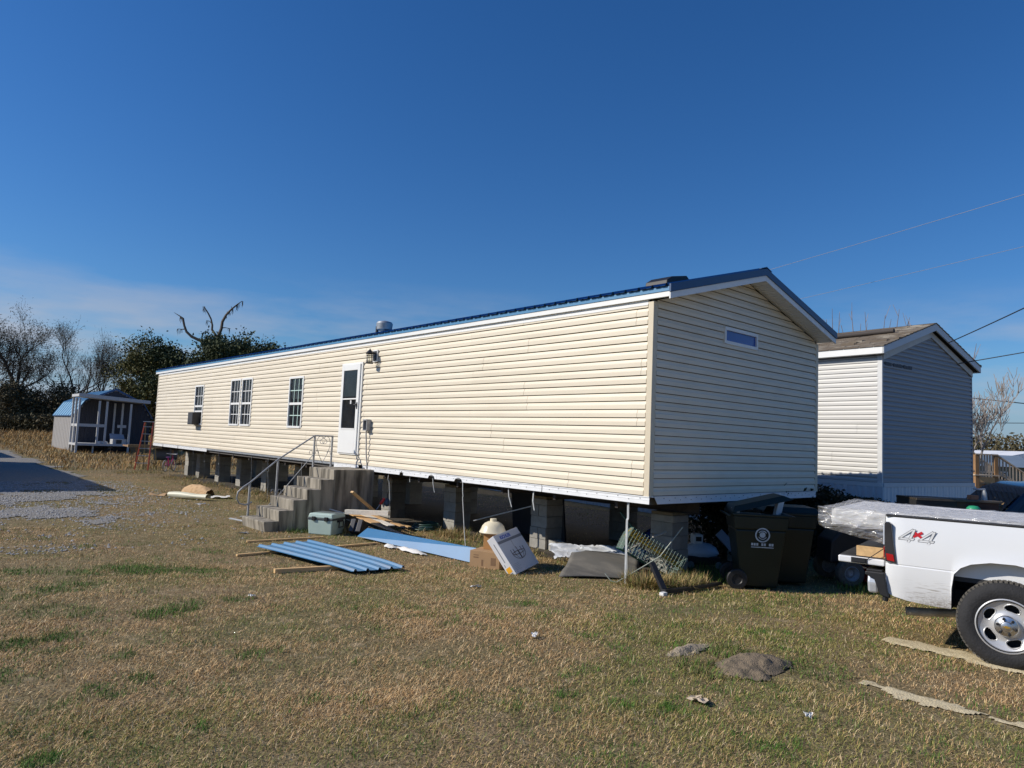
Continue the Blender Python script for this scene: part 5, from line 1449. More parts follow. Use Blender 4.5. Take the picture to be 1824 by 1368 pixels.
# tailgate, open
mb = MB(); mb.box(0.10, 1.82, 0.885, 1.285, 0.705, 0.765); mb.build('tailgate', PAINT, tk, bevel=0.012)
MB().box(0.14, 1.78, 0.895, 1.27, 0.7655, 0.775).build('tailgate_mat', DKTRIM, tk)
mb = MB(); mb.box(0.0955, 0.0995, 1.03, 1.17, 0.712, 0.76); mb.box(0.090, 0.096, 1.05, 1.14, 0.722, 0.752); mb.build('latch', BLACK, tk)
mb = MB(); mb.tube([(0.092, 1.03, 0.755), (0.085, 0.875, 0.885)], 0.004, 5); mb.build('tailgate_cable', BLACK, tk)
# step bumper
CHB = mat('painted_bumper', (0.62, 0.65, 0.70), 0.25, 0.04, 4, metal=0.3)
mb = MB(); mb.prism([(0.06, 0.46), (0.03, 0.56), (0.06, 0.65), (1.86, 0.65), (1.89, 0.56), (1.86, 0.46)], 'y', 0.93, 1.02); mb.build('bumper', CHB, tk, bevel=0.02)
mb = MB(); mb.prism([(0.875, 0.66), (1.03, 0.66), (1.035, 0.63), (0.96, 0.60), (0.91, 0.46), (0.83, 0.44), (0.85, 0.5)], 'x', 0.0, 0.075); mb.box(0.076, 1.84, 0.90, 1.035, 0.655, 0.672); mb.build('bumper_pad', BLACK, tk, bevel=0.008)
MB().tube([(0.04, 0.87, 0.45), (0.04, 0.87, 0.41)], 0.025, 8).build('bumper_bolt', BLACK, tk)
# exhaust
ex = MB(); ex.tube([(0.30, 0.74, 0.30), (0.34, 0.60, 0.305), (0.42, 0.40, 0.32), (0.46, 0.0, 0.36), (0.5, -0.8, 0.40)], 0.038, 14, cap=False); ex.tube([(0.302, 0.735, 0.30), (0.34, 0.60, 0.305)], 0.033, 14, cap=True)
ex.build('exhaust_pipe', mat('sooty_pipe', (0.32, 0.28, 0.22), 0.6, 0.3, 12), tk, smooth=50)
# decal
DEC_W = mat('white_decal', (0.72, 0.73, 0.74), 0.35); DEC_G = mat('grey_decal_edge', (0.16, 0.16, 0.17), 0.4); DEC_R = mat('red_decal', (0.55, 0.02, 0.03), 0.4)
def glyph4(cy, cz, s, x, m, grow, name):
    """an italic block 4 as flat strips; y runs to the rear so the reading direction is -y"""
    mb = MB()
    sh = 0.42
    def q(u0, v0, u1, v1, t):
        a = Vector((u0, v0)); b = Vector((u1, v1)); d = (b - a).normalized(); nn = Vector((-d.y, d.x)) * (t / 2 + grow); d = d * grow
        P = [a - d + nn, b + d + nn, b + d - nn, a - d - nn]
        mb.add([(x, cy - (p.x + sh * p.y) * s, cz + p.y * s) for p in P], [(0, 1, 2, 3)])
    q(-0.62, -0.02, 0.22, 0.98, 0.17)          # long diagonal
    q(-0.62, -0.02, 0.70, -0.02, 0.17)         # bar
    q(0.34, 0.98, 0.34, -0.40, 0.21)           # stem
    mb.build(name, m, tk)
for k, (cy, cz) in enumerate(((0.700, 0.990), (0.545, 0.984))):
    xx = 0.0
    glyph4(cy, cz, 0.088, xside(0.99) - 0.0022, DEC_G, 0.045, 'decal_edge')
    glyph4(cy, cz, 0.088, xside(0.99) - 0.0034, DEC_W, 0.0, 'decal')
mb = MB()
for sg in (1, -1):
    a, b = Vector((0.645, 1.012)), Vector((0.572, 1.058))
    if sg < 0: a, b = Vector((0.578, 1.010)), Vector((0.640, 1.058))
    d = (b - a).normalized(); nn = Vector((-d.y, d.x)) * 0.011
    mb.add([(xside(1.03) - 0.0046 - 0.0004 * (sg < 0), p.x, p.y) for p in (a + nn, b + nn, b - nn, a - nn)], [(0, 1, 2, 3)])
mb.build('decal', DEC_R, tk)
# cab and front (outside the picture, kept simple but whole)
mb = MB()
cabp = [(-1.14, 0.42), (-1.14, 1.20), (-1.22, 1.78), (-1.45, 1.86), (-2.25, 1.86), (-2.75, 1.25), (-4.05, 1.16), (-4.22, 1.05), (-4.25, 0.45), (-3.76, 0.42), (-3.72, 0.66), (-3.58, 0.80), (-3.35, 0.86), (-3.12, 0.80), (-2.98, 0.66), (-2.94, 0.42)]
mb.prism(cabp, 'x', 0.01, 1.91); mb.build('cab', PAINT, tk, bevel=0.05)
DKG = mat('dark_car_glass', (0.012, 0.014, 0.018), 0.06, 0.05, 2, coat=0.5)
MB().prism([(-1.30, 1.26), (-1.34, 1.74), (-2.22, 1.74), (-2.58, 1.28)], 'x', 0.004, 0.0098).build('side_window', DKG, tk)
MB().prism([(-1.30, 1.26), (-1.34, 1.74), (-2.22, 1.74), (-2.58, 1.28)], 'x', 1.9102, 1.916).build('side_window', DKG, tk)
MB().add([(0.2, -1.1425, 1.26), (1.72, -1.1425, 1.26), (1.66, -1.215, 1.74), (0.26, -1.215, 1.74)], [(0, 1, 2, 3)]).build('rear_window', DKG, tk)

# mattress wrapped in plastic on the bed
MT = mat('white_quilted_mattress', (0.80, 0.79, 0.77), 0.8, 0.05, 8, bump=0.4, bscale=14)
ms = thing('mattress', 'white mattress in clear crumpled plastic lying across the bed of the white truck', 'mattress', (-0.448, -4.014, 0.0), R(12))
mb = MB(); mb.box(0.13, 1.62, -1.02, 1.36, 1.03, 1.205); mb.build('mattress_body', MT, ms, bevel=0.045, seg=3)
m = bpy.data.materials.new('clear_plastic_wrap'); m.use_nodes = True
n, l = m.node_tree.nodes, m.node_tree.links; n.clear()
o_ = n.new('ShaderNodeOutputMaterial'); tr_ = n.new('ShaderNodeBsdfTransparent'); gl_ = n.new('ShaderNodeBsdfGlossy'); gl_.inputs['Roughness'].default_value = 0.12
df_ = n.new('ShaderNodeBsdfDiffuse'); df_.inputs[0].default_value = (0.72, 0.72, 0.73, 1)
tcn = n.new('ShaderNodeTexCoord'); nz_ = n.new('ShaderNodeTexNoise'); nz_.inputs['Scale'].default_value = 7; nz_.inputs['Detail'].default_value = 5; nz_.inputs['Distortion'].default_value = 1.6
mp_ = n.new('ShaderNodeMapping'); mp_.inputs['Scale'].default_value = (1.0, 0.6, 2.2); l.new(tcn.outputs['Object'], mp_.inputs[0]); l.new(mp_.outputs[0], nz_.inputs['Vector'])
bp_ = n.new('ShaderNodeBump'); bp_.inputs['Strength'].default_value = 1.0; bp_.inputs['Distance'].default_value = 0.05; l.new(nz_.outputs['Fac'], bp_.inputs['Height']); l.new(bp_.outputs[0], gl_.inputs['Normal']); l.new(bp_.outputs[0], df_.inputs['Normal'])
m1 = n.new('ShaderNodeMixShader'); m1.inputs[0].default_value = 0.16; l.new(tr_.outputs[0], m1.inputs[1]); l.new(gl_.outputs[0], m1.inputs[2])
m2 = n.new('ShaderNodeMixShader'); mr_ = n.new('ShaderNodeMapRange'); mr_.inputs['From Min'].default_value = 0.4; mr_.inputs['From Max'].default_value = 0.75; mr_.inputs['To Min'].default_value = 0.12; mr_.inputs['To Max'].default_value = 0.5
l.new(nz_.outputs['Fac'], mr_.inputs['Value']); l.new(mr_.outputs[0], m2.inputs[0]); l.new(m1.outputs[0], m2.inputs[1]); l.new(df_.outputs[0], m2.inputs[2]); l.new(m2.outputs[0], o_.inputs[0])
WRAP = m
wr = MB()
def crum(y, z, s=0.012): return s * (math.sin(23 * y + 11 * z) + 0.7 * math.sin(41 * y - 29 * z + 1.3) + 0.5 * math.sin(67 * y + 53 * z))
# side skirt: from the top edge down, hanging loose behind the tailgate lamp
def fsk(u, v):
    y = -1.05 + (1.47 + 1.05) * u
    back = max(0.0, (y - 0.86) / 0.6)
    zt = 1.212
    # the loose bag sags below the mattress between the truck side and its rear end
    sag = 0.0
    if y > 0.86:
        t = (y - 0.86) / 0.61
        sag = 0.125 * (1 - t) ** 0.8 
    zb = 1.025 - sag
    z = zt + (zb - zt) * v
    inset = 0.115 - 0.012 + (0.05 * max(0, v - 0.75) * 4 if y > 0.86 else 0.02)
    return (inset + crum(y, z, 0.007), y + crum(z, y, 0.004) * (1 if 0.02 < u < 0.98 else 0.3), z)
wr.grid(90, 14, fsk)
def fend(u, v):
    x = 0.11 + 1.53 * u; z = 1.212 + (1.0 - 1.212) * v
    return (x, 1.40 + 0.05 * math.sin(math.pi * v) + crum(x, z, 0.008), z)
wr.grid(50, 10, fend)
def ftop(u, v):
    x = 0.105 + 1.53 * u; y = -1.05 + 2.48 * v
    return (x, y, 1.214 + crum(x, y, 0.004) + 0.012 * math.sin(3 * x) * math.sin(2.2 * y + 0.5))
wr.grid(50, 80, ftop)
wr.build('plastic_wrap', WRAP, ms, smooth=180)
mb = MB(); mb.box(0.13, 0.169, 0.885, 1.13, 0.776, 0.868)
o = mb.build('wood_board', WOOD, bevel=0.003); o.location = (-0.448, -4.014, 0); o.rotation_euler = (0, 0, R(12))
tag(o, 'pale pine board standing on edge on the lowered tailgate under the mattress', 'board')

# ================================================================== the grey neighbour home
nb_ = thing('mobile_home', 'grey vinyl sided mobile home with shingle roof and white skirting behind the white truck', 'mobile home', (8.07, 0.18, 0), R(-6))
NW, NL = 4.32, 20.0
NZB, NZE, NSL = 1.17, 3.86, 0.33
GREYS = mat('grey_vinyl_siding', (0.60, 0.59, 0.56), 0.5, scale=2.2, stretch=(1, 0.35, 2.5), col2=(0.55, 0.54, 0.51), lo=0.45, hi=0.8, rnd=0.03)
GREY_SHADED = mat('shade_toned_grey_siding', (0.29, 0.30, 0.325), 0.5, scale=2.2, stretch=(0.35, 1, 2.5), col2=(0.26, 0.27, 0.29), lo=0.45, hi=0.8, rnd=0.03)  # darker copy of the grey siding, end-wall shade put into its colour
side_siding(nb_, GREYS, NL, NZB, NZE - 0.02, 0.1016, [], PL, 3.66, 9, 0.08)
gable_siding(nb_, GREY_SHADED, NW, NZB, NZE, NW / 2, NSL, 0.1016, [], PE, 0.02)
mb = MB(); mb.box(0.001, NW - 0.001, 0.001, NL, -0.3, NZE); mb.prism([(0.0, NZE), (NW, NZE), (NW / 2, NZE + NSL * NW / 2)], 'y', 0.001, NL)
mb.build('wall', mat('grey_wall_core', (0.5, 0.5, 0.5), 0.8), nb_)
mb = MB(); mb.box(-0.022, 0.0, -0.0, 0.078, NZB - 0.09, NZE); mb.box(-0.0221, 0.02, -0.022, -0.0002, NZB - 0.09, NZE); mb.build('corner_post', mat('pale_grey_trim', (0.66, 0.66, 0.65), 0.5), nb_)
MB().box(NW - 0.02, NW + 0.02, -0.022, 0.06, NZB - 0.09, NZE).build('corner_post', mat('shade_toned_corner_trim', (0.20, 0.22, 0.27), 0.5), nb_)  # corner trim copy with the end-wall shade in its colour
mb = MB(); mb.box(-0.20, -0.18, -0.14, NL, 3.875, 4.035); mb.box(-0.18, 0.0, -0.12, NL, 3.875, 3.885); mb.build('fascia_board', WHITE, nb_)
MB().box(NW + 0.18, NW + 0.20, -0.14, NL, 3.875, 4.035).build('fascia_board', WHITE, nb_)
mb = MB()
rz = 4.035 + NSL * (NW / 2 + 0.2)
mb.prism([(-0.20, 4.035 - 0.16), (NW / 2, rz - 0.17), (NW / 2, rz), (-0.20, 4.035)], 'y', -0.15, -0.12)
mb.prism([(NW / 2, rz - 0.17), (NW + 0.2, 4.035 - 0.16), (NW + 0.2, 4.035), (NW / 2, rz)], 'y', -0.15, -0.1201)
mb.build('rake_board', mat('shade_toned_white_trim', (0.60, 0.63, 0.66), 0.5, 0.03, 3), nb_)  # white trim toned darker and bluer to imitate shade
mb = MB()
for s in (0, 1):
    e = [(0.0, NZE - 0.10), (NW / 2, NZE + NSL * NW / 2 - 0.08), (NW / 2, NZE + NSL * NW / 2 + 0.06), (0.0, NZE + 0.04)]
    if s: e = [(NW - a, b) for a, b in e][::-1]
    mb.prism(e, 'y', -0.045, -0.018)
mb.build('frieze_trim', mat('beige_trim', (0.56, 0.54, 0.50), 0.5), nb_)
mb = MB(); mb.box(-0.035, 0.0, -0.03, NL, 1.08, 1.166); mb.build('skirting_cap', WHITE, nb_)
mb = MB(); mb.box(0.0, NW + 0.03, -0.055, -0.03, 1.085, 1.172); mb.build('skirting_cap', mat('shade_toned_white_trim', (0.6, 0.63, 0.66), 0.5), nb_)  # end-wall copy of the white cap, shade put into its colour
SK = mat('white_ribbed_skirting', (0.66, 0.70, 0.74), 0.45, 0.04, 5)
skx = []
x = 0.0; k = 0
def skirt_mesh(wd):
    mb = MB(); vs = []
    prof = [(0, 0), (wd * 0.12, 0.0), (wd * 0.2, -0.014), (wd * 0.36, -0.014), (wd * 0.44, 0), (wd * 0.6, 0), (wd * 0.66, -0.008), (wd * 0.8, -0.008), (wd * 0.86, 0), (wd, 0)]
    for z in (-0.2, 1.085): vs += [(a, b, z) for a, b in prof]
    n = len(prof)
    mb.add(vs, [(i, i + 1, n + i + 1, n + i) for i in range(n - 1)])
    return mb.mesh('skirting_panel', SK)
sme = skirt_mesh(0.3)
for i in range(15): link_mesh('skirting_panel', sme, nb_, (-0.04 + i * 0.3, -0.035, 0))
for i in range(66): link_mesh('skirting_panel', sme, nb_, (-0.025, 0.26 + i * 0.3, 0), (0, 0, R(-90)))
SHG = mat('weathered_brown_shingle', (0.145, 0.115, 0.085), 0.95, scale=5, col2=(0.40, 0.37, 0.31), lo=0.5, hi=0.72, stretch=(2.5, 0.35, 1), bump=0.3, bscale=60)
mb = MB()
rr = random.Random(4)
nc = 15
for s in (0, 1):
    for c in range(nc):
        t0, t1 = c / nc, (c + 1) / nc
        xa, xb = -0.22 + (NW / 2 + 0.22) * t0, -0.22 + (NW / 2 + 0.22) * t1 + 0.01
        y = -0.16 - rr.random() * 0.25
        while y < NL + 0.1:
            y1 = y + 0.30 + rr.random() * 0.06
            l_ = 0.012 + rr.random() * 0.012 + (0.03 if rr.random() < 0.06 else 0)
            za, zb = 4.036 + NSL * (xa + 0.2), 4.036 + NSL * (xb + 0.2)
            P_ = [(xa, max(y, -0.16), za + l_), (xa, y1 - 0.008, za + l_), (xb, y1 - 0.008, zb + 0.004), (xb, max(y, -0.16), zb + 0.004), (xa, max(y, -0.16), za - 0.01), (xa, y1 - 0.008, za - 0.01), (xb, max(y, -0.16), zb - 0.02)]
            if s: P_ = [(NW - a, b, c_) for a, b, c_ in P_]
            mb.add(P_, [(0, 1, 2, 3), (0, 4, 5, 1), (0, 3, 6, 4)])
            y = y1
o = mb.build('roof_shingle', SHG, nb_); o['kind'] = 'stuff'
mb = MB(); mb.prism([(-0.19, 3.90), (NW / 2, rz - 0.12), (NW + 0.19, 3.90), (NW + 0.19, 4.03), (NW / 2, rz - 0.01), (-0.19, 4.03)], 'y', -0.119, NL); mb.build('roof', mat('dark_roof_deck', (0.05, 0.045, 0.04), 0.9), nb_)
mb = MB(); mb.tube([(1.25, 0.35, 4.58), (1.15, 1.9, 4.555), (1.05, 3.2, 4.53)], 0.055, 8); mb.build('loose_ridge_roll', mat('dark_brown_felt', (0.06, 0.05, 0.045), 0.8), nb_, smooth=50)
mb = MB()
rr = random.Random(12)
x = 0.10
while x < 1.28:
    wd = rr.choice((0.035, 0.045, 0.06)); 
    if rr.random() > 0.14: mb.box(x, x + wd, -0.026, -0.0165, 3.655, 3.655 + rr.choice((0.07, 0.075, 0.08)))
    x += wd + 0.008
mb.build('dark_lettering', mat('dark_faded_lettering', (0.06, 0.065, 0.08), 0.6), nb_)

# ================================================================== bench with clutter, dark car
bn = thing('work_table', 'dark low table with rusty brown end standing between the truck and the grey home', 'table', (3.45, -2.42, gz(3.4, -2.4)), R(-41))
mb = MB(); mb.box(-0.55, 0.62, -0.25, 0.25, 1.30, 1.325); mb.build('tabletop', mat('stained_board', (0.10, 0.08, 0.06), 0.8, 0.3, 6), bn)
mb = MB(); mb.box(-0.55, 0.0, -0.24, 0.24, 0.9, 1.33); mb.build('side_panel', mat('soot_black_metal', (0.018, 0.018, 0.018), 0.6, 0.2, 6), bn)
mb = MB(); mb.box(0.0005, 0.58, -0.22, 0.22, 0.95, 1.30); mb.build('end_panel', mat('rusty_brown_metal', (0.08, 0.04, 0.028), 0.8, 0.4, 6), bn)
for x in (-0.5, 0.55):
    for y in (-0.2, 0.2): MB().box(x - 0.025, x + 0.025, y - 0.025, y + 0.025, 0.0, 0.95).build('leg', BLACK, bn)
def on_bench(a, b, z): 
    M_ = Matrix.Translation((3.45, -2.42, gz(3.4, -2.4))) @ Matrix.Rotation(R(-41), 4, 'Z'); return M_ @ Vector((a, b, z))
p = on_bench(0.34, -0.05, 1.3255); mb = MB(); mb.box(-0.055, 0.055, -0.04, 0.04, 0, 0.06); o = mb.build('red_brick', mat('orange_brick', (0.42, 0.17, 0.09), 0.9, 0.15, 12), loc=p, rot=(0, 0, R(-41)), bevel=0.004); tag(o, 'orange brick lying on the dark table beside the grey clamp', 'brick')
p = on_bench(0.50, -0.05, 1.3255); cl = thing('metal_clamp', 'grey metal clamp with a long arm standing on the dark table beside the brick', 'clamp', p, R(-41))
MB().tube([(0, 0, 0), (0, 0, 0.09), (-0.005, 0, 0.135)], [0.035, 0.03, 0.022], 12).build('body', mat('pale_grey_cast_metal', (0.45, 0.46, 0.45), 0.5, 0.2, 9), cl, smooth=50)
MB().tube([(0.01, 0, 0.145), (-0.08, 0, 0.14), (-0.15, 0, 0.145)], 0.013, 8).build('arm', STEEL, cl)
p = on_bench(0.18, -0.30, 1.06); MB_ = MB().lathe([(0.0, 0), (0.07, 0), (0.088, 0.03), (0.09, 0.13), (0.08, 0.17), (0.05, 0.195), (0.0, 0.20)], 18)
o = MB_.build('green_jug', mat('green_plastic_jug', (0.03, 0.30, 0.15), 0.35, 0.08, 5), loc=p, smooth=40); tag(o, 'green plastic jug in front of the rusty end of the dark table', 'jug')
sh_ = MB(); sh_.box(-0.12, 0.30, -0.15, 0.10, -0.03, 0.0); tag(sh_.build('jug_shelf', BLACK, loc=on_bench(0.18, -0.30, 1.058), rot=(0, 0, R(-41))), 'black shelf board under the green jug', 'shelf')
for a_ in (-0.1, 0.27):
    pass
p = on_bench(0.66, -0.02, 1.22); mb = MB()
rr = random.Random(5)
for k in range(90):
    c_ = Vector((rr.gauss(0, 0.05), rr.gauss(0, 0.05), rr.gauss(0, 0.04))); d = Vector((rr.gauss(0, 1), rr.gauss(0, 1), rr.gauss(0, 1))).normalized() * 0.022; e2 = d.orthogonal()
    mb.quad(c_ - d, c_ - e2 * 0.6, c_ + d, c_ + e2 * 0.6)
mb.tube([(0, 0, -1.3), (0, 0, 0)], 0.012, 5)
tag(mb.build('dry_weed', mat('brown_dry_leaf', (0.22, 0.14, 0.06), 0.9, 0.3, 20), loc=p), 'dry brown weed standing at the right end of the dark table', 'weed')

NAVY = mat('dark_navy_car_paint', (0.012, 0.016, 0.028), 0.22, 0.05, 3, coat=0.6)
cr_ = thing('parked_car', 'dark navy car parked beyond the white truck at the right edge', 'car', (6.35, -3.05, gz(5, -4)), R(-50))
body = [(-2.2, 0.30), (-2.28, 0.62), (-2.15, 0.86), (-1.15, 0.94), (-0.15, 0.96), (1.30, 0.96), (2.0, 0.93), (2.22, 0.75), (2.2, 0.30), (1.75, 0.26), (1.70, 0.45), (1.40, 0.62), (1.10, 0.45), (1.05, 0.24), (-1.05, 0.24), (-1.10, 0.45), (-1.40, 0.62), (-1.70, 0.45), (-1.75, 0.26)]
mb = MB(); mb.prism(body, 'y', -0.88, 0.88); mb.build('body', NAVY, cr_, bevel=0.06, seg=3)
roof = [(-1.25, 0.94), (-0.72, 1.44), (-0.45, 1.53), (0.30, 1.56), (0.95, 1.52), (1.25, 1.44), (1.85, 0.95)]
mb = MB()
vs = [(a, -0.80 + 0.16 * (b - 0.94) / 0.62, b) for a, b in roof] + [(a, 0.80 - 0.16 * (b - 0.94) / 0.62, b) for a, b in roof]
nr = len(roof)
mb.add(vs, [(i, i + 1, nr + i + 1, nr + i) for i in range(nr - 1)] + [tuple(range(nr))[::-1], tuple(range(nr, 2 * nr))])
mb.build('roof', NAVY, cr_, smooth=35, bevel=0.03)
for s in (-1, 1):
    mb = MB(); ins = lambda a, b: (a, s * (0.807 - 0.16 * (b - 0.94) / 0.62), b)
    mb.add([ins(-1.02, 0.99), ins(-0.66, 1.38), ins(0.25, 1.46), ins(0.25, 0.99)], [(0, 1, 2, 3)]); mb.add([ins(0.33, 0.99), ins(0.33, 1.46), ins(0.95, 1.42), ins(1.55, 0.99)], [(0, 1, 2, 3)])
    mb.build('side_window', DKG, cr_)
mb = MB(); mb.add([(1.295, -0.62, 1.41), (1.295, 0.62, 1.41), (1.80, 0.72, 1.0), (1.80, -0.72, 1.0)], [(0, 1, 2, 3)]); mb.build('rear_window', DKG, cr_)
mb = MB(); mb.add([(-0.80, -0.62, 1.385), (-0.80, 0.62, 1.385), (-1.23, 0.72, 0.98), (-1.23, -0.72, 0.98)], [(0, 1, 2, 3)]); mb.build('windscreen', DKG, cr_)
for x in (-1.40, 1.40):
    for s in (-1, 1):
        M_ = Matrix.Translation((x, s * 0.80, 0.31)) @ Matrix.Rotation(R(90), 4, 'X')
        w_ = MB().lathe([(0.0, -0.09), (0.20, -0.1), (0.29, -0.1), (0.31, -0.07), (0.31, 0.07), (0.29, 0.1), (0.20, 0.1), (0.0, 0.09)], 24, M_).build('wheel', TYRE, cr_, smooth=40)
mb = MB(); mb.box(2.16, 2.235, -0.80, -0.45, 0.72, 0.84); mb.box(2.16, 2.235, 0.45, 0.80, 0.72, 0.84); mb.build('tail_lamp', mat('dark_red_lens', (0.2, 0.01, 0.01), 0.2), cr_)

# ================================================================== background right: deck stairs, far homes, wires
DECKW = mat('weathered_deck_wood', (0.52, 0.42, 0.31), 0.85, 0.15, 5, stretch=(4, 4, 0.7)); DECKP = mat('brown_deck_post', (0.30, 0.17, 0.08), 0.85, 0.15, 5)
dk = thing('deck_stairs', 'weathered wooden deck landing with stairs and railings beyond the grey home', 'deck stairs', (20.35, 1.80, -0.15), R(-41.2))
# local x = to the right across the view, y = away
for x in (0.0, 0.66):
    for y in (0.0, 1.2): MB().box(x - 0.06, x + 0.06, y - 0.06, y + 0.06, 0, 2.10).build('post', DECKP, dk)
mb = MB(); mb.box(-0.1, 0.76, -0.1, 1.3, 1.36, 1.40); mb.build('deck_board', DECKW, dk)
mb = MB(); mb.box(0.06, 0.60, -0.055, -0.02, 1.14, 1.32); mb.build('rim_joist', mat('orange_treated_wood', (0.55, 0.34, 0.16), 0.8, 0.1, 4), dk)
mb = MB(); mb.box(-0.06, 0.72, -0.07, 0.05, 2.07, 2.11); mb.box(0.06, 0.60, -0.03, 0.01, 1.46, 1.52); mb.build('rail', DECKW, dk)
bm = MB(); bm.box(-0.018, 0.018, -0.018, 0.018, 0, 1.0); bme = bm.mesh('baluster', DECKW)
for k in range(6): link_mesh('baluster', bme, dk, (0.10 + k * 0.092, -0.01, 1.50), (0, 0, 0), (1, 1, 0.58))
sl = -0.62
for y in (0.0, 1.2):
    mb = MB(); board(mb, (0.70, y, 2.08), (2.75, y, 2.08 + sl * 2.05), 0.11, 0.04); board(mb, (0.70, y, 1.50), (2.75, y, 1.50 + sl * 2.05), 0.05, 0.05); mb.build('rail', DECKW, dk)
    mb = MB(); board(mb, (0.66, y, 1.20), (2.85, y, 1.20 + sl * 2.19), 0.05, 0.26); mb.build('stringer', DECKW, dk)
    for k in range(17): link_mesh('baluster', bme, dk, (0.80 + k * 0.115, y, 1.50 + sl * (0.10 + k * 0.115)), (0, 0, 0), (1, 1, 0.57))
    MB().box(2.72, 2.84, y - 0.06, y + 0.06, 0, 0.95).build('post', DECKP, dk)
for k in range(6):
    mb = MB(); x = 0.74 + k * 0.32; z = 1.30 + sl * (x - 0.66); mb.box(x, x + 0.30, 0.03, 1.17, z - 0.04, z); mb.build('tread', DECKW, dk)
mb = MB(); board(mb, (-0.06, 0, 2.10), (-2.0, 0, 2.10 + 0.62 * 1.94), 0.11, 0.04); board(mb, (-0.06, 0, 1.5), (-2.0, 0, 1.5 + 0.62 * 1.94), 0.05, 0.05); mb.build('rail', DECKW, dk)
MB().box(-2.1, -1.98, -0.06, 0.06, 0, 3.35).build('post', DECKP, dk)

def far_home(name, label, loc, rotz, w, l, h, roof_h, wallm, roofm, windows=(), porch=False):
    t = thing(name, label, 'house', loc, rotz)
    MB().box(0, w, 0, l, -0.2, h).build('wall', wallm, t)
    mb = MB(); mb.prism([(-0.25, h), (w + 0.25, h), (w / 2, h + roof_h)], 'y', -0.3, l + 0.3); mb.build('roof', roofm, t)
    for (face, a, b, c, d) in windows:
        mb = MB()
        if face == 'y': mb.box(a, b, -0.04, 0.02, c, d)
        else: mb.box(-0.04, 0.02, a, b, c, d)
        wv = mb.build('window', WHITE, t)
        mb = MB(); e = 0.08
        if face == 'y': mb.box(a + e, b - e, -0.06, -0.0405, c + e, d - e)
        else: mb.box(-0.06, -0.0405, a + e, b - e, c + e, d - e)
        mb.build('pane', DKG, wv)
    return t
WROOF = mat('white_metal_roof', (0.80, 0.80, 0.80), 0.45, 0.04, 2)
far_home('far_house', 'pale yellow house with white metal roof far beyond the deck stairs', (60.5, 11.5, 0), R(-35), 7, 16, 1.9, 0.75, mat('faded_yellow_siding', (0.50, 0.46, 0.30), 0.8, 0.1, 1), WROOF, (('x', 2, 3, 0.9, 1.7), ('x', 6, 7, 0.9, 1.7), ('y', 2, 3, 0.9, 1.7)))
far_home('far_house', 'small house with blue grey gabled metal roof in front of the white roof', (55.0, 7.5, 0), R(48), 4.2, 9, 1.35, 0.85, mat('olive_siding', (0.16, 0.16, 0.11), 0.8, 0.1, 1), mat('blue_grey_metal_roof', (0.20, 0.25, 0.30), 0.4, 0.1, 1), (('x', 2, 3.2, 0.3, 1.0), ('y', 1.5, 2.6, 0.3, 1.0)))
far_home('far_house', 'dark red brick house with white roof at the right edge of the distance', (61.5, 4.5, 0), R(-38), 12, 14, 1.3, 1.5, mat('dark_red_brick', (0.13, 0.05, 0.04), 0.9, 0.2, 3), WROOF, (('y', 1.0, 2.4, 0.2, 1.0), ('y', 3.4, 5.0, 0.2, 1.0), ('x', 2, 4, 0.2, 1.0)))
WIRE = mat('black_cable', (0.02, 0.02, 0.022), 0.6); WIREL = mat('pale_grey_cable', (0.26, 0.25, 0.26), 0.6)  # black and light grey cable colours
def wire(name, pts, r, m, label, sag=0.0):
    a, b = Vector(pts[0]), Vector(pts[1])
    P = [a.lerp(b, k / 24) - Vector((0, 0, sag * 4 * (k / 24) * (1 - k / 24))) for k in range(25)]
    return tag(MB().tube(P, r, 5).build(name, m, smooth=60), label, 'cable')
def ext(a, b, t): a, b = Vector(a), Vector(b); return a + (b - a) * t
a, b = (9.80, -0.55, 4.28), (6.82, -2.61, 4.43); wire('power_cable', (a, ext(a, b, 4.0)), 0.011, WIRE, 'black cable rising from the roof of the grey home to the right edge', 0.10)
a, b = (10.83, -0.74, 3.98), (10.48, -1.78, 4.09); wire('power_cable', (ext(a, b, -0.3), ext(a, b, 9.0)), 0.011, WIRE, 'black cable leaving the right eave of the grey home lower than its twin', 0.05)
a, b = (38.69, 6.71, 5.30), (40.73, 4.94, 5.16); wire('power_cable', (ext(a, b, -2.0), ext(a, b, 8.0)), 0.028, WIRE, 'twisted dark far cable crossing the bare tree', 0.1)
a, b = (62.7, 12.38, 5.03), (65.0, 10.34, 5.16); wire('power_cable', (ext(a, b, -2.0), ext(a, b, 8.0)), 0.03, WIRE, 'thin far cable low over the distant houses', 0.1)
a, b = (20.09, 9.2, 9.68), (18.45, -0.09, 10.31); wire('power_cable', (ext(a, b, -1.2), ext(a, b, 3.0)), 0.0075, WIREL, 'upper of two faint pale cables in the sky above the blue gable', 0.22)
a, b = (21.1, 8.45, 8.41), (20.97, 0.48, 9.24); wire('power_cable', (ext(a, b, -1.2), ext(a, b, 3.0)), 0.007, WIREL, 'lower of two faint pale cables in the sky above the blue gable', 0.16)

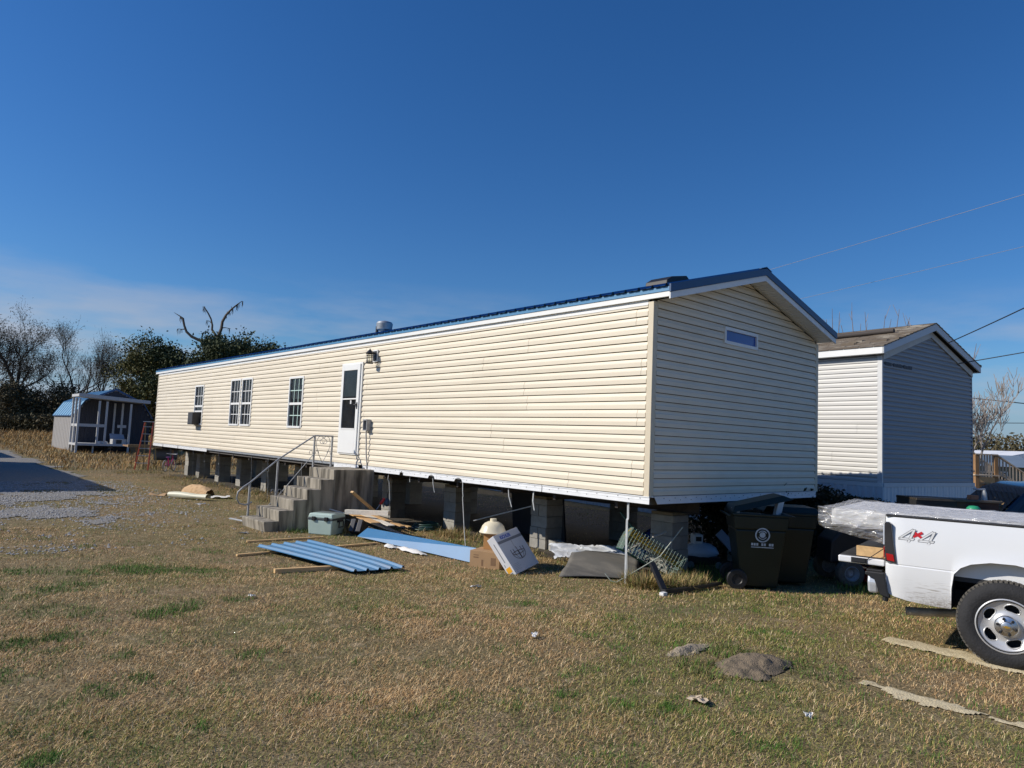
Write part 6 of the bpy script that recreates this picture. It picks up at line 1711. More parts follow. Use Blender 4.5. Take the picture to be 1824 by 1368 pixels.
# ================================================================== shed with porch, ladder, bicycle, trailer
sd_ = thing('garden_shed', 'grey gambrel roofed shed with pale blue metal roof and open white porch far left', 'shed', (1.15, 46.2, -0.15))
SHW = mat('grey_shed_board', (0.30, 0.285, 0.275), 0.85, 0.10, 3, stretch=(6, 6, 0.5)); SHB = mat('pale_blue_metal_roof', (0.16, 0.34, 0.50), 0.4, 0.05, 2); PW = mat('shade_greyed_porch_white', (0.50, 0.50, 0.50), 0.6, 0.05, 3)  # porch white is greyed in colour to imitate shade under the porch roof
sw, sl_ = 4.4, 7.4
gam = [(0, 0.12), (0, 2.38), (0.52, 3.25), (2.2, 4.08), (3.88, 3.25), (4.4, 2.38), (4.4, 0.12)]
nbd = 26
for k in range(nbd):
    mb = MB(); y = sl_ * k / nbd; mb.box(-0.022 - 0.008 * (k % 2), 0.0, y + 0.006, y + sl_ / nbd - 0.006, 0.06, 2.38); mb.build('wall_board', SHW, sd_)
for k in range(22):
    x = sw * k / 22; xm = x + 0.1
    zt = 2.38 + (3.25 - 2.38) * xm / 0.52 if xm < 0.52 else (3.25 + 0.83 * (xm - 0.52) / 1.68 if xm < 2.2 else (4.08 - 0.83 * (xm - 2.2) / 1.68 if xm < 3.88 else 3.25 - 0.87 * (xm - 3.88) / 0.52))
    mb = MB(); mb.box(x + 0.004, x + 0.196, -0.02 - 0.008 * (k % 2), 0.0, 0.06, zt - 0.05); mb.build('wall_board', mat('shade_toned_shed_board', (0.045, 0.045, 0.055), 0.85, 0.12, 3, stretch=(6, 6, 0.5)), sd_)  # darker copy of the shed board, front-wall shade put into its colour
mb = MB(); mb.prism(gam, 'y', 0.0005, sl_); mb.build('wall', SHW, sd_)
mb = MB(); mb.box(0, sw, 0, sl_, 0.0, 0.119); mb.build('skid', DECKP, sd_)
def roof_strip(a, b, k, n, y0, y1):
    mb = MB(); ya, yb = y0 + (y1 - y0) * k / n, y0 + (y1 - y0) * (k + 1) / n
    d = Vector((b[0] - a[0], 0, b[1] - a[1])).normalized(); up_ = Vector((-d.z, 0, d.x)); up_ = up_ if up_.z > 0 else -up_
    A, B = Vector((a[0], 0, a[1])), Vector((b[0], 0, b[1]))
    vs = []
    for y, h in ((ya, 0.05), (ya + 0.02, 0.02), (yb - 0.02, 0.02), (yb, 0.05)):
        for P_ in (A, B): vs.append(P_ + up_ * h + Vector((0, y, 0)))
    mb.add(vs, [(0, 1, 3, 2), (2, 3, 5, 4), (4, 5, 7, 6)])
    return mb.build('roof_panel', SHB, sd_)
for a, b in (((-0.10, 2.28), (0.50, 3.27)), ((0.46, 3.25), (2.2, 4.10)), ((4.5, 2.28), (3.9, 3.27)), ((3.94, 3.25), (2.2, 4.10))):
    for k in range(9): roof_strip(a, b, k, 9, -0.12, sl_ + 0.12)
mb = MB(); mb.prism([(-0.12, 2.24), (0.50, 3.22), (2.2, 4.06), (3.9, 3.22), (4.52, 2.24), (4.52, 2.36), (3.9, 3.34), (2.2, 4.18), (0.5, 3.34), (-0.12, 2.36)], 'y', -0.15, -0.1205); mb.build('rake_trim', DARKBLUE, sd_)
MB().box(-0.13, -0.105, -0.12, sl_, 2.24, 2.31).build('eave_trim', DARKBLUE, sd_)
# porch
for (x, y, zt) in ((-0.16, -2.15, 3.32), (-0.16, -1.1, 3.38), (-0.16, -0.12, 3.42), (0.92, -2.15, 3.25), (1.34, -2.15, 3.24), (2.70, -2.15, 3.16), (2.2, -0.15, 3.2), (2.5, -0.9, 3.2)):
    mb = MB(); mb.box(x - 0.055, x + 0.055, y - 0.055, y + 0.055, 0.0 if (y < -1 and x in (-0.16, 2.70)) or x == -0.16 else 0.60, zt); mb.build('porch_post', PW, sd_)
mb = MB(); mb.box(-0.22, 2.80, -2.2, 0.0 - 0.03, 0.46, 0.60); mb.build('porch_floor', PW, sd_)
mb = MB(); mb.prism([(-0.28, 3.44), (3.75, 3.24), (3.75, 3.44), (-0.28, 3.66)], 'y', -2.4, -2.36); mb.prism([(-0.28, 3.46), (3.75, 3.26), (3.75, 3.40), (-0.28, 3.62)], 'y', -2.359, -0.13); mb.build('porch_roof', PW, sd_)
for b_ in ((-0.10, 1.29, -2.18, -2.12, 1.62, 1.80), (-0.19, -0.13, -2.09, -0.17, 1.62, 1.78), (2.25, 2.76, -1.0, -0.94, 1.62, 1.80)): MB().box(*b_).build('porch_rail', PW, sd_)
MB().box(0.75, 0.82, -2.0, -1.9, 0.0, 0.46).build('floor_prop', PW, sd_)
for k in range(3):
    mb = MB(); mb.box(3.1, 4.2, -1.3 + 0.35 * k, -0.95 + 0.35 * k, 0, 0.18 * (k + 1)); mb.build('step', DECKP, sd_)
ct = thing('chest', 'white open topped chest standing on the shed porch', 'chest', (3.35, 44.35, 0.45), R(8))
mb = MB(); mb.box(-0.42, 0.42, -0.22, 0.22, 0, 0.30); mb.build('body', PW, ct); mb = MB(); board(mb, (-0.40, 0.25, 0.31), (-0.40, 0.40, 0.62), 0.04, 0.03); mb.add([(-0.44, 0.22, 0.31), (0.44, 0.22, 0.31), (0.40, 0.36, 0.60), (-0.44, 0.36, 0.64)], [(0, 1, 2, 3)]); mb.build('lid', mat('grey_blue_lid', (0.28, 0.32, 0.40), 0.5), ct)
MB().box(-0.22, 0.10, -0.26, -0.2205, 0.02, 0.26).build('dark_bundle', BLACK, ct)
for i, (x, s, lb) in enumerate(((1.95, 0.20, 'white bundle on the shed porch floor left of the middle posts'), (2.25, 0.13, 'small white bundle on the shed porch floor at the middle posts'))):
    mb = MB(); mb.lathe([(0.0, 0.16), (s * 0.6, 0.14), (s, 0.06), (s, 0.0)], 10); tag(mb.build('bundle', PW, loc=(x + 0.4, 44.4, 0.45), smooth=60), lb, 'bundle')
tr_ = thing('trailer', 'dark utility trailer wheel and axle parked under the shed porch', 'trailer', (2.95, 44.6, -0.15))
M_ = Matrix.Translation((0, 0, 0.33)) @ Matrix.Rotation(R(90), 4, 'X')
w_ = MB().lathe([(0.17, -0.1), (0.30, -0.1), (0.33, -0.06), (0.33, 0.06), (0.30, 0.1), (0.17, 0.1)], 20, M_).build('wheel', TYRE, tr_, smooth=40)
mb = MB()
for k in range(5):
    a = k * 2 * math.pi / 5; mb.box(0, 0.18, -0.02, 0.02, 0.02, 0.05, M_ @ Matrix.Rotation(a, 4, 'Z'))
mb.build('rim', mat('dull_grey_rim', (0.22, 0.22, 0.23), 0.5), w_)
mb = MB(); mb.box(-0.9, 0.7, 0.15, 0.9, 0.30, 0.36); mb.build('bed', BLACK, tr_)

ld = thing('step_ladder', 'orange fibreglass step ladder standing at the far corner of the mobile home', 'ladder', (0.55, 26.4, -0.15), R(-38))
ORG = mat('orange_fibreglass', (0.55, 0.085, 0.03), 0.5, 0.1, 5)
HL = 2.0
for x in (-0.27, 0.27):
    mb = MB(); board(mb, (x * 1.0, -0.38, 0.0), (x * 0.62, 0.0, HL), 0.075, 0.03, (1, 0, 0)); mb.build('rail', ORG, ld)
    mb = MB(); board(mb, (x * 1.0, 0.42, 0.0), (x * 0.62, 0.05, HL), 0.04, 0.03, (1, 0, 0)); mb.build('rear_rail', mat('grey_yellow_rail', (0.35, 0.28, 0.12), 0.6), ld)
for k in range(6):
    t = (k + 1) * 0.3 / HL; xx = 0.27 * (1 - 0.38 * t)
    mb = MB(); mb.box(-xx, xx, -0.38 + 0.38 * t - 0.04, -0.38 + 0.38 * t + 0.04, t * HL - 0.012, t * HL + 0.012); mb.build('rung', STEEL, ld)
MB().box(-0.22, 0.22, -0.08, 0.12, HL, HL + 0.03).build('top_cap', mat('white_grey_cap', (0.6, 0.6, 0.6), 0.5), ld)

bk = thing('bicycle', 'small pink child bicycle standing in the dry grass at the far end of the home', 'bicycle', (1.25, 25.6, -0.15), R(52))
PINK = mat('pink_paint', (0.45, 0.03, 0.16), 0.4, 0.08, 5); PURP = mat('purple_saddle', (0.22, 0.04, 0.22), 0.5)
for x in (-0.42, 0.42):
    pts = [(x + 0.22 * math.cos(a), 0, 0.24 + 0.22 * math.sin(a)) for a in [k * math.pi / 12 for k in range(25)]]
    w_ = MB().tube(pts, 0.022, 6).build('wheel', mat('pale_grey_tyre', (0.30, 0.28, 0.27), 0.8), bk, smooth=60)
    mb = MB()
    for k in range(6): a = k * math.pi / 6; mb.tube([(x + 0.2 * math.cos(a), 0, 0.24 + 0.2 * math.sin(a)), (x - 0.2 * math.cos(a), 0, 0.24 - 0.2 * math.sin(a))], 0.003, 3)
    mb.build('spokes', STEEL, w_)
mb = MB(); mb.tube([(-0.42, 0, 0.24), (-0.05, 0, 0.22), (0.30, 0, 0.50)], 0.022, 6); mb.tube([(-0.05, 0, 0.22), (-0.16, 0, 0.56)], 0.02, 6); mb.tube([(0.42, 0, 0.24), (0.32, 0, 0.48), (0.27, 0, 0.66)], 0.018, 6); mb.tube([(-0.42, 0, 0.24), (-0.13, 0, 0.45)], 0.014, 5); mb.build('frame', PINK, bk, smooth=60)
mb = MB(); mb.box(-0.28, -0.04, -0.06, 0.06, 0.56, 0.60); mb.build('saddle', PURP, bk, bevel=0.02)
mb = MB(); mb.tube([(0.20, -0.22, 0.72), (0.27, -0.12, 0.70), (0.27, 0.12, 0.70), (0.20, 0.22, 0.72)], 0.014, 6); mb.build('handlebar', WHITE, bk, smooth=60)
bd_ = thing('flatbed_trailer', 'flat wooden trailer with grey drum parked in shade beyond the far end of the home', 'trailer', (2.6, 31.5, -0.15), R(-5))
mb = MB(); mb.box(-1.6, 2.4, -0.1, 0.1, 0.78, 0.92); mb.build('bed_rail', mat('tan_timber_rail', (0.30, 0.20, 0.10), 0.8, 0.15, 4), bd_)
mb = MB(); mb.box(-1.6, 2.4, 0.101, 1.6, 0.80, 0.86); mb.build('bed', DECKP, bd_)
for x in (-1.2, 0.4, 2.0): MB().box(x - 0.04, x + 0.04, 0.0, 0.08, 0, 0.78).build('stake', DECKP, bd_)
mb = MB(); mb.lathe([(0.0, -0.5), (0.28, -0.5), (0.30, -0.4), (0.30, 0.4), (0.28, 0.5), (0.0, 0.5)], 16, Matrix.Translation((0.2, 0.6, 0.45)) @ Matrix.Rotation(R(90), 4, 'Y')); mb.build('drum', mat('dull_grey_drum', (0.16, 0.17, 0.18), 0.6), bd_, smooth=40)

# the building outside the frame on the left whose shadow lies over the drive
nh = thing('neighbour_building', 'plain grey building outside the left edge casting the shadow over the drive', 'building', (-7.3, 19.55, -0.15))
k_ = 0.70 / 0.76
MB().box(-6.0, 0.0, 0.0, 15.0, 0.0, 3.3).build('wall', GREYS, nh)
MB().box(-6.15, 0.15, -0.15, 15.15, 3.3, 3.45).build('roof', DARKBLUE, nh)
MB().box(0.0005, 0.03, 4.0, 4.9, 0.1, 2.1).build('door', WHITE, nh)
MB().box(0.0005, 0.03, 8.0, 9.0, 1.0, 2.1).build('window', DKG, nh)
n2 = thing('neighbour_building', 'small low outbuilding outside the left edge near the far end of the drive', 'building', (-6.2, 38.4, -0.15))
MB().box(-4.0, 0.0, 0.0, 6.0, 0.0, 2.4).build('wall', GREYS, n2); MB().prism([(-4.2, 2.4), (0.2, 2.4), (-2.0, 3.0)], 'y', -0.2, 6.2).build('roof', DARKBLUE, n2); MB().box(0.0005, 0.03, 2, 2.9, 0.1, 2.0).build('door', WHITE, n2)

# ================================================================== trees
BARK = mat('dark_bark', (0.085, 0.070, 0.056), 0.95, 0.25, 8); BARKG = mat('grey_bark', (0.16, 0.135, 0.115), 0.95, 0.2, 8)
def leafmat(name, c1, c2):
    m = mat(name, c1, 0.75, scale=0.9, col2=c2, lo=0.4, hi=0.62, detail=6, spec=0.25)
    return m
LF_OAK = leafmat('dark_oak_leaf', (0.036, 0.052, 0.022), (0.075, 0.090, 0.034))
LF_OLV = leafmat('olive_leaf', (0.065, 0.075, 0.024), (0.14, 0.125, 0.035))
LF_BRN = leafmat('brown_green_leaf', (0.075, 0.070, 0.034), (0.14, 0.11, 0.06))
LF_RED = leafmat('reddish_twig_leaf', (0.10, 0.060, 0.045), (0.15, 0.10, 0.07))
def grow(rnd, base, h, r0, spread, levels, up=0.25, trunk_frac=0.35, nb=(3, 5), wob=0.12, twig=0.012, lean=(0, 0), fork=None):
    """returns branch polylines [(pts, radii)] and tip points"""
    segs, tips = [], []
    def branch(p, d, ln, r, lev):
        n = 5 if lev < 2 else 4
        pts = [p.copy()]; rs = [r]
        q = p.copy(); dd = d.copy()
        for i in range(n):
            dd = (dd + Vector((rnd.gauss(0, wob), rnd.gauss(0, wob), rnd.gauss(0, wob) + up * 0.12 * lev))).normalized()
            q = q + dd * (ln / n)
            pts.append(q.copy()); rs.append(max(twig, r * (1 - 0.62 * (i + 1) / n)))
        segs.append((pts, rs, lev))
        if lev >= levels:
            tips.extend(pts[1:]); return
        k = rnd.randint(*nb) + (1 if lev else 0)
        for j in range(k):
            t = rnd.uniform(0.45 if lev == 0 else 0.25, 1.0)
            i = min(n - 1, int(t * n)); f = t * n - i
            o = pts[i].lerp(pts[i + 1], f)
            az = rnd.uniform(0, 2 * math.pi) if lev else 2 * math.pi * (j + rnd.random() * 0.6) / k
            side = dd.orthogonal().normalized()
            side = Matrix.Rotation(az, 3, dd) @ side
            nd = (dd * rnd.uniform(0.5, 0.9) + side * spread * rnd.uniform(0.6, 1.15) + Vector((0, 0, up * 0.5))).normalized()
            branch(o, nd, ln * rnd.uniform(0.5, 0.78), rs[i] * rnd.uniform(0.5, 0.7), lev + 1)
        if lev >= levels - 1: tips.extend(pts[2:])
    branch(Vector(base), Vector((lean[0], lean[1], 1)).normalized(), h * trunk_frac * 1.35, r0, 0)
    return segs, tips
def tree(name, label, loc, h, seed, leaf=None, nleaf=4, lsize=0.28, r0=0.25, spread=0.75, levels=4, up=0.3, trunk_frac=0.4, bark=None, group=None, twig=0.012, clump=0.5, lean=(0, 0), nb=(3, 5), flat=0.7):
    rnd = random.Random(seed)
    t = thing(name, label, 'tree', (loc[0], loc[1], -0.2), 0, group)
    segs, tips = grow(rnd, (0, 0, 0), h, r0, spread, levels, up, trunk_frac, nb, twig=twig, lean=lean)
    zmax = max(max(p.z for p in s[0]) for s in segs)
    k = h / zmax
    tb = MB(); lb = MB()
    for pts, rs, lev in segs:
        P = [Vector((p.x * k, p.y * k, p.z * k)) for p in pts]
        (tb if lev <= 1 else lb).tube(P, rs, 7 if lev < 1 else (5 if lev < 3 else 3), cap=False)
    tb.build('trunk', bark or BARK, t, smooth=60)
    if lb.f: lb.build('limbs', bark or BARK, t)
    if leaf is not None:
        rg = np.random.default_rng(seed)
        T = np.array([[p.x * k, p.y * k, p.z * k] for p in tips])
        T = T[T[:, 2] > h * 0.18]
        n = len(T) * nleaf
        C_ = np.repeat(T, nleaf, 0) + rg.normal(0, clump, (n, 3)) * [1, 1, flat]
        a = rg.normal(0, 1, (n, 3)); a /= np.linalg.norm(a, axis=1)[:, None]
        b = np.cross(a, rg.normal(0, 1, (n, 3))); b /= np.linalg.norm(b, axis=1)[:, None]
        s = (lsize * rg.uniform(0.5, 1.2, n))[:, None]
        asp = 0.22 if lsize < 0.18 else 0.5
        V = np.stack([C_ - a * s, C_ - b * s * asp, C_ + a * s, C_ + b * s * asp], 1).reshape(-1, 3)
        me = bpy.data.meshes.new('crown')
        me.vertices.add(len(V)); me.vertices.foreach_set('co', V.ravel())
        me.loops.add(4 * n); me.loops.foreach_set('vertex_index', np.arange(4 * n, dtype=np.int32))
        me.polygons.add(n); me.polygons.foreach_set('loop_start', np.arange(0, 4 * n, 4, dtype=np.int32))
        me.materials.append(leaf); me.update(calc_edges=True)
        link_mesh('crown', me, t)
    return t
GT = 'trees behind the shed'
tree('tall_tree', 'tall half bare tree with dark forked trunk at the left edge behind the drive', (4.95, 110.0), 17.6, 101, LF_BRN, 2, 0.17, 0.42, 0.75, 4, 0.35, 0.42, group=GT, clump=0.55, nb=(4, 5))
tree('tall_tree', 'tall half bare tree second from the left edge with rounded twiggy crown', (9.9, 109.7), 17.0, 102, LF_BRN, 1, 0.15, 0.40, 0.70, 4, 0.4, 0.42, group=GT, clump=0.5, nb=(4, 5))
tree('tall_tree', 'slender half bare tree with straight trunk rising left of the shed roof', (14.5, 108.4), 16.2, 103, LF_BRN, 1, 0.14, 0.30, 0.55, 4, 0.5, 0.45, group=GT, clump=0.45, nb=(4, 5))
tree('tall_tree', 'dark tree left of the frame edge beside the tall forked tree', (-0.4, 108.2), 15.5, 104, LF_BRN, 2, 0.17, 0.38, 0.75, 4, 0.35, 0.42, group=GT, clump=0.55)
tree('oak_tree', 'olive green leafy tree rising just behind the shed roof', (15.6, 96.7), 11.6, 105, LF_OLV, 5, 0.19, 0.30, 0.85, 4, 0.2, 0.36, group=GT, clump=0.6)
tree('oak_tree', 'olive brown tree with a high tuft between the shed and the dark oak', (18.1, 94.5), 14.2, 106, LF_OLV, 5, 0.18, 0.32, 0.75, 4, 0.35, 0.4, group=GT, clump=0.55)
tree('oak_tree', 'dark evergreen oak with the dead forked branches rising behind it', (20.6, 87.5), 12.6, 107, LF_OAK, 16, 0.21, 0.40, 0.95, 4, 0.15, 0.32, group=GT, clump=0.7)
tree('oak_tree', 'dark evergreen oak at the middle of the clump behind the cream home', (22.9, 82.5), 13.4, 108, LF_OAK, 17, 0.21, 0.42, 0.95, 4, 0.2, 0.32, group=GT, clump=0.7)
tree('oak_tree', 'dark evergreen oak at the right end of the clump behind the cream home', (25.2, 79.7), 12.6, 109, LF_OAK, 17, 0.21, 0.40, 0.95, 4, 0.15, 0.32, group=GT, clump=0.7)
tree('bare_tree', 'small bare grey tree with a pale broken trunk right of the dark oaks', (28.7, 85.3), 14.4, 110, LF_BRN, 1, 0.16, 0.22, 0.55, 4, 0.5, 0.5, BARKG, GT, clump=0.3)
tree('bare_bush', 'low reddish bare bush showing over the blue roof right of the oaks', (32.8, 88.3), 13.2, 111, LF_RED, 2, 0.18, 0.2, 0.6, 4, 0.5, 0.35, BARKG, GT, clump=0.4)
tree('oak_tree', 'dense dark tree low behind the shed between the tall bare trees', (12.0, 101.0), 7.5, 112, LF_BRN, 5, 0.18, 0.25, 0.9, 4, 0.1, 0.3, group=GT, clump=0.6)
tree('oak_tree', 'low dark tree at the far left under the tall forked tree', (2.5, 104.0), 6.8, 113, LF_BRN, 5, 0.18, 0.25, 0.9, 4, 0.1, 0.3, group=GT, clump=0.6)
# dead tree: the trunk forks into three bare limbs hung with moss
dt = thing('dead_tree', 'dead tree with three bare crooked limbs hung with moss above the dark oaks', 'tree', (23.06, 87.5, -0.2), 0, GT)
rx = rt
def dp(u, z): return Vector((rx.x * u, rx.y * u, z + 0.2))
tb = MB()
tb.tube([dp(0.1, -0.2), dp(0.1, 6), dp(0.05, 10.8), dp(0.12, 13.2)], [0.45, 0.36, 0.28, 0.24], 8, cap=False)
def limb(P, R_): tb.tube([dp(a, b) for a, b in P], R_, 6)
limb([(0.12, 13.1), (0.20, 13.7), (0.48, 14.6), (0.55, 15.5), (0.95, 16.4), (1.6, 17.2), (2.25, 17.8), (2.9, 18.35)], [0.24, 0.22, 0.19, 0.18, 0.15, 0.12, 0.09, 0.03])
limb([(0.12, 13.3), (-0.25, 13.8), (-0.72, 14.4), (-0.72, 15.0), (-0.95, 15.8), (-1.35, 16.5), (-1.85, 17.2), (-2.0, 17.45)], [0.20, 0.17, 0.15, 0.13, 0.11, 0.10, 0.07, 0.03])
limb([(0.0, 10.4), (-1.0, 12.0), (-2.1, 12.9), (-3.3, 13.4), (-4.0, 14.0), (-4.35, 14.8), (-4.6, 15.7), (-5.0, 16.0), (-5.8, 16.45)], [0.26, 0.22, 0.20, 0.18, 0.17, 0.15, 0.16, 0.07, 0.02])
limb([(-4.15, 14.35), (-4.6, 14.3), (-5.2, 14.35)], [0.09, 0.05, 0.02]); limb([(0.5, 14.7), (1.0, 14.75), (1.7, 14.65)], [0.08, 0.05, 0.02]); limb([(-0.72, 15.1), (-1.1, 15.5), (-1.5, 15.6)], [0.07, 0.04, 0.02])
limb([(1.1, 16.6), (1.05, 16.9)], [0.06, 0.02]); limb([(1.65, 17.25), (1.55, 17.6)], [0.05, 0.02])
tb.build('trunk', BARK, dt, smooth=60)
rr = random.Random(2); mo = MB()
for (u, z) in [(2.9, 18.3), (2.5, 18.0), (2.2, 17.75), (1.7, 17.2), (1.3, 16.8), (0.9, 16.3), (0.62, 15.8), (-2.0, 17.4), (-1.9, 17.1), (-4.65, 15.7), (-4.9, 15.9), (-5.1, 14.3), (-4.7, 14.3), (-1.4, 15.6), (1.5, 14.7)]:
    for k in range(4):
        du = rr.uniform(-0.15, 0.15); ln = rr.uniform(0.3, 0.9)
        mo.tube([dp(u + du, z), dp(u + du + rr.uniform(-0.08, 0.1), z - ln * 0.6), dp(u + du + rr.uniform(-0.1, 0.15), z - ln)], [0.035, 0.03, 0.006], 3, cap=False)
o = mo.build('hanging_moss', mat('grey_moss', (0.13, 0.125, 0.11), 0.95), dt); o['kind'] = 'stuff'
# bare tree and saplings on the right
tree('bare_tree', 'bare pale grey tree right of the grey home with branches reaching up and right', (29.6, 4.5), 6.2, 221, None, r0=0.13, spread=0.8, levels=4, up=0.45, trunk_frac=0.42, bark=mat('pale_grey_bark', (0.27, 0.24, 0.22), 0.95, 0.15, 8), twig=0.012, lean=(0.10, -0.15), nb=(4, 5))
SAP = mat('pale_brown_sapling', (0.24, 0.19, 0.165), 0.95, 0.15, 8)
def sapling(label, x, y, h, seed, shoots):
    t = thing('bare_sapling', label, 'sapling', (x, y, -0.2), 0, 'bare shoots behind the grey home')
    rnd = random.Random(seed); mb = MB()
    mb.tube([(0, 0, 0), (0.05, 0, h * 0.35), (0.0, 0.05, h * 0.62)], [0.09, 0.07, 0.05], 6, cap=False)
    for k in range(shoots):
        z0 = h * rnd.uniform(0.35, 0.62); a = rnd.uniform(0, 6.28); top = h * rnd.uniform(0.78, 1.0); sp_ = rnd.uniform(0.25, 0.95)
        P = [Vector((0, 0, z0)), Vector((sp_ * 0.5 * math.cos(a), sp_ * 0.5 * math.sin(a), z0 + (top - z0) * 0.35)), Vector((sp_ * 0.85 * math.cos(a), sp_ * 0.85 * math.sin(a), z0 + (top - z0) * 0.7)), Vector((sp_ * math.cos(a + 0.2), sp_ * math.sin(a + 0.2), top))]
        mb.tube(P, [0.035, 0.028, 0.02, 0.008], 4, cap=False)
        for j in range(rnd.randint(1, 4)):
            t_ = rnd.uniform(0.4, 0.95); i = min(2, int(t_ * 3)); o = P[i].lerp(P[i + 1], t_ * 3 - i); b = rnd.uniform(0, 6.28); ln = rnd.uniform(0.25, 0.7)
            mb.tube([o, o + Vector((0.4 * ln * math.cos(b), 0.4 * ln * math.sin(b), ln))], [0.014, 0.006], 3, cap=False)
    mb.build('shoots', SAP, t)
sapling('bare sapling showing right beside the blue gable of the cream home', 22.9, 7.5, 8.3, 31, 9)
sapling('bare sapling with a dark stub over the middle of the grey shingle roof', 23.5, 7.1, 7.9, 32, 7)
sapling('tallest bare shoots over the grey roof left of its ridge', 25.2, 6.85, 8.5, 33, 8)
sapling('bare shoots just left of the ridge end of the grey roof', 26.0, 6.2, 8.3, 34, 7)
sapling('short bare twig right of the ridge where the upper black cable starts', 26.7, 4.35, 7.3, 35, 4)

# underwood along the far side, far woods
def leaf_mass(name, boxes, n, size, m, seed, label=None):
    rg = np.random.default_rng(seed)
    Cs = []
    for (x0, y0, x1, y1, dep, z0, z1, w_) in boxes:
        k = int(n * w_)
        t = rg.random(k); x = x0 + (x1 - x0) * t; y = y0 + (y1 - y0) * t
        prof = 0.45 + 0.55 * vnoise(x, y, 0.35, seed) + 0.25 * (vnoise(x, y, 1.3, seed + 1) - 0.5)
        Cs.append(np.stack([x + rg.normal(0, dep, k), y + rg.normal(0, dep, k), z0 + (z1 - z0) * prof * np.sqrt(rg.random(k))], 1))
    C_ = np.concatenate(Cs); n = len(C_)
    a = rg.normal(0, 1, (n, 3)); a /= np.linalg.norm(a, axis=1)[:, None]
    b = np.cross(a, rg.normal(0, 1, (n, 3))); b /= np.linalg.norm(b, axis=1)[:, None]
    s = (size * rg.uniform(0.4, 1.2, n))[:, None]
    V = np.stack([C_ - a * s, C_ - b * s * 0.4, C_ + a * s, C_ + b * s * 0.4], 1).reshape(-1, 3)
    me = bpy.data.meshes.new(name)
    me.vertices.add(len(V)); me.vertices.foreach_set('co', V.ravel())
    me.loops.add(4 * n); me.loops.foreach_set('vertex_index', np.arange(4 * n, dtype=np.int32))
    me.polygons.add(n); me.polygons.foreach_set('loop_start', np.arange(0, 4 * n, 4, dtype=np.int32))
    me.materials.append(m); me.update(calc_edges=True)
    o = bpy.data.objects.new(name, me); COL.objects.link(o)
    return tag(o, label, kind='stuff')
leaf_mass('undergrowth', [(-12, 118, 32, 84, 2.0, -0.2, 4.6, 0.55), (-10, 112, 30, 80, 1.5, -0.2, 3.0, 0.45)], 80000, 0.22, LF_BRN, 5)
leaf_mass('undergrowth', [(-14, 160, 45, 118, 4.0, -0.2, 6.5, 1.0)], 26000, 0.4, LF_RED, 6)
leaf_mass('far_woods', [(120, 70, 190, -20, 5.0, 0, 7.5, 0.6), (60, 120, 125, 70, 5.0, 0, 9.0, 0.4)], 40000, 0.45, LF_BRN, 7)
leaf_mass('shrub_mass', [(3.4, 1.2, 6.6, 0.2, 0.30, -0.2, 1.45, 1.0)], 60000, 0.05, leafmat('dark_shrub_leaf', (0.022, 0.026, 0.013), (0.05, 0.045, 0.022)), 8)

# ================================================================== grass
EXCL = [  # footprints with no grass: (cx, cy, half x, half y, rotation)
    (-1.14, 7.5, 1.16, 0.58, 0.0), (-1.22, 6.5, 0.27, 0.27, R(32)), (-0.55, 2.3, 0.2, 0.24, R(26)), (-0.45, 1.95, 0.32, 0.20, 0.3),
    (0.46, 1.16, 0.40, 0.62, R(-50)), (1.5, -0.6, 0.34, 0.3, R(-48)), (2.36, -0.66, 0.34, 0.3, R(-48)), (-0.33, -4.05, 0.14, 0.20, R(12)), (-2.58, 3.8, 0.36, 1.2, 0.03)]
def excluded(x, y):
    m = np.zeros(x.shape, bool)
    for cx, cy, hx, hy, a in EXCL:
        dx, dy = x - cx, y - cy; c, s = math.cos(a), math.sin(a)
        m |= (np.abs(dx * c + dy * s) < hx) & (np.abs(-dx * s + dy * c) < hy)
    return m
GREEN = [(-5.1, 2.6, 0.34, 0.26), (-4.22, 2.62, 0.34, 0.30), (-3.9, 2.35, 0.2, 0.16), (-5.2, 1.75, 0.34, 0.22), (-4.75, 1.9, 0.26, 0.18), (-3.62, 2.45, 0.16, 0.12)]
CLUMPS = []
def near_green(x, y):
    r = np.zeros(x.shape)
    for cx, cy, rx_, ry_ in GREENS:
        r = np.maximum(r, 1.25 - np.hypot((x - cx) / rx_, (y - cy) / ry_))
    return r
GREENS = [(-6.04, 4.42, 0.37, 0.37), (-5.75, 4.08, 0.38, 0.38), (-5.13, 4.24, 0.41, 0.41), (-4.94, 3.94, 0.38, 0.38), (-4.48, 3.85, 0.3, 0.3), (-6.12, 2.9, 0.24, 0.24), (-5.81, 3.15, 0.27, 0.27), (-6.26, 1.98, 0.21, 0.21), (-6.39, 1.83, 0.2, 0.2), (-6.14, 1.73, 0.24, 0.24), (-5.98, 1.32, 0.11, 0.11), (-5.54, 1.24, 0.22, 0.22), (-5.35, 1.34, 0.21, 0.21), (-4.71, 1.54, 0.17, 0.17), (-6.66, 0.82, 0.2, 0.2), (-6.79, -0.07, 0.18, 0.18), (-6.09, 0.11, 0.1, 0.1), (-6.39, -0.5, 0.12, 0.12), (-6.31, -0.68, 0.08, 0.08), (-6.1, -0.44, 0.09, 0.09), (-5.32, -0.36, 0.12, 0.12), (-6.04, -1.48, 0.1, 0.1), (-5.21, 1.61, 0.18, 0.18), (-6.36, 0.89, 0.16, 0.16), (-6.81, 0.15, 0.12, 0.12), (-4.52, 6.45, 0.24, 0.24), (-5.2, 6.47, 0.18, 0.18), (-3.74, 5.18, 0.2, 0.2), (-6.84, -1.46, 0.11, 0.11), (-3.81, 4.4, 0.23, 0.23), (-3.8, 5.5, 0.21, 0.21), (-3.54, -2.92, 0.09, 0.09), (-1.01, -1.19, 0.28, 0.28), (-3.87, -2.32, 0.12, 0.12), (-2.19, -0.01, 0.23, 0.23)]
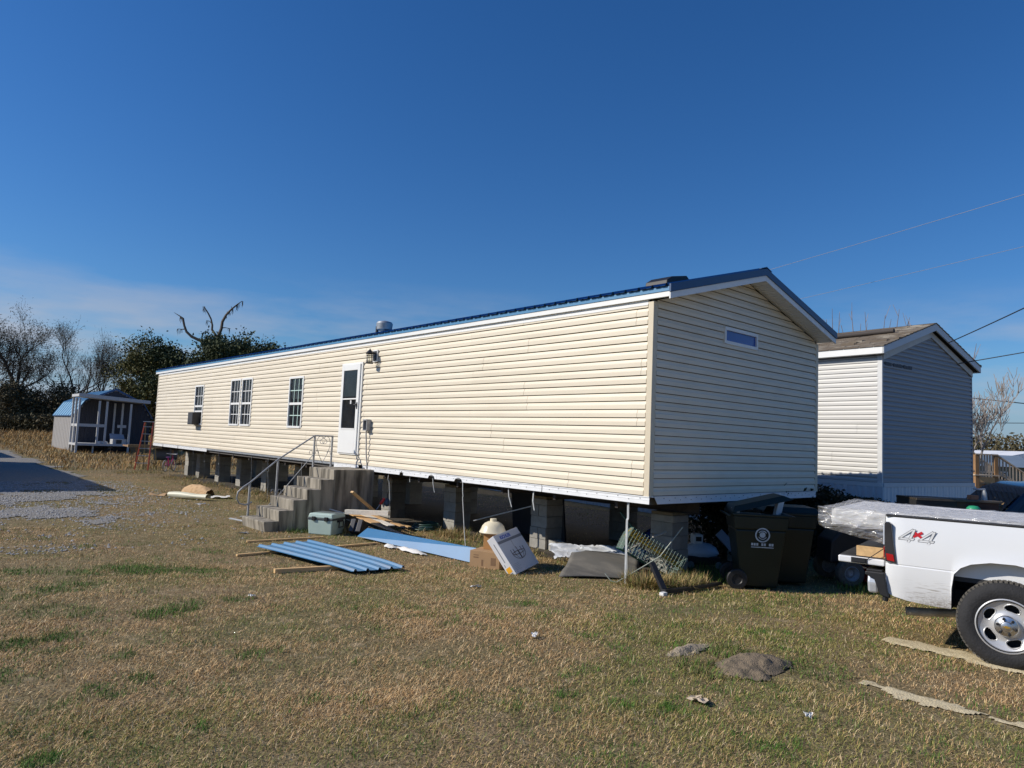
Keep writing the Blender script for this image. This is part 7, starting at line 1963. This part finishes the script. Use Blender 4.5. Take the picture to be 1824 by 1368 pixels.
def blades(name, pts, length, width, col, lean, seed, m, curl=0.5):
    rg = np.random.default_rng(seed)
    n = len(pts)
    az = rg.uniform(0, 2 * np.pi, n)
    d = np.stack([np.cos(az), np.sin(az), np.zeros(n)], 1)
    s = np.stack([-np.sin(az), np.cos(az), np.zeros(n)], 1)
    tilt = np.clip(rg.normal(lean, 0.32, n), 0.02, 1.5)
    up_ = np.stack([np.zeros(n), np.zeros(n), np.ones(n)], 1)
    L_ = length[:, None]; w_ = width[:, None]
    d1 = d * np.sin(tilt * 0.7)[:, None] + up_ * np.cos(tilt * 0.7)[:, None]
    t2 = tilt + curl * rg.random(n)
    d2 = d * np.sin(t2)[:, None] + up_ * np.cos(t2)[:, None]
    p0 = pts; p1 = p0 + d1 * L_ * 0.5; p2 = p1 + d2 * L_ * 0.55
    V = np.stack([p0 - s * w_ / 2, p0 + s * w_ / 2, p1 + s * w_ * 0.42, p1 - s * w_ * 0.42, p2], 1).reshape(-1, 3)
    me = bpy.data.meshes.new(name)
    me.vertices.add(5 * n); me.vertices.foreach_set('co', V.ravel())
    b = np.arange(n, dtype=np.int32)[:, None] * 5
    idx = np.concatenate([b + [0, 1, 2, 3], b + [3, 2, 4]], 1).ravel().astype(np.int32)
    me.loops.add(7 * n); me.loops.foreach_set('vertex_index', idx)
    me.polygons.add(2 * n)
    ls = (np.arange(n, dtype=np.int32)[:, None] * 7 + np.array([0, 4], np.int32)).ravel()
    me.polygons.foreach_set('loop_start', ls.astype(np.int32))
    me.materials.append(m)
    ca = me.color_attributes.new('Col', 'FLOAT_COLOR', 'POINT')
    cc = np.repeat(np.concatenate([col, np.ones((n, 1))], 1), 5, 0)
    ca.data.foreach_set('color', cc.ravel().astype(np.float32))
    me.update(calc_edges=True)
    o = bpy.data.objects.new(name, me); COL.objects.link(o)
    tag(o, kind='stuff')
    return o
BLADE = mat('grass_blade', (0.2, 0.2, 0.1), 0.7, scale=3, attr='Col', spec=0.2)
def lawn():
    rg = np.random.default_rng(77)
    P = []; S = []
    bands = [(2.6, 5.0, 11000), (5.0, 7.5, 6500), (7.5, 10.5, 3400), (10.5, 15, 1500), (15, 24, 420), (24, 50, 90)]
    for r0, r1, den in bands:
        half = R(41)
        area = half * (r1 * r1 - r0 * r0)
        n = int(area * den)
        r = np.sqrt(rg.uniform(r0 * r0, r1 * r1, n)); a = rg.uniform(-half, half, n) + YAW
        P.append(np.stack([CAM.x + r * np.sin(a), CAM.y + r * np.cos(a)], 1)); S.append(np.stack([np.full(n, 1.0) * (1 + 0.075 * (r - 3)), r], 1))
    P = np.concatenate(P); S = np.concatenate(S)
    x, y = P[:, 0], P[:, 1]
    keep = ~excluded(x, y)
    under = (x > 0.75) & (x < 4.8) & (y > -0.1) & (y < 23.5)
    keep &= ~(under & (rg.random(len(x)) > 0.10))
    keep &= ~((x > 8.0) & (y > -0.5) & (x < 13))
    gm = gravel_mask(x, y)
    keep &= ~((gm > -0.1) & (rg.random(len(x)) > 0.10))
    # sand tracks
    tr1 = (np.abs(x + 0.36) < 0.14 + 0.08 * (vnoise(x, y, 3, 3) - 0.5)) & (y < -3.15); tr2 = (np.abs(x + 1.84) < 0.08 + 0.06 * (vnoise(x, y, 3, 4) - 0.5)) & (y < -3.5)
    keep &= ~((tr1 | tr2) & (rg.random(len(x)) > 0.06))
    keep &= ~((np.hypot((x + 2.2) / 0.36, (y + 2.8) / 0.25) < 1) & (rg.random(len(x)) > 0.12))
    thin = fbm(x, y, 1.3, 31)
    keep &= rg.random(len(x)) < np.clip(0.35 + 2.2 * (thin - 0.3), 0.25, 1.0)
    x, y = x[keep], y[keep]; S = S[keep]
    n = len(x); r = S[:, 1]; sc = S[:, 0]
    z = gz_np(x, y) + (fbm(x, y, 0.9, 3) - 0.5) * 0.03 - 0.004
    straw = np.array([0.66, 0.455, 0.23]); brown = np.array([0.44, 0.27, 0.12]); green = np.array([0.145, 0.180, 0.040]); olive = np.array([0.32, 0.275, 0.085]); gold = np.array([0.56, 0.335, 0.12]); pale = np.array([0.72, 0.565, 0.34])
    # camera-free fields: the left lawn is browner, the middle and right olive, the far band golden
    lefty = 1 / (1 + np.exp(((x - (-4.6 + 0.18 * (y + 4))) * 1.1 + (fbm(x, y, 0.35, 12) - 0.5) * 5)))
    gfield = np.clip((fbm(x, y, 0.8, 17) - 0.40) * 2.6 + 0.34 - 0.46 * lefty, 0.02, 0.95)
    far = np.clip((y - 13 - 3 * fbm(x, y, 0.4, 5)) / 6, 0, 1)
    u = rg.random(n); v = rg.random(n)
    col = np.where((u < gfield)[:, None], olive, np.where((v < 0.45 + 0.1 * lefty)[:, None], straw, brown))
    col = np.where(((u < gfield * 0.38))[:, None], green, col)
    col = np.where((rg.random(n) < 0.10)[:, None], pale, col)
    col = np.where((rg.random(n) < far * 0.8)[:, None], np.where((v < 0.75)[:, None], gold, brown), col)
    ng = near_green(x, y)
    patchy = np.clip((ng + (fbm(x, y, 5, 41) - 0.5) * 1.3) * 1.6, 0, 1)
    isg = rg.random(n) < patchy * 0.9
    col = np.where(isg[:, None], np.array([0.075, 0.175, 0.022]), col)
    col = col * rg.uniform(0.72, 1.25, (n, 1))
    tuft = vnoise(x, y, 4.5, 9)
    L_ = (0.022 + 0.036 * rg.random(n) * (0.4 + 1.1 * tuft)) * (0.9 + 0.25 * sc * 0.5) * (1 + 0.5 * far * (x > -2.2))
    edge = ((x > 0.1) & (x < 0.9) & (y > -0.3) & (y < 23)) | ((np.abs(x - 0.4) < 0.55) & (np.abs(y - 0.15) < 0.4)) 
    L_ = np.where(edge, L_ * 1.7, L_)
    w_ = 0.0027 * sc * rg.uniform(0.7, 1.3, n)
    lean = np.where(isg, 0.6, 1.12)
    blades('dry_grass', np.stack([x, y, z], 1), L_, w_, col, lean, 5, BLADE)
    return
lawn()
def tufts(name, spots, seed, col, label=None):
    rg = np.random.default_rng(seed)
    P = []; L_ = []
    for (cx, cy, rad, k, ln) in spots:
        a = rg.uniform(0, 6.28, k); r = rad * np.sqrt(rg.random(k))
        px, py = cx + r * np.cos(a), cy + r * np.sin(a)
        P.append(np.stack([px, py, gz_np(px, py) - 0.01], 1)); L_.append(ln * rg.uniform(0.5, 1.1, k))
    P = np.concatenate(P); L_ = np.concatenate(L_); n = len(P)
    c = np.array(col)[rg.integers(0, len(col), n)] * rg.uniform(0.7, 1.25, (n, 1))
    return blades(name, P, L_, np.full(n, 0.007), c, 0.55, seed, BLADE, 0.9)
STRAWS = [(0.48, 0.35, 0.17), (0.38, 0.25, 0.11), (0.30, 0.26, 0.10), (0.16, 0.18, 0.05)]
tufts('tall_dry_grass', [(0.10, 0.10, 0.26, 900, 0.26), (0.42, -0.14, 0.24, 800, 0.24), (0.80, -0.05, 0.30, 900, 0.22), (0.25, 0.45, 0.15, 300, 0.2), (-0.9, 6.28, 0.16, 160, 0.2), (0.75, 5.2, 0.35, 420, 0.22), (1.0, 4.6, 0.3, 260, 0.16), (0.55, 2.9, 0.3, 260, 0.14),
       (0.3, 12.6, 0.5, 300, 0.2), (0.6, 15.0, 0.6, 320, 0.2), (0.2, 18.0, 0.7, 350, 0.2), (0.5, 21.0, 0.8, 380, 0.22), (-0.2, 24.2, 0.9, 420, 0.22), (1.0, 27.2, 1.2, 500, 0.25)], 3, STRAWS)
tufts('green_weeds', [(-0.55, 10.2, 0.35, 340, 0.24), (-0.2, 10.6, 0.3, 200, 0.3), (-1.7, 6.75, 0.22, 150, 0.14), (-0.6, 5.35, 0.3, 200, 0.10), (-0.30, 3.9, 0.22, 160, 0.13), (0.15, 4.4, 0.3, 160, 0.12), (2.75, -1.65, 0.38, 420, 0.16), (3.2, -1.9, 0.3, 260, 0.14), (-2.05, -2.5, 0.22, 200, 0.10), (-1.9, -3.1, 0.3, 260, 0.10), (-2.6, -2.6, 0.25, 200, 0.09), (0.95, -1.4, 0.5, 260, 0.11), (1.8, 0.0, 0.6, 500, 0.22)], 4,
      [(0.06, 0.12, 0.02), (0.09, 0.15, 0.03), (0.14, 0.17, 0.04)])
def field_grass():
    rg = np.random.default_rng(8)
    n = 46000
    x = rg.uniform(-14, 22, n); y = rg.uniform(26, 92, n)
    k = (gravel_mask(x, y) < -0.2) & ~((x > -0.2) & (x < 4.6) & (y > 26) & (y < 26.5)) & ~((x > 0.9) & (x < 5.7) & (y > 43.5) & (y < 54))
    x, y = x[k], y[k]; n = len(x)
    c = np.array([(0.46, 0.29, 0.10), (0.36, 0.21, 0.08), (0.50, 0.35, 0.16)])[rg.integers(0, 3, n)] * rg.uniform(0.7, 1.2, (n, 1))
    far = np.clip((y - 60) / 25, 0, 1)
    L_ = rg.uniform(0.15, 0.35, n) * (1 + 2.0 * far)
    blades('field_grass', np.stack([x, y, np.full(n, -0.16)], 1), L_, 0.03 + 0.04 * far, c, 0.5, 12, BLADE, 0.8)
field_grass()
def gravel_stones():
    rg = np.random.default_rng(21)
    n = 30000
    x = rg.uniform(-7, -1.5, n); y = rg.uniform(6, 20, n)
    g = gravel_mask(x, y) + rg.normal(0, 1.1, n)
    k = g > 0.1
    x, y = x[k][:9000], y[k][:9000]; n = len(x)
    s = rg.uniform(0.008, 0.030, n) * rg.uniform(0.6, 1.2, n)
    base = np.array([(1, 0, 0), (0, 1, 0), (-1, 0, 0), (0, -1, 0), (0, 0, 0.8)], float)
    jit = rg.uniform(0.6, 1.3, (n, 5, 1))
    V = base[None] * jit * s[:, None, None] + np.stack([x, y, gz_np(x, y) + 0.012], 1)[:, None, :]
    me = bpy.data.meshes.new('gravel_stones')
    b = np.arange(n, dtype=np.int32)[:, None] * 5
    idx = np.concatenate([b + t for t in ([0, 1, 4], [1, 2, 4], [2, 3, 4], [3, 0, 4])], 1).ravel().astype(np.int32)
    me.vertices.add(5 * n); me.vertices.foreach_set('co', V.ravel())
    me.loops.add(12 * n); me.loops.foreach_set('vertex_index', idx)
    me.polygons.add(4 * n); me.polygons.foreach_set('loop_start', np.arange(0, 12 * n, 3, dtype=np.int32))
    me.materials.append(mat('grey_stone', (0.30, 0.30, 0.30), 0.9, 0.4, 20)); me.update(calc_edges=True)
    o = bpy.data.objects.new('gravel_stones', me); COL.objects.link(o); tag(o, kind='stuff')
gravel_stones()
